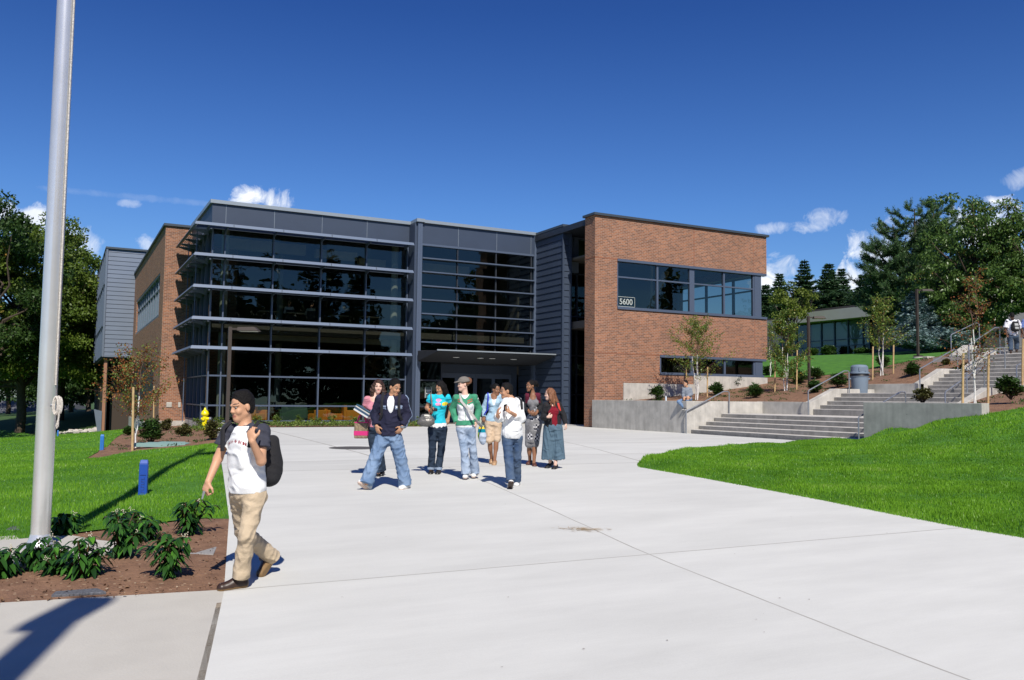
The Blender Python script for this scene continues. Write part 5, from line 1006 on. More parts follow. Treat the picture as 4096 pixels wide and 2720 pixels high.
fb = at_depth(1850+240/2.958, 1470+655/2.958, 17.4); tag(obox(MB(), fb, RIGHT, DEEP, UPW, .07, .05, .12).build('tote_bag', mat('tote_print', (.25, .4, .35), .7, col2=(.55, .45, .35), nscale=18), bevel=.02), 'small colourful tote bag behind the arm of the woman in the light blue cardigan', 'bag')
# -- G: white henley, phone, backpack
G_ = Person('young man in long white jersey and jeans looking left, holding a phone', dict(
    head=(518, 283, 0), shR=(512, 408, -.1), shL=(664, 412, .07), elR=(432, 590, -.18), wrR=(412, 570, -.42), elL=(688, 600, -.02), wrL=(560, 528, -.3),
    pel=(588, 790, 0), hipR=(528, 825, -.03), hipL=(648, 825, .03), knR=(545, 1065, -.12), anR=(572, 1345, -.25), knL=(642, 1065, .05), anL=(640, 1345, .22)), 13.7, Z3, (-.96, -.1, .25), 1.0, 'mid', .0066, foot=.27)
G_.body({'R': dict(dir=(.1, .98, .1), palm=(.8, 0, -.3), curl=.4, thumb=-1), 'L': dict(dir=(-.8, .55, .2), palm=(.3, .6, .5), curl=.8, thumb=1)}); G_.hair('short')
G_.top('jersey', white_c, 1.5, -.06, .02, .032, None, 13, amp=.016, neckr=.07); G_.pants('jeans', jean_mid, (.092, .072, .070), .98, .04, .006, amp=.008)
G_.shoe('R', [whiteshoe, brownshoe], (558, 1464, -.22), (575, 1372, -.40), up=(0, .55, -.83), hi=.07, sole=.03); G_.shoe('L', [whiteshoe, brownshoe], (655, 1385, .34), (635, 1412, .12), hi=.06)
ph = G_.J['wrL']+fr((-.8, .75, .2))*.1; tag(obox(MB(), ph, fr((.6, .2, .7)), fr((-.5, 0, .6)), UPW, .028, .012, .052).build('mobile_phone', M['black']), 'black mobile phone held up by the man in the white jersey', 'phone')
gb_ = (G_.J['shL']+G_.J['shR'])/2-G_.up*.30-G_.fw*.17-G_.sd*.06+RIGHT*.07; redn = mat('red_nylon', (.5, .03, .015), .7)
backpack('black and red backpack on the back of the man in the white jersey', G_, gb_, (G_.sd, -G_.fw, G_.up), (.15, .12, .24), [M['blackcloth'], redn], lambda C: (((C-gb_)[:, 2] > .03) & ((C-gb_)@RIGHT > .07) & ((C-gb_)@RIGHT < .115)).astype(int), strap=[[G_.J['shL']+G_.up*.03-G_.fw*.13, G_.J['shL']+G_.up*.09-G_.fw*.02, G_.J['shL']+G_.fw*.09+G_.sd*.02+G_.up*.04, G_.J['shL']+G_.fw*.12+G_.sd*.02-G_.up*.1, G_.J['shL']+G_.fw*.06-G_.sd*.01-G_.up*.21]])
# -- H: grey dress
gd = mat('grey_print', (.10, .10, .11), .8, col2=(.30, .30, .31), nscale=7, bump=.3); chk = D.materials.new('check_print'); chk.use_nodes = True
_n = chk.node_tree; _b = _n.nodes['Principled BSDF']; _b.inputs['Roughness'].default_value = .85; _g = _n.nodes.new('ShaderNodeNewGeometry'); _c = _n.nodes.new('ShaderNodeTexChecker'); _c.inputs['Scale'].default_value = 26; _c.inputs['Color1'].default_value = (.5, .5, .52, 1); _c.inputs['Color2'].default_value = (.012, .014, .03, 1)
_n.links.new(_g.outputs['Position'], _c.inputs['Vector']); _n.links.new(_c.outputs['Color'], _b.inputs['Base Color']); maroon = cloth('maroon_jersey', (.11, .012, .03))
H_ = Person('smiling woman with braided black hair in grey patterned dress', dict(
    head=(805, 219, 0), shR=(766, 338, 0), shL=(898, 336, 0), elR=(748, 462, .06), wrR=(795, 535, -.16), elL=(925, 462, .06), wrL=(868, 552, -.16),
    pel=(842, 650, 0), hipR=(802, 680, 0), hipL=(880, 680, 0), knR=(788, 905, 0), anR=(798, 1105, .15), knL=(856, 905, -.02), anL=(845, 1132, -.1)), 17.2, Z3, (-.82, -.02, .55), .95, 'brown', .0078, sex='f', foot=.36)
H_.body({'R': dict(dir=(.85, -.2, .4), palm=(0, .3, -.9), curl=.6), 'L': dict(dir=(-.95, 0, .3), palm=(0, .3, -.9), curl=.6)}, bare_legs=True); 
H_.hair('updo', extra=([H_.hd(0, -.3, .05)], [(H_.hd(-.02+.03*i, -.05, .03), H_.hd(.01+.025*i, -.23-.03*(i % 2), .06), .009, .006, .004) for i in (-2, -1, 0, 1)]+[(H_.hd(.0, .07, -.13), H_.hd(0, .02, -.17), .05, .045, .02)]))
def colH(C):
    a, b, w = ploc(H_, C); m = np.zeros(len(C), int)
    for u0, v0 in ((-.07, -.28), (.02, -.42), (-.06, -.62), (.07, -.80), (-.07, -.83), (-.1, -.40)): m[(((a-u0)/.06)**2+((b-v0)/.075)**2 < 1) & (w > -.03)] = 1
    return m
H_.top('dress_top', [gd, chk], .08, -.0, .008, .003, colH, 14, fem=True, neckdrop=.09, amp=.004); H_.pants('skirt', [gd, chk], (.10, .085, .09), .0, .06, amp=.003, colour=colH, hipw=.165)
F = H_.field(['pel', 'knL', 'knR'], .2, .009); F.cone(H_.J['pel'], (H_.J['knL']+H_.J['knR'])/2+UPW*.03, .125, .105, .02, sq=(H_.sd, 1.35), cap=True); F.noise(.006, 20, 4); F.build('skirt', [gd, chk], H_.root, colH)
H_.top('jacket', [M['blackcloth'], maroon], 1.95, .16, .014, .006, lambda C: (lambda a, b, w: ((b > -.14) & (np.abs(a) < .15)).astype(int))(*ploc(H_, C)), 15, fem=True, amp=.006, open_=lambda F: F.cone(H_.neck+H_.fw*.14-H_.up*.5, H_.neck+H_.fw*.13+H_.up*.1, .125, .09, .0, 's'))
rd = mat('brown_thong', (.09, .03, .02), .5); H_.shoe('R', [rd, rd], (808, 1135, .28), (775, 1156, .08), hi=.025, sole=.02); H_.shoe('L', [rd, rd], (850, 1162, 0), (852, 1184, -.2), hi=.025, sole=.02)
# -- I: black vest, teal wide trousers
teal = cloth('blue_grey_viscose', (.085, .14, .19)); wine = cloth('wine_top', (.19, .008, .02))
I_ = Person('woman with long reddish hair in black vest, wine top and wide blue-grey culottes', dict(
    head=(1030, 318, 0), shR=(990, 446, -.03), shL=(1136, 436, .03), elR=(955, 592, .0), wrR=(1008, 585, -.22), elL=(1196, 570, .05), wrL=(1222, 672, 0),
    pel=(1068, 690, 0), hipR=(1022, 720, 0), hipL=(1118, 720, 0), knR=(1020, 905, 0), anR=(1035, 1115, .05), knL=(1130, 905, 0), anL=(1098, 1150, -.08)), 16.7, Z3, (-.92, -.05, .12), .93, 'fair', .0076, 'auburn', sex='f', foot=.35)
I_.body({'R': dict(dir=(.9, .2, .2), palm=(0, .2, -.9), curl=1.2), 'L': dict(dir=(.2, -.97, .1), palm=(-.8, 0, -.3), curl=.8)})
I_.hair('long', extra=([I_.hd(0, -.3, -.25)], [(I_.hd(0, 0, -.08), I_.hd(.0, -.2, -.17), .05, .03, .03), (I_.hd(.03, .03, -.08), I_.hd(.05, -.2, -.1), .05, .03, .03)]))
I_.top('top', wine, .1, .0, .006, .002, None, 16, fem=True, neckdrop=.05); I_.top('vest', M['blackcloth'], 1.95, -.02, .014, .012, None, 17, fem=True, amp=.007, open_=lambda F: F.cone(I_.neck+I_.fw*.16-I_.up*.6, I_.neck+I_.fw*.14+I_.up*.1, .06, .09, .0, 's'))
F = I_.field(['pel', 'knL', 'knR', 'anL', 'anR'], .26, .009); F.ell(I_.J['pel'], (.17, .125, .15), (I_.sd, I_.fw, I_.up), 0)
for d, x0 in (('R', 1008), ('L', 1142)): lo = at_depth(1850+x0/2.958, 1470+1085/2.958, 16.7); F.cone(I_.J['hip'+d], lo, .11, .125, .03, cap=True)
F.noise(.022, 48, 6, (1.2, 1.2, .12)); F.cut(I_.J['pel']+I_.up*.04, I_.up); F.build('culottes', teal, I_.root)
slip = mat('slip_on_canvas', (.012, .012, .014), .6); I_.shoe('R', [slip, M['blackcloth']], (1062, 1150, .22), (990, 1212, -.05), hi=.05); I_.shoe('L', [slip, M['blackcloth']], (1110, 1190, .02), (1075, 1224, -.18), hi=.05)
ib = (I_.J['shL']+I_.J['shR'])/2-I_.up*.32-I_.fw*.17-I_.sd*.08; backpack('red backpack behind the woman in the black vest', I_, ib, (I_.sd, -I_.fw, I_.up), (.13, .08, .2), redn, strap=[[I_.J['shL']+I_.up*.04-I_.fw*.1, I_.J['shL']+I_.up*.085+I_.sd*.02, I_.J['shL']+I_.fw*.08+I_.sd*.025-I_.up*.0, I_.J['shL']+I_.fw*.09-I_.up*.12]])
# -- K: the boy on the wall
gm_ = cloth('grey_fleece', (.20, .225, .265))
K_ = Person('boy in grey hooded sweatshirt and jeans sitting on the concrete wall', dict(
    head=(374, 614, 0), shR=(352, 672, .03), shL=(424, 672, .03), elR=(346, 738, .02), wrR=(356, 768, -.28), elL=(436, 726, 0), wrL=(372, 760, -.3),
    pel=(398, 778, .06), hipR=(378, 782, 0), hipL=(418, 782, 0), knR=(300, 805, -.3), anR=(362, 870, -.36), knL=(398, 760, -.42), anL=(384, 872, -.44)), 33.95, Z5, (-.9, -.12, .42), .95, 'tan', .011, foot=1.65)
K_.body({}, curl=.8); K_.hair('short'); K_.top('hoodie', gm_, 1.95, -.02, .014, .012, None, 19, amp=.008, neckr=.055, extra=lambda F: F.cone(K_.neck-K_.fw*.06-K_.sd*.05, K_.neck-K_.fw*.06+K_.sd*.05, .045, .045, .03)); K_.pants('jeans', jean_blue, (.095, .072, .062), .98, .05, amp=.005)
K_.shoe('L', [blackshoe, whiteshoe], (392, 905, -.42), (372, 892, -.6)); K_.shoe('R', [blackshoe, whiteshoe], (378, 895, -.32), (345, 888, -.5))
wb = (21.8, 27.9, 1.65); e = empty('water_bottle', wb, 'white water bottle standing on the wall left of the boy', 'bottle'); MB().lathe([(.035, 0), (.036, .02), (.036, .13), (.02, .165)], wb, 14).build('bottle', mat('bottle_plastic', (.55, .62, .68), .15), e, smooth=True); MB().lathe([(.018, .165), (.018, .195)], wb, 12).build('cap', M['white'], e)
# -- L, N: two students on the upper stairs
wp = D.materials.new('white_black_print'); wp.use_nodes = True; _n = wp.node_tree; _b = _n.nodes['Principled BSDF']; _b.inputs['Roughness'].default_value = .85; _g = _n.nodes.new('ShaderNodeNewGeometry'); _w = _n.nodes.new('ShaderNodeTexNoise'); _w.inputs['Scale'].default_value = 9; _r = _n.nodes.new('ShaderNodeValToRGB'); _r.color_ramp.interpolation = 'CONSTANT'; _r.color_ramp.elements[0].color = (.75, .75, .8, 1); _r.color_ramp.elements[1].color = (.02, .02, .03, 1); _r.color_ramp.elements[1].position = .6
_n.links.new(_g.outputs['Position'], _w.inputs['Vector']); _n.links.new(_w.outputs['Fac'], _r.inputs['Fac']); _n.links.new(_r.outputs['Color'], _b.inputs['Base Color'])
def stair_person(label, dx, shirt, jm, dep=34.3):
    S = Person(label, dict(head=(1432+dx, 166, -.1), shL=(1382+dx, 218, 0), shR=(1494+dx, 222, 0), elL=(1362+dx, 305, 0), wrL=(1380+dx, 365, -.05), elR=(1530+dx, 310, .05), wrR=(1532+dx, 368, 0),
        pel=(1440+dx, 365, 0), hipL=(1408+dx, 378, 0), hipR=(1472+dx, 378, 0), knL=(1416+dx, 455, .0), anL=(1420+dx, 530, -.15), knR=(1482+dx, 445, .2), anR=(1482+dx, 520, .15)), dep, Z6, (0, -.25, -.97), .98, 'dark', .012, foot=3.45)
    S.body({}, curl=.7); S.hair('short'); S.top('shirt', shirt, .8, -.03, .02, .03, None, 21, amp=.01); S.pants('jeans', jm, (.11, .09, .085), .98, .05, amp=.006)
    S.shoe('L', [brownshoe, solem], (1420+dx, 560, -.2), (1420+dx, 550, .05), hi=.07); S.shoe('R', [brownshoe, solem], (1480+dx, 545, .1), (1485+dx, 535, .35), hi=.07)
    return S
S1 = stair_person('student in white shirt with black print climbing the stairs, seen from behind', 0, wp, denim('stair_denim', (.03, .05, .08), (.07, .10, .15)))
cbk = (S1.J['shL']+S1.J['shR'])/2-S1.up*.2-S1.fw*.2; backpack('black backpack with a grey patch on the student climbing the stairs', S1, cbk, (S1.sd, -S1.fw, S1.up), (.17, .11, .22), [M['blackcloth'], mat('grey_patch', (.35, .36, .36), .5)], lambda C: ((np.abs((C-cbk)@RIGHT) < .075) & ((C-cbk)@DEEP < -.08) & (np.abs(np.abs((C-cbk)[:, 2]+.02)-.07) < .045)).astype(int))
S2 = stair_person('student in blue shirt cut off by the right picture edge', 172, cloth('blue_shirt', (.12, .18, .42)), jean_mid)

# two readers upstairs, seen from behind through the glass
def reader(hx, hy, label, shirt, lean):
    q = on_y(650+hx/1.568, 750+hy/1.568, 41.75); dep = (q-CAM)@FWD; l = lean
    R = Person(label, dict(head=(hx+l*14, hy, .1*l), shL=(hx-20+l*6, hy+34, 0), shR=(hx+20+l*6, hy+34, 0), elL=(hx-27, hy+62, .1), wrL=(hx-14, hy+66, .35), elR=(hx+27, hy+62, .1), wrR=(hx+14, hy+66, .35),
        pel=(hx, hy+82, 0), hipL=(hx-11, hy+85, 0), hipR=(hx+11, hy+85, 0), knL=(hx-14, hy+84, .45), anL=(hx-14, hy+136, .45), knR=(hx+14, hy+84, .45), anR=(hx+14, hy+136, .45)), dep, (650, 750, 1.568), (.2*l, -.2, -.97), .97, 'mid', .016, foot=4.95)
    R.body({}, curl=.7); R.hair('short'); R.top('shirt', shirt, 1.2, -.02, .014, .012, None, 23, amp=.008); R.pants('trousers', jean_dark, (.09, .07, .06), .98, .05, amp=.003)
    x, y = R.J['pel'][0], R.J['pel'][1]; e = empty('chair', (x, y, 4.95), label.replace('reader in', 'dark chair under the reader in'), 'chair')
    MB().box(x-.24, x+.24, y-.2, y+.28, 5.28, 5.34).build('seat', M['black'], e); MB().box(x-.22, x+.22, y-.26, y-.22, 5.4, 5.85).build('backrest', M['black'], e)
    for a in (-.2, .2):
        for b in (-.18, .24): MB().box(x+a-.015, x+a+.015, y+b-.015, y+b+.015, 4.95, 5.28).build('leg', M['black'], e)
reader(795, 722, 'reader in white shirt sitting upright upstairs behind the tinted glass', white_c, 0)
reader(925, 732, 'reader in cream shirt leaning over a table upstairs behind the glass', cloth('cream_shirt', (.70, .68, .55)), 1)
# ------------------------------------------------------------------ foliage
LM = dict(maple=leaf_mat('maple_leaf', (.04, .085, .010), (.15, .22, .03), (.42, .22, .03), .3, pos3=.985), dark=leaf_mat('dark_leaf', (.018, .045, .010), (.05, .10, .02), None, .25),
          cherry=leaf_mat('cherry_leaf', (.035, .085, .02), (.12, .20, .045), (.25, .12, .04), .3, .35, .985), fir=leaf_mat('fir_needle', (.016, .05, .022), (.06, .12, .045), None, .2), pine=leaf_mat('pine_needle', (.03, .08, .03), (.09, .17, .055), None, .15),
          spruce=leaf_mat('blue_spruce_needle', (.07, .13, .13), (.25, .35, .35), None, .1), birch=leaf_mat('birch_leaf', (.055, .12, .02), (.20, .28, .05), (.34, .24, .05), .3, .4, .95), rust=leaf_mat('rusty_birch_leaf', (.20, .055, .018), (.34, .13, .03), (.16, .22, .05), .3, .45, .62),
          shrub=leaf_mat('shrub_leaf', (.02, .055, .012), (.07, .14, .03), None, .2, .35), vib=leaf_mat('viburnum_leaf', (.010, .036, .010), (.05, .15, .024), (.12, .34, .03), .25, .26, .88), red=leaf_mat('bronze_shrub_leaf', (.06, .05, .02), (.14, .15, .04), None, .2), yel=leaf_mat('yellow_green_leaf', (.08, .13, .02), (.20, .25, .04), None, .35), cover=leaf_mat('ground_cover_leaf', (.06, .12, .02), (.22, .30, .06), None, .3), cyp=leaf_mat('cypress_leaf', (.03, .085, .015), (.07, .15, .03), None, .15))
RS = np.random.RandomState(11)
def rdir(n): v = RS.randn(n, 3); return v/np.linalg.norm(v, axis=1)[:, None]
def leafmesh(C, ax, size, asp=.5, tone=None, droop=0, flat=0, fold=.15):
    """C centres, ax leaf axes (n,3); returns V, F, tone"""
    n = len(C); size = np.broadcast_to(size, n)[:, None]; r = rdir(n); r[:, 2] += flat*2; nrm_ = r-(r*ax).sum(1)[:, None]*ax; nrm_ /= np.linalg.norm(nrm_, axis=1)[:, None]+1e-9; sd = np.cross(nrm_, ax)
    V = np.stack([C, C+ax*size*.45-sd*size*asp*.5+nrm_*size*fold, C+ax*size, C+ax*size*.45+sd*size*asp*.5+nrm_*size*fold], 1).reshape(-1, 3)
    t = np.clip(RS.rand(n) if tone is None else tone, 0, 1); return V, np.arange(4*n).reshape(-1, 4), np.repeat(t, 4)
def limb(mb, a, b, ra, rb, wob=.08, n=6, seg=5):
    a = np.asarray(a, float); b = np.asarray(b, float); L_ = np.linalg.norm(b-a); P = [a+(b-a)*t+(RS.randn(3)*L_*wob*math.sin(PI*t)*.5) for t in np.linspace(0, 1, seg)]
    mb.tube(P, [ra+(rb-ra)*t for t in np.linspace(0, 1, seg)], n, cap=False); return P
def rot_copy(o, loc, rz, sc, label=None, group=None, parts=True):
    c = o.copy(); COL.objects.link(c); c.location = loc; c.rotation_euler = (0, 0, rz); c.scale = (sc,)*3
    if label: c['label'] = label
    if group: c['group'] = group
    for ch in o.children: k = ch.copy(); COL.objects.link(k); k.parent = c
    return c
def broadleaf(name, base, H, cc, cr, ncl, per, ls, lm, label, cat='tree', cl_r=.8, tr=.3, group=None, droop=0, seed=1, hollow=.45, nlimb=24, asp=.6):
    global RS; RS = np.random.RandomState(seed); base = np.array(base, float); root = empty(name, tuple(base), label, cat, group); cc = base+np.array(cc, float); cr = np.array(cr, float)
    d = rdir(ncl*3); d = d[d[:, 2] > -.75][:ncl]; lump = 1+.16*np.sin(d[:, 0]*4+seed)*np.sin(d[:, 2]*5)+.10*np.sin(d[:, 1]*9+d[:, 2]*7+seed); r = (hollow+(1-hollow)*RS.rand(len(d))**.5)*lump
    K = cc+d*cr*r[:, None]; tb = MB(); top = base+[0, 0, H*.62]; limb(tb, base-[0, 0, .3], top, tr, tr*.45, .03, 10, 7)
    for i in range(min(nlimb, len(K))): t = .3+.6*RS.rand(); limb(tb, base+(top-base)*t, K[i], tr*.35, .03, .12)
    tb.build('trunk', M['bark'], root, smooth=True)
    n = len(K)*per; ci = np.repeat(np.arange(len(K)), per); sz = cl_r*(.7+.6*RS.rand(len(K))); off = rdir(n)*(RS.rand(n)**.45)[:, None]*sz[ci][:, None]*[1, 1, .6]; C = K[ci]+off
    ax = rdir(n)*.9+off/cl_r*.6+[0, 0, -droop]; ax /= np.linalg.norm(ax, axis=1)[:, None]; tone = .15+.35*RS.rand(len(K))[ci]+.5*RS.rand(n)
    V, Fc, t = leafmesh(C, ax, ls*(.7+.6*RS.rand(n)), asp, tone); mesh_np('crown', V, Fc, lm, root, attrs={'tone': t}); return root
def conifer(name, base, H, R, label, lm, cat='tree', group=None, seed=1, z0=.08, whorls=26, nb=7, needle=.28, dens=15, lean=-.18, curve=.25, tr=.16, irregular=.25, power=.9):
    global RS; RS = np.random.RandomState(seed); base = np.array(base, float); root = empty(name, tuple(base), label, cat, group); tb = MB(); limb(tb, base-[0, 0, .3], base+[0, 0, H*.98], tr, .02, .01, 8, 6); Cs, As = [], []
    for w in range(whorls):
        f = z0+(1-z0)*(w+.3*RS.rand())/whorls; z = H*f; rr = R*(1-f)**power*(1+irregular*(RS.rand()-.5))+.12
        for b in range(nb):
            a = 2*PI*(b+RS.rand()*.8)/nb+w*.9; l = rr*(.7+.5*RS.rand()); m = max(3, int(l*dens/1.2)); t = np.linspace(.12, 1, m); dx = np.array([math.cos(a), math.sin(a), 0]); P = base+[0, 0, z]+dx*(t*l)[:, None]+np.array([0, 0, 1.])*(lean*t*l+curve*l*t**2.2)[:, None]
            if b % 2 == 0 and l > .5: tb.tube([base+[0, 0, z], P[m//2], P[-1]], [tr*.2, tr*.13, .008], 4, cap=False)
            side = np.array([-dx[1], dx[0], 0])
            for s_ in (-1, 1):
                wd = (l*.32*(1-.65*t)+.06)*(.6+.6*RS.rand(m)); n2 = 3
                for q in range(n2): Cs.append(P+side*s_*(wd*q/n2)[:, None]+RS.randn(m, 3)*.03); As.append(np.tile(side*s_*.9+dx*.7+[0, 0, -.12+.2*RS.rand()], (m, 1))+RS.randn(m, 3)*.25)
    C = np.concatenate(Cs); ax = np.concatenate(As); ax /= np.linalg.norm(ax, axis=1)[:, None]; n = len(C)
    V, Fc, t = leafmesh(C, ax, needle*(.6+.7*RS.rand(n)), .34, .2+.8*RS.rand(n), flat=.5, fold=.05); tb.build('trunk', M['bark'], root); mesh_np('crown', V, Fc, lm, root, attrs={'tone': t}); return root
def pine(name, base, H, R, label, seed=2):
    """open, candelabra pine with up-swept bottle-brush tips"""
    global RS; RS = np.random.RandomState(seed); base = np.array(base, float); root = empty(name, tuple(base), label, 'tree'); tb = MB(); tops = [base+[0, 0, H]]; Cs, As = [], []
    stems = [(0, 0, 1.0), (-1.3, .6, .90), (1.3, -.3, 1.04), (-2.9, 0, .74), (2.7, .8, .92)]
    limb(tb, base-[0, 0, .4], base+[0, 0, H*.5], .32, .22, .02, 10)
    def brush(P0, P1, P2, n):
        t = np.linspace(0, 1, n)[:, None]; P = (1-t)**2*P0+2*t*(1-t)*P1+t**2*P2; tg = nrm(P2-P1); k = 13
        tb.tube([P[0], P[n//2], P[-1]], [.035, .022, .01], 5, cap=False)
        C = np.repeat(P, k, 0)+RS.randn(n*k, 3)*.05; A = rdir(n*k)*.9+tg*.8; Cs.append(C); As.append(A)
    for sx, sy, hh in stems:
        b0 = base+[0, 0, H*.16]; p = base+RIGHT*sx+DEEP*sy+[0, 0, H*hh]; limb(tb, b0, p, .2, .03, .05, 8)
        for w in range(34):
            f = .06+.92*(w+RS.rand())/34; q = b0+(p-b0)*f; a = RS.rand()*2*PI; l = (R*.95*(1-f)**.7*(.4+.5*RS.rand())+.4)*(1 if hh > .85 else .8); dx = np.array([math.cos(a), math.sin(a), 0])
            m1 = q+dx*l*.6-[0, 0, .05*l]; e = q+dx*l+[0, 0, .35+.22*l]; brush(q, m1, e, int(8+l*10))
            for j in range(int(2+l*2.5)):
                t = .3+.65*RS.rand(); s_ = (1-t)**2*q+2*t*(1-t)*m1+t*t*e; dd = nrm(dx+RS.randn(3)*.7*[1, 1, .2]); ll = .35+.45*RS.rand(); brush(s_, s_+dd*ll*.7, s_+dd*ll+[0, 0, .3+.25*RS.rand()], 9)
    C = np.concatenate(Cs); ax = np.concatenate(As); ax /= np.linalg.norm(ax, axis=1)[:, None]; n = len(C)
    V, Fc, t = leafmesh(C, ax, .20*(.7+.5*RS.rand(n)), .17, .15+.85*RS.rand(n), fold=.03); tb.build('trunk', M['bark'], root); mesh_np('crown', V, Fc, LM['pine'], root, attrs={'tone': t}); return root
def birch(base, H, label, lm, stems=3, spread=.5, nleaf=1700, ls=.07, seed=1, crown0=.28, group='young birch trees planted round the building', tw=.55):
    global RS; RS = np.random.RandomState(seed); base = np.array(base, float); root = empty('birch_tree', tuple(base), label, 'tree', group); Cs = []; sb = MB(); tg = MB()
    for i in range(stems):
        a = 2*PI*i/stems+RS.rand(); off = np.array([math.cos(a), math.sin(a), 0]); P = [base+off*(.04+.04*RS.rand())-[0, 0, .05]]; hh = H*(.85+.15*RS.rand()) if i else H
        for k in range(1, 8): t = k/7; P.append(base+off*(.05+spread*.32*t**1.3)+[0, 0, hh*t]+RS.randn(3)*[.03, .03, 0])
        rad = [.019*(1-k/8.5)+.003 for k in range(8)]; sb.tube(P[:5], rad[:5], 7, cap=False); tg.tube(P[4:], rad[4:], 5, cap=False)
        for j in range(26):
            t = crown0+(.98-crown0)*RS.rand(); k = min(int(t*7), 6); q = P[k]+(P[k+1]-P[k])*(t*7-k); aa = RS.rand()*2*PI; l = tw*(1.15-t)*(.5+.8*RS.rand())+.12; d = np.array([math.cos(aa), math.sin(aa), .75+.5*RS.rand()]); e = q+d*l*.7; e2 = e+nrm(d*[1, 1, .3])*l*.35
            tg.tube([q, e, e2], [.006, .004, .002], 3, cap=False); m = max(6, int(nleaf/stems/26)); u = RS.rand(m)[:, None]; Cs.append(q+(e2-q)*(.2+.85*u)+RS.randn(m, 3)*.055)
    C = np.concatenate(Cs); n = len(C); ax = rdir(n)+[0, 0, -.8]; ax /= np.linalg.norm(ax, axis=1)[:, None]; V, Fc, t = leafmesh(C, ax, ls*(.7+.6*RS.rand(n)), .75)
    sb.build('trunk', M['birch'], root, smooth=True); tg.build('twigs', M['twig'], root); mesh_np('crown', V, Fc, lm, root, attrs={'tone': t}); return root
def shrub(base, R, H, lm, label, n=900, ls=.09, seed=1, asp=.4, group='shrubs in the mulch beds', nc=26):
    global RS; RS = np.random.RandomState(seed); base = np.array(base, float); root = empty('shrub', tuple(base), label, 'shrub', group); K = rdir(nc)*[R*.78, R*.78, H*.42]*(.45+.6*RS.rand(nc)[:, None])+base+[0, 0, H*.52]; tb = MB()
    for k in K: limb(tb, base-[0, 0, .03], k, .012, .004, .1, 4, 4)
    m = n//nc; ci = np.repeat(np.arange(nc), m); d = rdir(nc*m); d[:, 2] = np.abs(d[:, 2])*.8+.05; C = K[ci]+d*.03; C = C+RS.randn(len(C), 3)*R*.10; ax = d*[1, 1, .6]; ax /= np.linalg.norm(ax, axis=1)[:, None]
    V, Fc, t = leafmesh(C, ax, ls*(.7+.6*RS.rand(len(C))), asp, .2*RS.rand(nc)[ci]+.8*RS.rand(len(C)), flat=.6); tb.build('stems', M['bark'], root); mesh_np('foliage', V, Fc, lm, root, attrs={'tone': t}); return root
def VP(x, y): return (x*1.7348, y*1.7348)
def gz_(p): return np.array([p[0], p[1], T(p[0], p[1])])
def colpt(px, dep): """ground point under photo column px (full-view pixels) at a depth""" ; p = at_depth(px*1.7348, 1600, dep); return gz_(p)
# big trees on the left
broadleaf('maple_tree', colpt(48, 72), 18, (0, 0, 9.7), (6.6, 6.0, 7.9), 300, 260, .25, LM['maple'], 'large maple just beginning to turn, far left behind the flagpole', cl_r=1.05, tr=.42, seed=3, nlimb=40)
broadleaf('maple_tree', colpt(140, 80), 17, (0, 0, 8.2), (4.2, 4.5, 7.4), 210, 260, .25, LM['maple'], 'maple right of the flagpole, next to the grey metal clad wing', cl_r=1.0, tr=.38, seed=4, nlimb=30)
broadleaf('tree', colpt(-40, 66), 18, (0, 0, 11.0), (5, 5, 7.8), 90, 220, .27, LM['dark'], 'dark tree crown beyond the maple, higher than the flagpole rope coil', cl_r=1.0, tr=.4, seed=5)
for i, (px, dp, h, r, lb) in enumerate(((205, 96, 9.5, 4.4, 'dark tree in the shade just left of the grey metal wing'), (165, 104, 9, 5, 'dark tree in the shade straight behind the coiled rope'), (105, 100, 9, 6, 'dark tree in the shade behind the foot of the flagpole'), (20, 110, 10, 7, 'dark tree behind the little house at the far left'), (245, 110, 9, 5, 'dark tree glimpsed under the overhang of the grey wing'))):
    broadleaf('tree', colpt(px, dp), h, (0, 0, h*.5), (r, r, h*.52), 90, 110, .4, LM['dark'], lb, cl_r=1.2, tr=.3, seed=20+i, group='dark trees on the left horizon')
# pines, cherries and conifers on the right
pine('pine_tree', colpt(2118, 60), 10.2, 5.4, 'tall pine with upswept tips behind the low building at the right')
broadleaf('cherry_tree', colpt(2258, 52), 9.4, (0, 0, 4.9), (3.9, 3.8, 4.7), 230, 110, .22, LM['cherry'], 'broad leafy tree above the top of the stairs', cl_r=.56, tr=.2, droop=.8, seed=26, hollow=.2, asp=.42, nlimb=60)
broadleaf('cherry_tree', colpt(2385, 50), 8.0, (0, 0, 4.3), (3.2, 3.0, 4.1), 160, 110, .22, LM['cherry'], 'broad leafy tree cut by the right picture edge', cl_r=.5, tr=.2, droop=.8, seed=7, hollow=.2, asp=.42, nlimb=40)
broadleaf('cherry_tree', colpt(2190, 64), 7.0, (0, 0, 3.2), (4.6, 3.5, 3.6), 170, 120, .24, LM['cherry'], 'lower leafy tree between the pine and the blue spruce', cl_r=.75, tr=.2, droop=.6, seed=8, hollow=.3, asp=.42, nlimb=40)
broadleaf('cypress_tree', colpt(2330, 68), 10.4, (0, 0, 5.3), (.9, .9, 5.2), 110, 150, .22, LM['cyp'], 'narrow columnar cypress rising at the far right', cl_r=.4, tr=.14, seed=9, hollow=.2, nlimb=4)
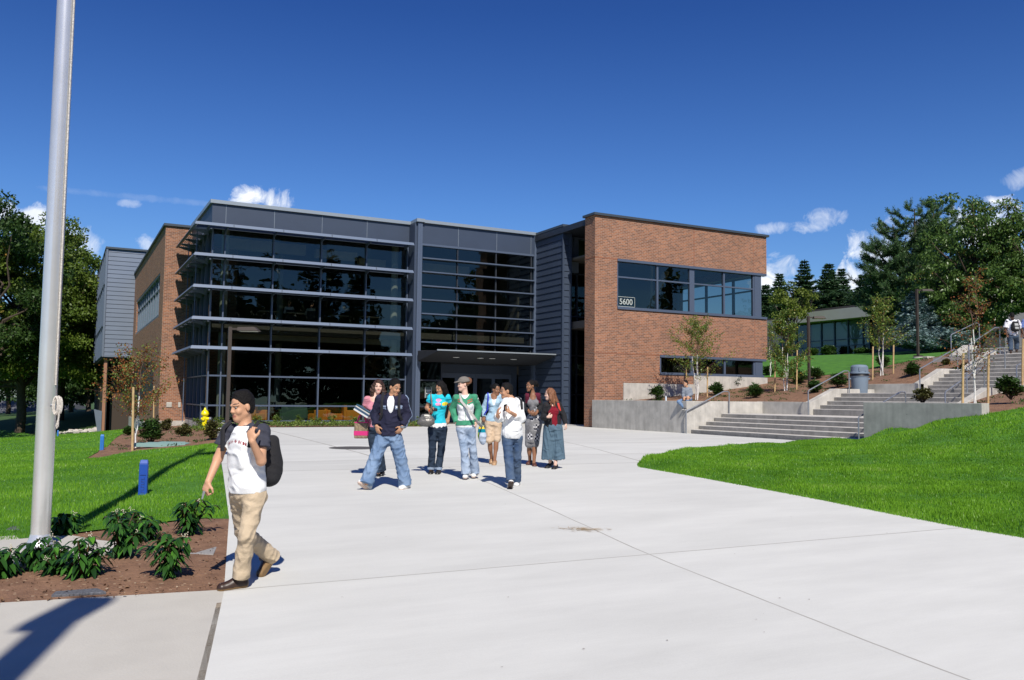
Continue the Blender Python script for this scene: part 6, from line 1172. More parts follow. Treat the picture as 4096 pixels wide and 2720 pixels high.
for i, (px, top, dp, r) in enumerate(((1768, 658, 110, 3.0), (1800, 630, 118, 3.4), (1858, 600, 108, 3.9), (1915, 606, 104, 3.9), (1945, 618, 112, 3.6), (1995, 632, 98, 3.2), (2030, 640, 110, 3.6))):
    b = colpt(px, dp); zt = ZC+(948-top-28)/1969*dp*1.0; conifer('fir_tree', b, zt-b[2]+.6, r*1.25, ['dark fir beside the corner of the brick block', 'dark fir second from the brick block', 'tallest dark fir over the left end of the low building', 'dark fir over the white fascia of the low building', 'dark fir right of the pair above the white fascia', 'dark fir partly behind the tall pine', 'dark fir hidden behind the crown of the tall pine'][i], LM['fir'], group='row of firs behind the low building', seed=30+i, whorls=34, nb=9, needle=.42, dens=11, tr=.2, power=1.05, z0=.05, irregular=.5)
broadleaf('small_tree', colpt(1828, 74), 6.3, (0, 0, 4.6), (1.7, 1.6, 1.8), 34, 90, .2, LM['yel'], 'small yellow-green tree just right of the brick block', cl_r=.5, tr=.1, seed=12)
sp_b = colpt(2118, 52); conifer('blue_spruce', sp_b, 3.9, 1.75, 'silvery blue spruce behind the lamp post', LM['spruce'], seed=41, whorls=18, nb=9, needle=.2, dens=20, lean=.05, curve=.2, tr=.08, power=.85); 
conifer('blue_spruce', colpt(2172, 51), 1.4, 1.9, 'low spreading blue spruce beside the taller one', LM['spruce'], seed=42, whorls=9, nb=9, needle=.2, dens=20, lean=.05, curve=.2, tr=.06, power=.5)
# young birches with stakes
def stake(px, y0, y1, dep=None, label='', z=None):
    p = hit(px, y1, 6) if dep is None else at_depth(px, y1, dep); q = at_depth(px+(y1-y0)*.015, y0, (p-CAM)@FWD)
    return tag(MB().tube([p-[0, 0, .1], (p+q)/2, q], [.034, .033, .031], 8).build('wooden_stake', M['wood'], smooth=True), label, 'stake', 'wooden stakes beside the young birches')
def Zp(z, x, y): return (z[0]+x/z[2], z[1]+y/z[2])
Z7, Z8, ZA = (3000, 780, 1.568), (300, 1250, 2.613), (3000, 1000, 3.136)
def hgt(px, ytop, base): return ZC+(ray(px, ytop)*((base-CAM)@FWD))[2]-base[2]
p = Zp(Z5, 495, 795); b = hit(*p); birch(b, hgt(p[0], 1275, b), 'young birch in full leaf in front of the brick wall', LM['birch'], seed=51, nleaf=4600, ls=.062, tw=1.5, crown0=.2, spread=.8)
for x, y0, y1, lb in ((378, 440, 600, 'wooden stake left of the birch by the brick wall'), (600, 440, 760, 'wooden stake right of the birch by the brick wall')): stake(Zp(Z5, x, y0)[0], Zp(Z5, x, y0)[1], Zp(Z5, x, max(y1, 740))[1], None, lb)
p = Zp(Z7, 226, 1230); b = hit(*p); birch(b, hgt(p[0], 1235, b), 'young birch right of the brick block corner', LM['birch'], seed=52, nleaf=8500, ls=.068, tw=.95, crown0=.12)
p = Zp(Z7, 128, 1140); b = hit(*p); birch(b, hgt(p[0], 1290, b), 'thin grey young birch hugging the corner of the brick block', LM['birch'], seed=53, nleaf=900, ls=.06, tw=.4, stems=2)
p = Zp(Z7, 828, 1135); b = hit(*p); birch(b, hgt(p[0], 1190, b), 'young birch with yellowing leaves beside the rubbish bin', LM['birch'], seed=54, nleaf=3600, ls=.068, tw=.95, crown0=.3)
b = at_depth(*Zp(Z6, 1040, 1066), 23.6); b[2] = 1.62; birch(b, hgt(Zp(Z6, 1000, 0)[0], 1085, b), 'thin young birch with reddish leaves in front of the upper stairs', LM['rust'], seed=55, nleaf=1500, ls=.05, tw=.9, crown0=.22, stems=2, spread=.5)
p = Zp(Z8, 625, 1425); b = hit(*p); birch(b, hgt(p[0], 1400, b), 'young birch with rusty leaves on the left lawn edge', LM['rust'], seed=56, nleaf=3400, ls=.058, tw=1.35, crown0=.25)
p = Zp(Z8, 745, 1200); b = hit(*p); birch(b, hgt(p[0], 1385, b), 'young birch with green leaves against the left brick wall', LM['birch'], seed=57, nleaf=4200, ls=.066, tw=1.4, crown0=.3, spread=1.0)
for z, x, y0, y1, dep, lb in ((Z7, 155, 1040, 1240, None, 'left wooden stake of the birch right of the brick block'), (Z7, 292, 970, 1222, None, 'right wooden stake of the birch right of the brick block'), (Z7, 768, 950, 1160, None, 'wooden stake just behind the rubbish bin'), (Z7, 898, 940, 1122, None, 'wooden stake right of the birch near the bin'),
        (Z6, 915, 555, 1080, 23.4, 'leftmost tall wooden stake behind the grey wall in the lawn'), (Z6, 1180, 570, 1078, 24.3, 'wooden stake right of the red leaved birch'), (Z6, 1540, 405, 856, 27, 'wooden stake in front of the stairs at the right edge'), (Z8, 600, 780, 1450, None, 'wooden stake of the rusty leaved birch on the left'), (Z8, 820, 765, 1215, None, 'wooden stake of the green birch at the left brick wall')):
    stake(Zp(z, x, 0)[0], Zp(z, x, y0)[1], Zp(z, x, y1)[1], dep, lb)
# shrubs
for i, (z, x, y, rp, hp, lm, dep, lb) in enumerate((
    (Z5, 75, 795, 85, 150, 'shrub', None, 'dark rhododendron at the left end of the planter wall'), (Z5, 700, 745, 72, 140, 'shrub', None, 'loose shrub just right of the sitting boy'), (Z5, 880, 660, 95, 115, 'shrub', None, 'rounded shrub in front of the pale concrete base'), (Z5, 1100, 770, 88, 150, 'shrub', None, 'dense spiky shrub above the handrail'),
    (Z5, 1725, 715, 85, 125, 'shrub', None, 'shrub at the foot of the left bank lamp post'), (Z5, 1980, 660, 90, 150, 'shrub', None, 'shrub left of the rubbish bin'), (Z5, 1740, 570, 90, 110, 'shrub', None, 'shrub behind the bank lamp post'), (Z5, 1240, 530, 60, 100, 'shrub', None, 'shrub at the right corner of the brick block'), (Z5, 1560, 620, 110, 130, 'shrub', None, 'broad shrub between birch and lamp post'),
    (Z6, 400, 795, 78, 130, 'shrub', None, 'small olive shrub on the brown bank above the steps'), (Z6, 90, 705, 75, 120, 'shrub', None, 'dark shrub behind the white birch stems'), (Z6, 500, 1075, 108, 150, 'red', 24.9, 'bronze leaved shrub standing behind the grey wall'), (Z6, 1420, 1030, 135, 225, 'shrub', 24.5, 'large rhododendron in the bank right of the steps'), (Z6, 740, 690, 40, 70, 'red', None, 'tiny reddish shrub on the bank above the middle handrail'),
    (Z8, 790, 1365, 135, 230, 'shrub', None, 'big dark evergreen shrub right of the birch stems'), (Z8, 950, 1240, 90, 120, 'red', None, 'bronze green shrub against the left brick wall'), (Z8, 1130, 1300, 88, 130, 'red', None, 'low bronze shrub left of the hydrant'), (Z8, 1430, 1340, 98, 205, 'red', None, 'olive shrub right of the yellow hydrant'), (Z8, 1285, 1190, 45, 115, 'red', None, 'small shrub behind the yellow hydrant'), (Z8, 560, 1290, 40, 80, 'shrub', None, 'little shrub at the corner of the dark undercroft'))):
    q = Zp(z, x, y); b = hit(*q) if dep is None else at_depth(q[0], q[1], dep); dd = (b-CAM)@FWD; s_ = dd/F_/z[2]
    shrub(b, rp*s_, hp*s_, LM[lm], lb, n=1100 if lm == 'shrub' else 1500, ls=.15 if lm == 'shrub' else .07, asp=.3 if lm == 'shrub' else .55, seed=60+i)
for i, (x, r, hh) in enumerate(((780, 80, 90), (985, 98, 105), (1400, 105, 55))):
    b = on_x(*Zp(ZA, x, 1345), 59); s_ = ((b-CAM)@FWD)/F_/ZA[2]; b[2] = T(b[0], b[1]); shrub(b, r*s_*1.1, hh*s_*1.15, LM['shrub'], ['clipped round bush at the left end of the low building', 'larger clipped round bush below the dark windows of the low building', 'flat clipped bush at the right end of the low building'][i], n=3500, ls=.12, asp=.6, seed=90+i, nc=70)
# planting along the glass front
for i in range(13):
    x = 5.1+i*.82; shrub((x, 37.6+.4*math.sin(i*2.1), T(x, 37.6)+.02), .28, .42, LM['cover'], 'small bright shrub in the planting strip below the glass front', n=420, ls=.06, asp=.5, seed=100+i, group='small shrubs under the glass front', nc=12)
RS = np.random.RandomState(5); n = 5200; C = np.column_stack([4.7+RS.rand(n)*10.5, 35.45+RS.rand(n)**1.5*1.7, np.zeros(n)]); C[:, 2] = T(C[:, 0], C[:, 1])+.03+.17*RS.rand(n); ax = rdir(n); ax[:, 2] = np.abs(ax[:, 2]); V, Fc, t = leafmesh(C, ax, .085, .5)
tag(mesh_np('ground_cover', V, Fc, LM['cover'], attrs={'tone': t}), 'low green ground cover along the edge of the plaza below the glass', 'ground cover', kind='stuff')
def sprigs(name, poly, n, label):
    P = np.array(poly); q = RS.rand(n*6, 2)*(P.max(0)-P.min(0))+P.min(0); q = q[inside(q, poly)][:n]; k = 22; C = np.repeat(np.column_stack([q, T(q[:, 0], q[:, 1])+.04]), k, 0)+RS.randn(len(q)*k, 3)*[.11, .11, .02]; ax = rdir(len(C)); ax[:, 2] = np.abs(ax[:, 2])+.3; ax /= np.linalg.norm(ax, axis=1)[:, None]; V, Fc, t = leafmesh(C, ax, .07, .4); tag(mesh_np(name, V, Fc, LM['shrub'], attrs={'tone': t}), label, 'ground cover', kind='stuff')
sprigs('ground_cover', bedU[:14]+bedU[-2:], 170, 'sparse green sprigs scattered over the brown bank right of the brick block'); sprigs('ground_cover', bedL2, 90, 'sparse green sprigs in the brown bed round the hydrant'); sprigs('ground_cover', [(21.96, 14.3), (22, 17.6), (29.5, 17.6), (28, 12.8)], 26, 'sparse green sprigs on the bank behind the grey wall')
# foreground viburnums, real leaves
def viburnum(base, W_, H_, label, seed):
    R_ = np.random.RandomState(seed); root = empty('viburnum_plant', tuple(base), label, 'plant', 'leafy plants in the flagpole bed'); Vs, Fs, Ts, Ms = [], [], [], []; sb = MB(); nv = 0
    for s_ in range(9):
        a = R_.rand()*2*PI; rr = W_*.5*(.15+.85*R_.rand()); tip = np.array(base)+[math.cos(a)*rr, math.sin(a)*rr, H_*(.5+.5*R_.rand())]; mid = (np.array(base)+tip)/2+[0, 0, H_*.08]
        sb.tube([np.array(base)-[0, 0, .03], mid, tip], [.008, .006, .004], 5)
        for k in range(6):
            t = .25+.75*k/5; q = (1-t)**2*np.array(base)+2*t*(1-t)*mid+t*t*tip
            for g in range(6 if k == 5 else 3):
                aa = R_.rand()*2*PI+g*2.2; L_ = (.085+.055*R_.rand())*(1 if k else .8); w = L_*.36; out = np.array([math.cos(aa), math.sin(aa), 0]); el = .35-.5*R_.rand() if k < 5 else .5-.6*R_.rand(); sd = np.array([-out[1], out[0], 0])
                p0 = q+out*.012; P = []
                for u, wd in ((0, .0), (.2, .32), (.5, .5), (.8, .33), (1, 0)):
                    c = p0+out*L_*u*math.cos(el)+np.array([0, 0, 1.])*(L_*u*math.sin(el)-L_*.75*u*u)
                    P += [c-sd*w*wd*1.0+[0, 0, w*wd*.28], c, c+sd*w*wd+[0, 0, w*wd*.28]]
                Vs.append(np.array(P)); f = []
                for r in range(4): b = nv+r*3; f += [(b, b+1, b+4, b+3), (b+1, b+2, b+5, b+4)]
                Fs += f; nv += 15; Ts.append(np.full(15, np.clip(R_.rand()*.85+(.25 if R_.rand() > .9 else 0), 0, 1)))
        for g in range(10 if s_ % 3 == 0 else 0): sph(sb, tip+R_.randn(3)*.014+[0, 0, .02], .005, 1, 3)
    o = mesh_np('leaves', np.concatenate(Vs), Fs, LM['vib'], root, smooth=True, attrs={'tone': np.concatenate(Ts)}); sb.build('stems', [mat('red_stem', (.10, .05, .02), .6), mat('cream_buds', (.6, .55, .42), .6)], root)
for i, (x, y, w, h, lb) in enumerate(((330, 985, 170, 150, 'small leafy plant between the flagpole foot and the dark paver'), (30, 1010, 190, 170, 'leafy plant cut by the left picture edge in front of the flagpole'), (215, 975, 220, 185, 'leafy plant directly in front of the flagpole foot'), (465, 1010, 230, 215, 'leafy plant nearest the dark paver at the bed edge'), (655, 900, 230, 250, 'tallest leafy plant in the middle of the bed'), (800, 800, 190, 130, 'leafy plant behind the middle one, left of the grey stone'), (1060, 765, 260, 190, 'leafy plant just below the hand of the walking man'), (940, 1010, 250, 250, 'leafy plant with bright leaves in front of the grey stone'), (350, 775, 150, 130, 'dark leafy plant right behind the flagpole'), (690, 745, 200, 130, 'leafy plant at the back edge of the bed, in the pole shadow'))):
    q = (x/1.4, 1600+y/1.4); b = hit(*q); s_ = ((b-CAM)@FWD)/F_/1.4; viburnum(b, w*s_*1.0, h*s_*1.08, lb, 70+i)
# trees behind the viewpoint, mirrored by the windows
proto = broadleaf('tree', (20, -42, 0), 21, (0, 0, 11.5), (7, 6, 9.5), 150, 60, .75, LM['dark'], 'tall tree behind the viewpoint, seen only as a reflection in the windows', cl_r=1.6, tr=.4, seed=15, group='trees mirrored in the windows')
p2_ = conifer('tree', (36, -44, 0), 24, 5.5, 'tall tree behind the viewpoint, seen only as a reflection in the windows', LM['fir'], group='trees mirrored in the windows', seed=16, whorls=26, nb=7, needle=1.1, dens=4, tr=.35)
for i in range(26): rot_copy(proto if i % 3 else p2_, (-22+i*7.4+2*math.sin(i*2.7), -44+6*math.sin(i*1.9)+(max(0, i-14))*1.6, 0), i*1.3, (.92+.24*math.sin(i*3.1)) if i != 4 else .8)
# wood chips and clods near the camera
RS = np.random.RandomState(9); n = 5200; g = RS.rand(n*2, 2)*[12, 3.6]+[-10, 7.4]; g = g[inside(g, bedL1)]; g = g[g[:, 0] < PE(g[:, 1])-.06][:n]; C = np.column_stack([g, np.maximum(np.maximum(T(g[:, 0], g[:, 1]), PZ(g[:, 1])*np.clip(1-(PE(g[:, 1])-g[:, 0])/1.5, 0, 1)), PZ(g[:, 1])-.15*np.maximum(g[:, 1]-7.5+.083*g[:, 0], 0))+.016]); ax = rdir(len(C)); ax[:, 2] *= .3; ax /= np.linalg.norm(ax, axis=1)[:, None]
V, Fc, t = leafmesh(C, ax, .012+.035*RS.rand(len(C))**2, .55, flat=.8, fold=.25); tag(mesh_np('wood_chips', V, Fc, leaf_mat('wood_chip', (.05, .025, .014), (.24, .14, .08), (.45, .36, .26), 0, .9, .95), attrs={'tone': t}), 'brown wood chips and clods over the bed round the flagpole', 'mulch', kind='stuff')
# ------------------------------------------------------------------ street furniture and small things
base = np.array([-.12, 9.8, .12]); e = empty('flagpole', tuple(base), 'tall silver aluminium flagpole cropped by the top left of the picture', 'flagpole')
alu = mat('brushed_aluminium', (.70, .70, .69), .24, .55, noise=.05, nscale=3, bump=.05, bscale=200)
MB().tube([base, base+[0, 0, 4], base+[0, 0, 8], base+[0, 0, 12.8]], [.090, .089, .084, .06], 40).build('pole', alu, e, smooth=True)
MB().lathe([(.20, .0), (.19, .015), (.13, .04), (.105, .09), (.093, .14)], tuple(base), 36).build('collar', alu, e, smooth=True)
pb = MB(); sph(pb, base+[0, 0, 12.9], .13); pb.build('finial', alu, e, smooth=True)
rope = mat('halyard_rope', (.62, .58, .52), .8, noise=.25, nscale=60, bump=.6, bscale=90)
rx = base+RIGHT*.096-DEEP*.03; MB().tube([rx+[0, 0, z] for z in (1.62, 4, 8, 12.5)], .0085, 6).build('halyard', rope, e)
cl = at_depth(*VP(127, 935), 8.42); MB().tube([cl-RIGHT*.045+[0, 0, .0], cl+RIGHT*.0], .012, 8).tube([cl+RIGHT*.005-[0, 0, .09], cl+RIGHT*.005+[0, 0, .09]], .010, 8).build('cleat', M['galv'], e)
rb = MB()
for i in range(7):
    P = []
    for k in range(17): t = 2*PI*k/16; P.append(cl+RIGHT*(.012+.024*math.sin(t)+.004*i)+DEEP*(-.018+.006*i)+UPW*((.085+.007*math.sin(i*2))*math.cos(t)))
    rb.tube(P, .0085, 6)
rb.tube([cl+RIGHT*.02, cl+RIGHT*.045-[0, 0, .1], cl+RIGHT*.02-[0, 0, .2], cl+RIGHT*.028-[0, 0, .225], cl+RIGHT*.04-[0, 0, .2], cl+RIGHT*.04-[0, 0, .06]], .0075, 6); rb.build('rope_coil', rope, e, smooth=True)
tag(MB().lathe([(.95, -.25), (.95, .045), (.93, .055)], (base[0]-.2, base[1]-.1, base[2]-.035), 48).build('pole_footing', M['walk']), 'round pale concrete pad around the foot of the flagpole', 'concrete pad')
# flag at the top of the pole, out of the frame: it throws the blot on the lawn
fz = base+[0, 0, 11.6]; V = []; 
for i in range(10):
    for j in range(6): V.append(fz+RIGHT*(.1+.11*i)+DEEP*(.06*math.sin(i*.8+j*.3))+UPW*(-.02*i-.16*j+.35))
Fq = [(i*6+j, (i+1)*6+j, (i+1)*6+j+1, i*6+j+1) for i in range(9) for j in range(5)]; o = mesh_np('flag', V, Fq, cloth('flag_cloth', (.5, .1, .1)), smooth=True); o.modifiers.new('s', 'SOLIDIFY').thickness = .004; tag(o, 'small flag atop the flagpole, seen only by its shadow on the lawn', 'flag')
# tall light mast outside the frame at the lower left; its shadow crosses the side path
q0 = on_z(*VP(158, 1418), .03); tt = 8.6/SUN[2]; hp_ = q0+SUN*tt; e = empty('light_mast', (hp_[0], hp_[1], 0), 'tall light mast outside the lower left, seen only by its shadow', 'lamp post')
MB().tube([(hp_[0], hp_[1], 0), (hp_[0], hp_[1], hp_[2])], [.17, .13], 14).build('mast', M['bronze'], e, smooth=True); obox(MB(), hp_+[0, 0, .0], RIGHT, DEEP, UPW, .16, .40, .1).build('lamp_head', M['bronze'], e)
# lamp posts
def lamp(px, ytop, ybase, dep, label, mirror=1, H=None, s_=.055, footing=True, headlen=.62):
    b = at_depth(px, ybase, dep); t = at_depth(px, ytop, dep); h = t[2]-b[2]; e = empty('lamp_post', tuple(b), label, 'lamp post', 'brown square lamp posts'); R_ = RIGHT*mirror; x, y, z = b
    MB().box(x-s_, x+s_, y-s_, y+s_, z, z+h).build('pole', M['bronze'], e, bevel=.006); MB().box(x-.16, x+.16, y-.16, y+.16, z, z+.09).build('base_cover', M['bronze'], e)
    if footing: MB().lathe([(.26, -.6), (.26, -.02), (.24, .0)], (x, y, z), 24).build('footing', M['concrete'], e)
    a0 = b+[0, 0, h-.06]; obox(MB(), a0+R_*.14, R_, DEEP, UPW, .14, .03, .028).build('arm', M['bronze'], e); c = a0+R_*(.24+headlen/2)
    P = lambda u, v, w: c+R_*u+DEEP*v+UPW*w
    hd_ = MB().hexa([P(-headlen/2, -.15, -.06), P(headlen/2, -.17, -.06), P(headlen/2, .17, -.06), P(-headlen/2, .15, -.06)], [P(-headlen/2, -.12, .05), P(headlen/2-.14, -.13, .06), P(headlen/2-.14, .13, .06), P(-headlen/2, .12, .05)]).build('lamp_head', M['bronze'], e, bevel=.01); obox(MB(), P(0, 0, -.066), R_, DEEP, UPW, headlen/2-.05, .12, .004).build('lens', mat('lamp_lens', (.6, .6, .55), .3), hd_)
    return e
lamp(VP(522, 0)[0], VP(0, 752)[1], VP(0, 1016)[1], 24.5, 'brown square lamp post in front of the glass corner, left of centre', s_=.05)
lamp(VP(1866, 0)[0], VP(0, 728)[1], 1560, 42.5, 'brown square lamp post on the bank right of the brick block')
lamp(VP(2117, 0)[0], VP(0, 665)[1], 1428, 44.7, 'brown square lamp post in front of the blue spruce')
lamp(VP(2372, 0)[0], VP(0, 648)[1], 1400, 52, 'brown lamp post at the right picture edge with only its head in view', mirror=-1, footing=False)
# hydrant
yel_p = mat('yellow_enamel', (.80, .68, .0), .3, coat=.4); b = hit(*Zp(Z8, 1352, 1232)); sc = hgt(Zp(Z8, 1352, 0)[0], Zp(Z8, 0, 995)[1], b)/.92; e = empty('fire_hydrant', tuple(b), 'yellow fire hydrant among the shrubs left of the lamp post', 'hydrant')
MB().lathe([(.17*sc, 0), (.17*sc, .05*sc), (.105*sc, .06*sc), (.10*sc, .6*sc), (.15*sc, .62*sc), (.15*sc, .66*sc)], tuple(b), 20).build('barrel', yel_p, e, smooth=True)
MB().lathe([(.16*sc, .66*sc), (.155*sc, .70*sc), (.12*sc, .78*sc), (.05*sc, .84*sc), (.035*sc, .92*sc), (.01, .925*sc)], tuple(b), 20).build('bonnet', yel_p, e, smooth=True)
c = b+[0, 0, .47*sc]; MB().tube([c, c+RIGHT*.19*sc-DEEP*.0], .07*sc, 14).build('nozzle', yel_p, e, smooth=True); MB().tube([c+RIGHT*.19*sc, c+RIGHT*.27*sc], .075*sc, 14).build('cap', M['galv'], e, smooth=True)
MB().tube([c, c-RIGHT*.14*sc], .05*sc, 12).build('nozzle', yel_p, e, smooth=True); MB().tube([c, c-DEEP*.17*sc], .06*sc, 12).build('nozzle', yel_p, e, smooth=True)
# rubbish bin
b = np.array([28.66, 24.12, 2.03]); gp = mat('grey_blue_plastic', (.17, .22, .28), .45); e = empty('rubbish_bin', tuple(b), 'round grey-blue plastic rubbish bin with domed lid on the landing', 'bin')
MB().lathe([(.29, 0), (.30, .02), (.345, .66), (.37, .68), (.37, .72)], tuple(b), 32).build('drum', gp, e, smooth=True); MB().lathe([(.375, .70), (.36, .76), (.34, .82)], tuple(b), 32).build('bin_liner', M['black'], e, smooth=True)
lid = MB().lathe([(.40, .80), (.40, .85), (.345, .87), (.335, 1.08), (.27, 1.15), (.10, 1.17)], tuple(b), 32).build('lid', gp, e, smooth=True)
for g in (-1, 1): obox(MB(), b+RIGHT*.37*g+[0, 0, .6], RIGHT, DEEP, UPW, .035, .05, .03).build('handle', gp, e)
obox(MB(), b+[0, 0, .97]-DEEP*.33, RIGHT, DEEP, UPW, .15, .012, .075).build('flap', mat('bin_flap', (.14, .18, .23), .5), lid)
# blue marker posts
blue = mat('blue_plastic', (.015, .07, .36), .4); blue2 = mat('blue_plastic_light', (.03, .17, .52), .4)
def marker(x, y0, y1, dep, label, m, h=None):
    b = at_depth(x, y1, dep); t = at_depth(x, y0, dep); hh = t[2]-b[2]; w = hh*.105; e = empty('marker_post', tuple(b), label, 'marker post', 'blue marker posts in the left lawn'); A_, B_ = nrm(RIGHT+.15*DEEP), nrm(DEEP-.15*RIGHT)
    P = lambda u, v, z: b+A_*u*w+B_*v*w+UPW*z
    MB().hexa([P(-1.05, -.6, -.03), P(1.05, -.6, -.03), P(1.05, .6, -.03), P(-1.05, .6, -.03)], [P(-1, -.5, hh*.9), P(1, -.5, hh*.9), P(1, .5, hh*.9), P(-1, .5, hh*.9)]).hexa([P(-1, -.5, hh*.9), P(1, -.5, hh*.9), P(1, .5, hh*.9), P(-1, .5, hh*.9)], [P(-.85, -.1, hh), P(.85, -.1, hh), P(.85, .45, hh), P(-.85, .45, hh)]).build('post', m, e, bevel=.006)
    lm_ = mat('relief', tuple(c*.6 for c in m.node_tree.nodes['Principled BSDF'].inputs['Base Color'].default_value[:3]), .5); mb = MB(); RSm = random.Random(3)
    mb.hexa([P(-.7, -.62, hh*.60), P(.7, -.62, hh*.60), P(.7, -.5, hh*.60), P(-.7, -.5, hh*.60)], [P(-.7, -.62, hh*.62), P(.7, -.62, hh*.62), P(.7, -.5, hh*.62), P(-.7, -.5, hh*.62)])
    for k in range(7):
        z0 = hh*(.08+.07*k); mb.hexa([P(-.4, -.64, z0), P(.4, -.64, z0), P(.4, -.55, z0), P(-.4, -.55, z0)], [P(-.4, -.62, z0+hh*.012), P(.4, -.62, z0+hh*.012), P(.4, -.5, z0+hh*.012), P(-.4, -.5, z0+hh*.012)]); s1 = -.4 if k % 2 else .25
        mb.hexa([P(s1, -.64, z0), P(s1+.15, -.64, z0), P(s1+.15, -.55, z0), P(s1, -.55, z0)], [P(s1, -.62, z0+hh*.045), P(s1+.15, -.62, z0+hh*.045), P(s1+.15, -.5, z0+hh*.045), P(s1, -.5, z0+hh*.045)])
    mb.build('raised_marks', lm_, e)
def mk(x, y0, y1, label, m): b = hit(x, y1); marker(x, y0, y1, (b-CAM)@FWD, label, m)
mk(571, 1840, 1993, 'nearest dark blue marker post in the lawn beside the pole shadow', blue)
mk(407, 1738, 1803, 'bright blue marker post on the lawn left of the birch bed', blue2)
mk(231, 1721, 1748, 'far bright blue marker post just right of the flagpole', blue2)
mk(216, 1727, 1748, 'smallest far blue marker post touching the flagpole', blue2)
# low building beyond the upper lawn
e = empty('low_building', (62, 56, 5.8), 'low single storey building with pale fascia and tall dark windows', 'building'); fw_ = mat('pale_fascia', (.42, .42, .39), .8, noise=.06, nscale=.5); sdm = mat('grey_brick_siding', (.16, .16, .165), .9, noise=.15, nscale=6)
MB().box(59.0, 76, 38, 57.9, 8.82, 9.72).build('fascia', fw_, e); MB().box(60.6, 76, 57.9, 66, 8.82, 9.55).build('fascia', mat('pebbled_fascia', (.30, .30, .30), .9, noise=.4, nscale=30), e); MB().box(59.4, 76, 38.4, 57.6, 9.72, 9.95).box(61, 76, 57.9, 66, 9.55, 9.75).build('roof', mat('dark_roof', (.04, .037, .037), .8), e)
MB().box(60.4, 76, 38, 49.4, 4.5, 8.82).build('wall', sdm, e); MB().box(60.6, 76, 57.6, 66, 4.5, 8.82).build('wall', sdm, e); fr_ = MB(); blind = MB()
ym = [57.5, 56.05, 54.6, 53.12, 51.66, 50.1, 49.45]
for y in ym: fr_.box(60.0, 60.14, y-.05, y+.05, 5.3, 8.82)
for z in (6.6, 7.15): fr_.box(60.02, 60.12, 49.4, 57.6, z-.04, z+.04)
wf = fr_.build('window', M['frame'], e); MB().add([(60.1, 57.6, 5.3), (60.1, 49.4, 5.3), (60.1, 49.4, 8.82), (60.1, 57.6, 8.82)], [(0, 1, 2, 3)]).build('glass_pane', M['glass2'], wf); MB().box(60.2, 60.22, 49.5, 55.8, 6.65, 8.75).build('blind', mat('window_blind', (.34, .44, .40), .9), e); MB().box(60.8, 61, 49.4, 57.6, 4.5, 8.82).build('inner_wall', M['dark'], e)
MB().box(76, 90, 30, 70, 4.5, 9.0).build('rear_wing', sdm, e)
# little house far left
hs_ = at_depth(*VP(35, 985), 118); e = empty('house', tuple(hs_), 'small pale bungalow with grey roof under the trees at the far left', 'house'); x, y, z = hs_
def hb_(u0, u1, v0, v1, z0, z1, m, name, par=None): P = [hs_+RIGHT*u+DEEP*v for u, v in ((u0, v0), (u1, v0), (u1, v1), (u0, v1))]; return MB().prism([(p[0], p[1]) for p in P], z+z0, z+z1).build(name, m, par or e)
hb_(-6, 2, 0, 6, -1.5, 1.7, mat('house_wall', (.42, .40, .33), .9), 'wall'); hb_(2, 7, -1, 6, -1.5, 1.5, mat('garage_wall', (.10, .11, .13), .9), 'wall'); wn = hb_(-4.2, -2.0, -.08, 0, .2, 1.2, M['white'], 'window'); hb_(-4.0, -2.2, -.12, -.08, .3, 1.1, M['panel2'], 'glass_pane', wn)
R1 = lambda u, v, w: hs_+RIGHT*u+DEEP*v+UPW*w; MB().hexa([R1(-6.6, -.8, 1.7), R1(7.6, -.8, 1.7), R1(7.6, 7, 1.7), R1(-6.6, 7, 1.7)], [R1(-6, 2.8, 3.6), R1(7, 2.8, 3.6), R1(7, 3.4, 3.6), R1(-6, 3.4, 3.6)]).build('roof', mat('slate_roof', (.09, .095, .11), .9), e); hb_(-6.6, 7.6, -.9, -.78, 1.55, 1.75, M['white'], 'gutter')
# rocks by the undercroft
rk = mat('pale_rock', (.48, .44, .39), .9, noise=.25, nscale=5, bump=.6, bscale=8); RR = random.Random(4)
ZP = (0, 1500, 3.92)
for i, (x, y, r) in enumerate(((945, 905, 22), (1010, 905, 26), (1055, 895, 22), (1105, 885, 38), (1150, 880, 30), (1205, 890, 48), (1262, 870, 28), (1300, 895, 32), (1345, 885, 46), (1400, 865, 30), (1450, 880, 44), (1500, 865, 52), (1545, 905, 22), (1545, 840, 24))):
    q = Zp(ZP, x, y); b = at_depth(q[0], q[1], 66.5); s_ = 66.5/F_/3.92*r; mb = MB(); sph(mb, (0, 0, 0), 1, 0, 7); V = np.array(mb.V); V = V*(1+.28*np.sin(V[:, [0]]*3+i)*np.sin(V[:, [1]]*4+i*2)+.15*np.sin(V[:, [2]]*5+i))*[s_*1.15, s_, s_*.8]+b
    tag(mesh_np('boulder', V, mb.F, rk, smooth=False), 'pale boulder in the low rock wall under the grey wing, %s' % ['smallest at the left end', 'second from the left', 'low and flat', 'round and buff coloured', 'dark and tucked in', 'large and grey', 'small between two large ones', 'tilted to the left', 'large and white', 'small upper one', 'wide and white', 'largest near the metal sheet', 'low at the right end', 'uppermost at the right end'][i], 'boulder', 'boulders of the low rock wall')
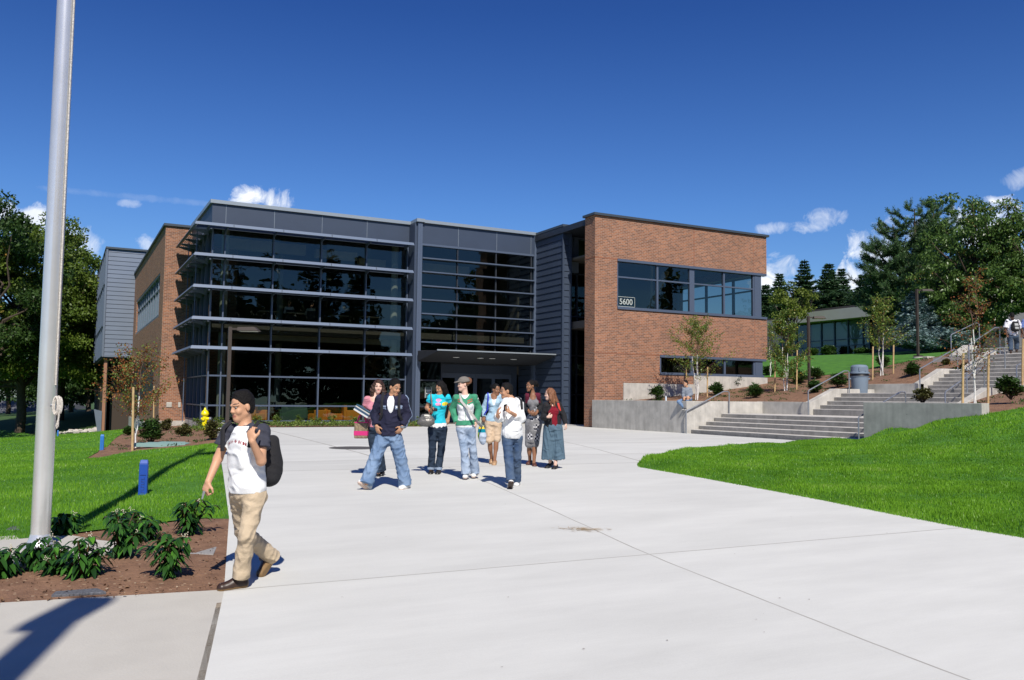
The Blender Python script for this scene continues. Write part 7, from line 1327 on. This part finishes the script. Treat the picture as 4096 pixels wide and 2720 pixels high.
# stones, drain, covers, litter
def slab(name, pts, z, h, m, label, cat): return tag(MB().prism([(p[0], p[1]) for p in pts], z, z+h).build(name, m, bevel=.006), label, cat)
stn = mat('dark_granite', (.10, .105, .12), .8, noise=.5, nscale=60); stn2 = mat('grey_granite', (.28, .27, .26), .85, noise=.35, nscale=60)
def quad(pp): 
    P = [hit(x/1.4, 1600+y/1.4) for x, y in pp]; return P
P = quad([(285, 1128), (595, 1108), (545, 1084), (310, 1094)]); slab('paver', P, np.mean([p[2] for p in P])-.04, .085, stn, 'dark speckled stone slab sunk at the edge of the side path', 'stone slab')
P = quad([(1055, 880), (1195, 880), (1215, 830), (1100, 832)]); slab('paver', P, np.mean([p[2] for p in P])-.05, .075, stn2, 'grey stone slab lying behind the bright leafy plant', 'stone slab')
P = quad([(745, 885), (850, 890), (850, 852), (770, 850)]); slab('paver', P, np.mean([p[2] for p in P])-.05, .075, stn2, 'grey stone slab half hidden between the leafy plants', 'stone slab')
P = quad([(30, 752), (115, 748), (135, 728), (60, 728)]); slab('paver', P, np.mean([p[2] for p in P])-.03, .075, stn, 'small dark stone slab in the grass left of the flagpole', 'stone slab')
b = hit(*Zp(Z8, 990, 1392)); mb = MB()
for k in range(3): obox(mb, b+DEEP*(.42*k-.4)+RIGHT*(.1*k-.1)+[0, 0, .04], RIGHT, DEEP, UPW, .75-.1*k, .14, .05)
tag(mb.build('drain_cover', mat('verdigris', (.22, .36, .34), .7)), 'pale green drain covers in the bed left of the hydrant', 'drain cover')
b = hitp(1416, 1792); mb = MB().prism([(b[0]+.62*math.cos(t), b[1]+.62*math.sin(t)) for t in np.linspace(0, 2*PI, 25)[:-1]], b[2]-.01, b[2]+.006); tag(mb.build('manhole_cover', mat('cast_iron', (.09, .085, .08), .7, noise=.3, nscale=30)), 'dark round manhole cover in the plaza near the glass front', 'manhole cover')
RS = np.random.RandomState(8); b = hitp(2327, 2118); n = 170; C = b+RIGHT*(RS.randn(n, 1)*.12)+DEEP*(RS.randn(n, 1)*.06); C[:, 2] = PZ(C[:, 1])+.008; ax = RIGHT+RS.randn(n, 3)*[.5, .5, .0]; ax[:, 2] = 0; ax /= np.linalg.norm(ax, axis=1)[:, None]
V, Fc, t = leafmesh(C, ax, .03+.07*RS.rand(n), .12, flat=4, fold=.0); tag(mesh_np('dry_grass_debris', V, Fc, mat('dry_straw', (.42, .30, .16), .9), attrs={'tone': t}), 'little patch of dry straw and dirt on the plaza joint', 'debris', kind='stuff')
n = 22; pts = [hitp(x, y) for x, y in zip(1300+RS.rand(n)*2700, 1950+RS.rand(n)*760)]; C = np.array([p for p in pts if p[0] < 10.3 and p[0] > PE(p[1])]); C[:, 2] += .006; ax = rdir(len(C)); ax[:, 2] = 0; ax /= np.linalg.norm(ax, axis=1)[:, None]; V, Fc, t = leafmesh(C, ax, .012+.014*RS.rand(len(C)), .5, flat=5, fold=.05); tag(mesh_np('fallen_leaves', V, Fc, mat('dead_leaf', (.12, .06, .03), .9), attrs={'tone': t}), 'tiny dead leaves and specks scattered over the plaza', 'debris', kind='stuff')
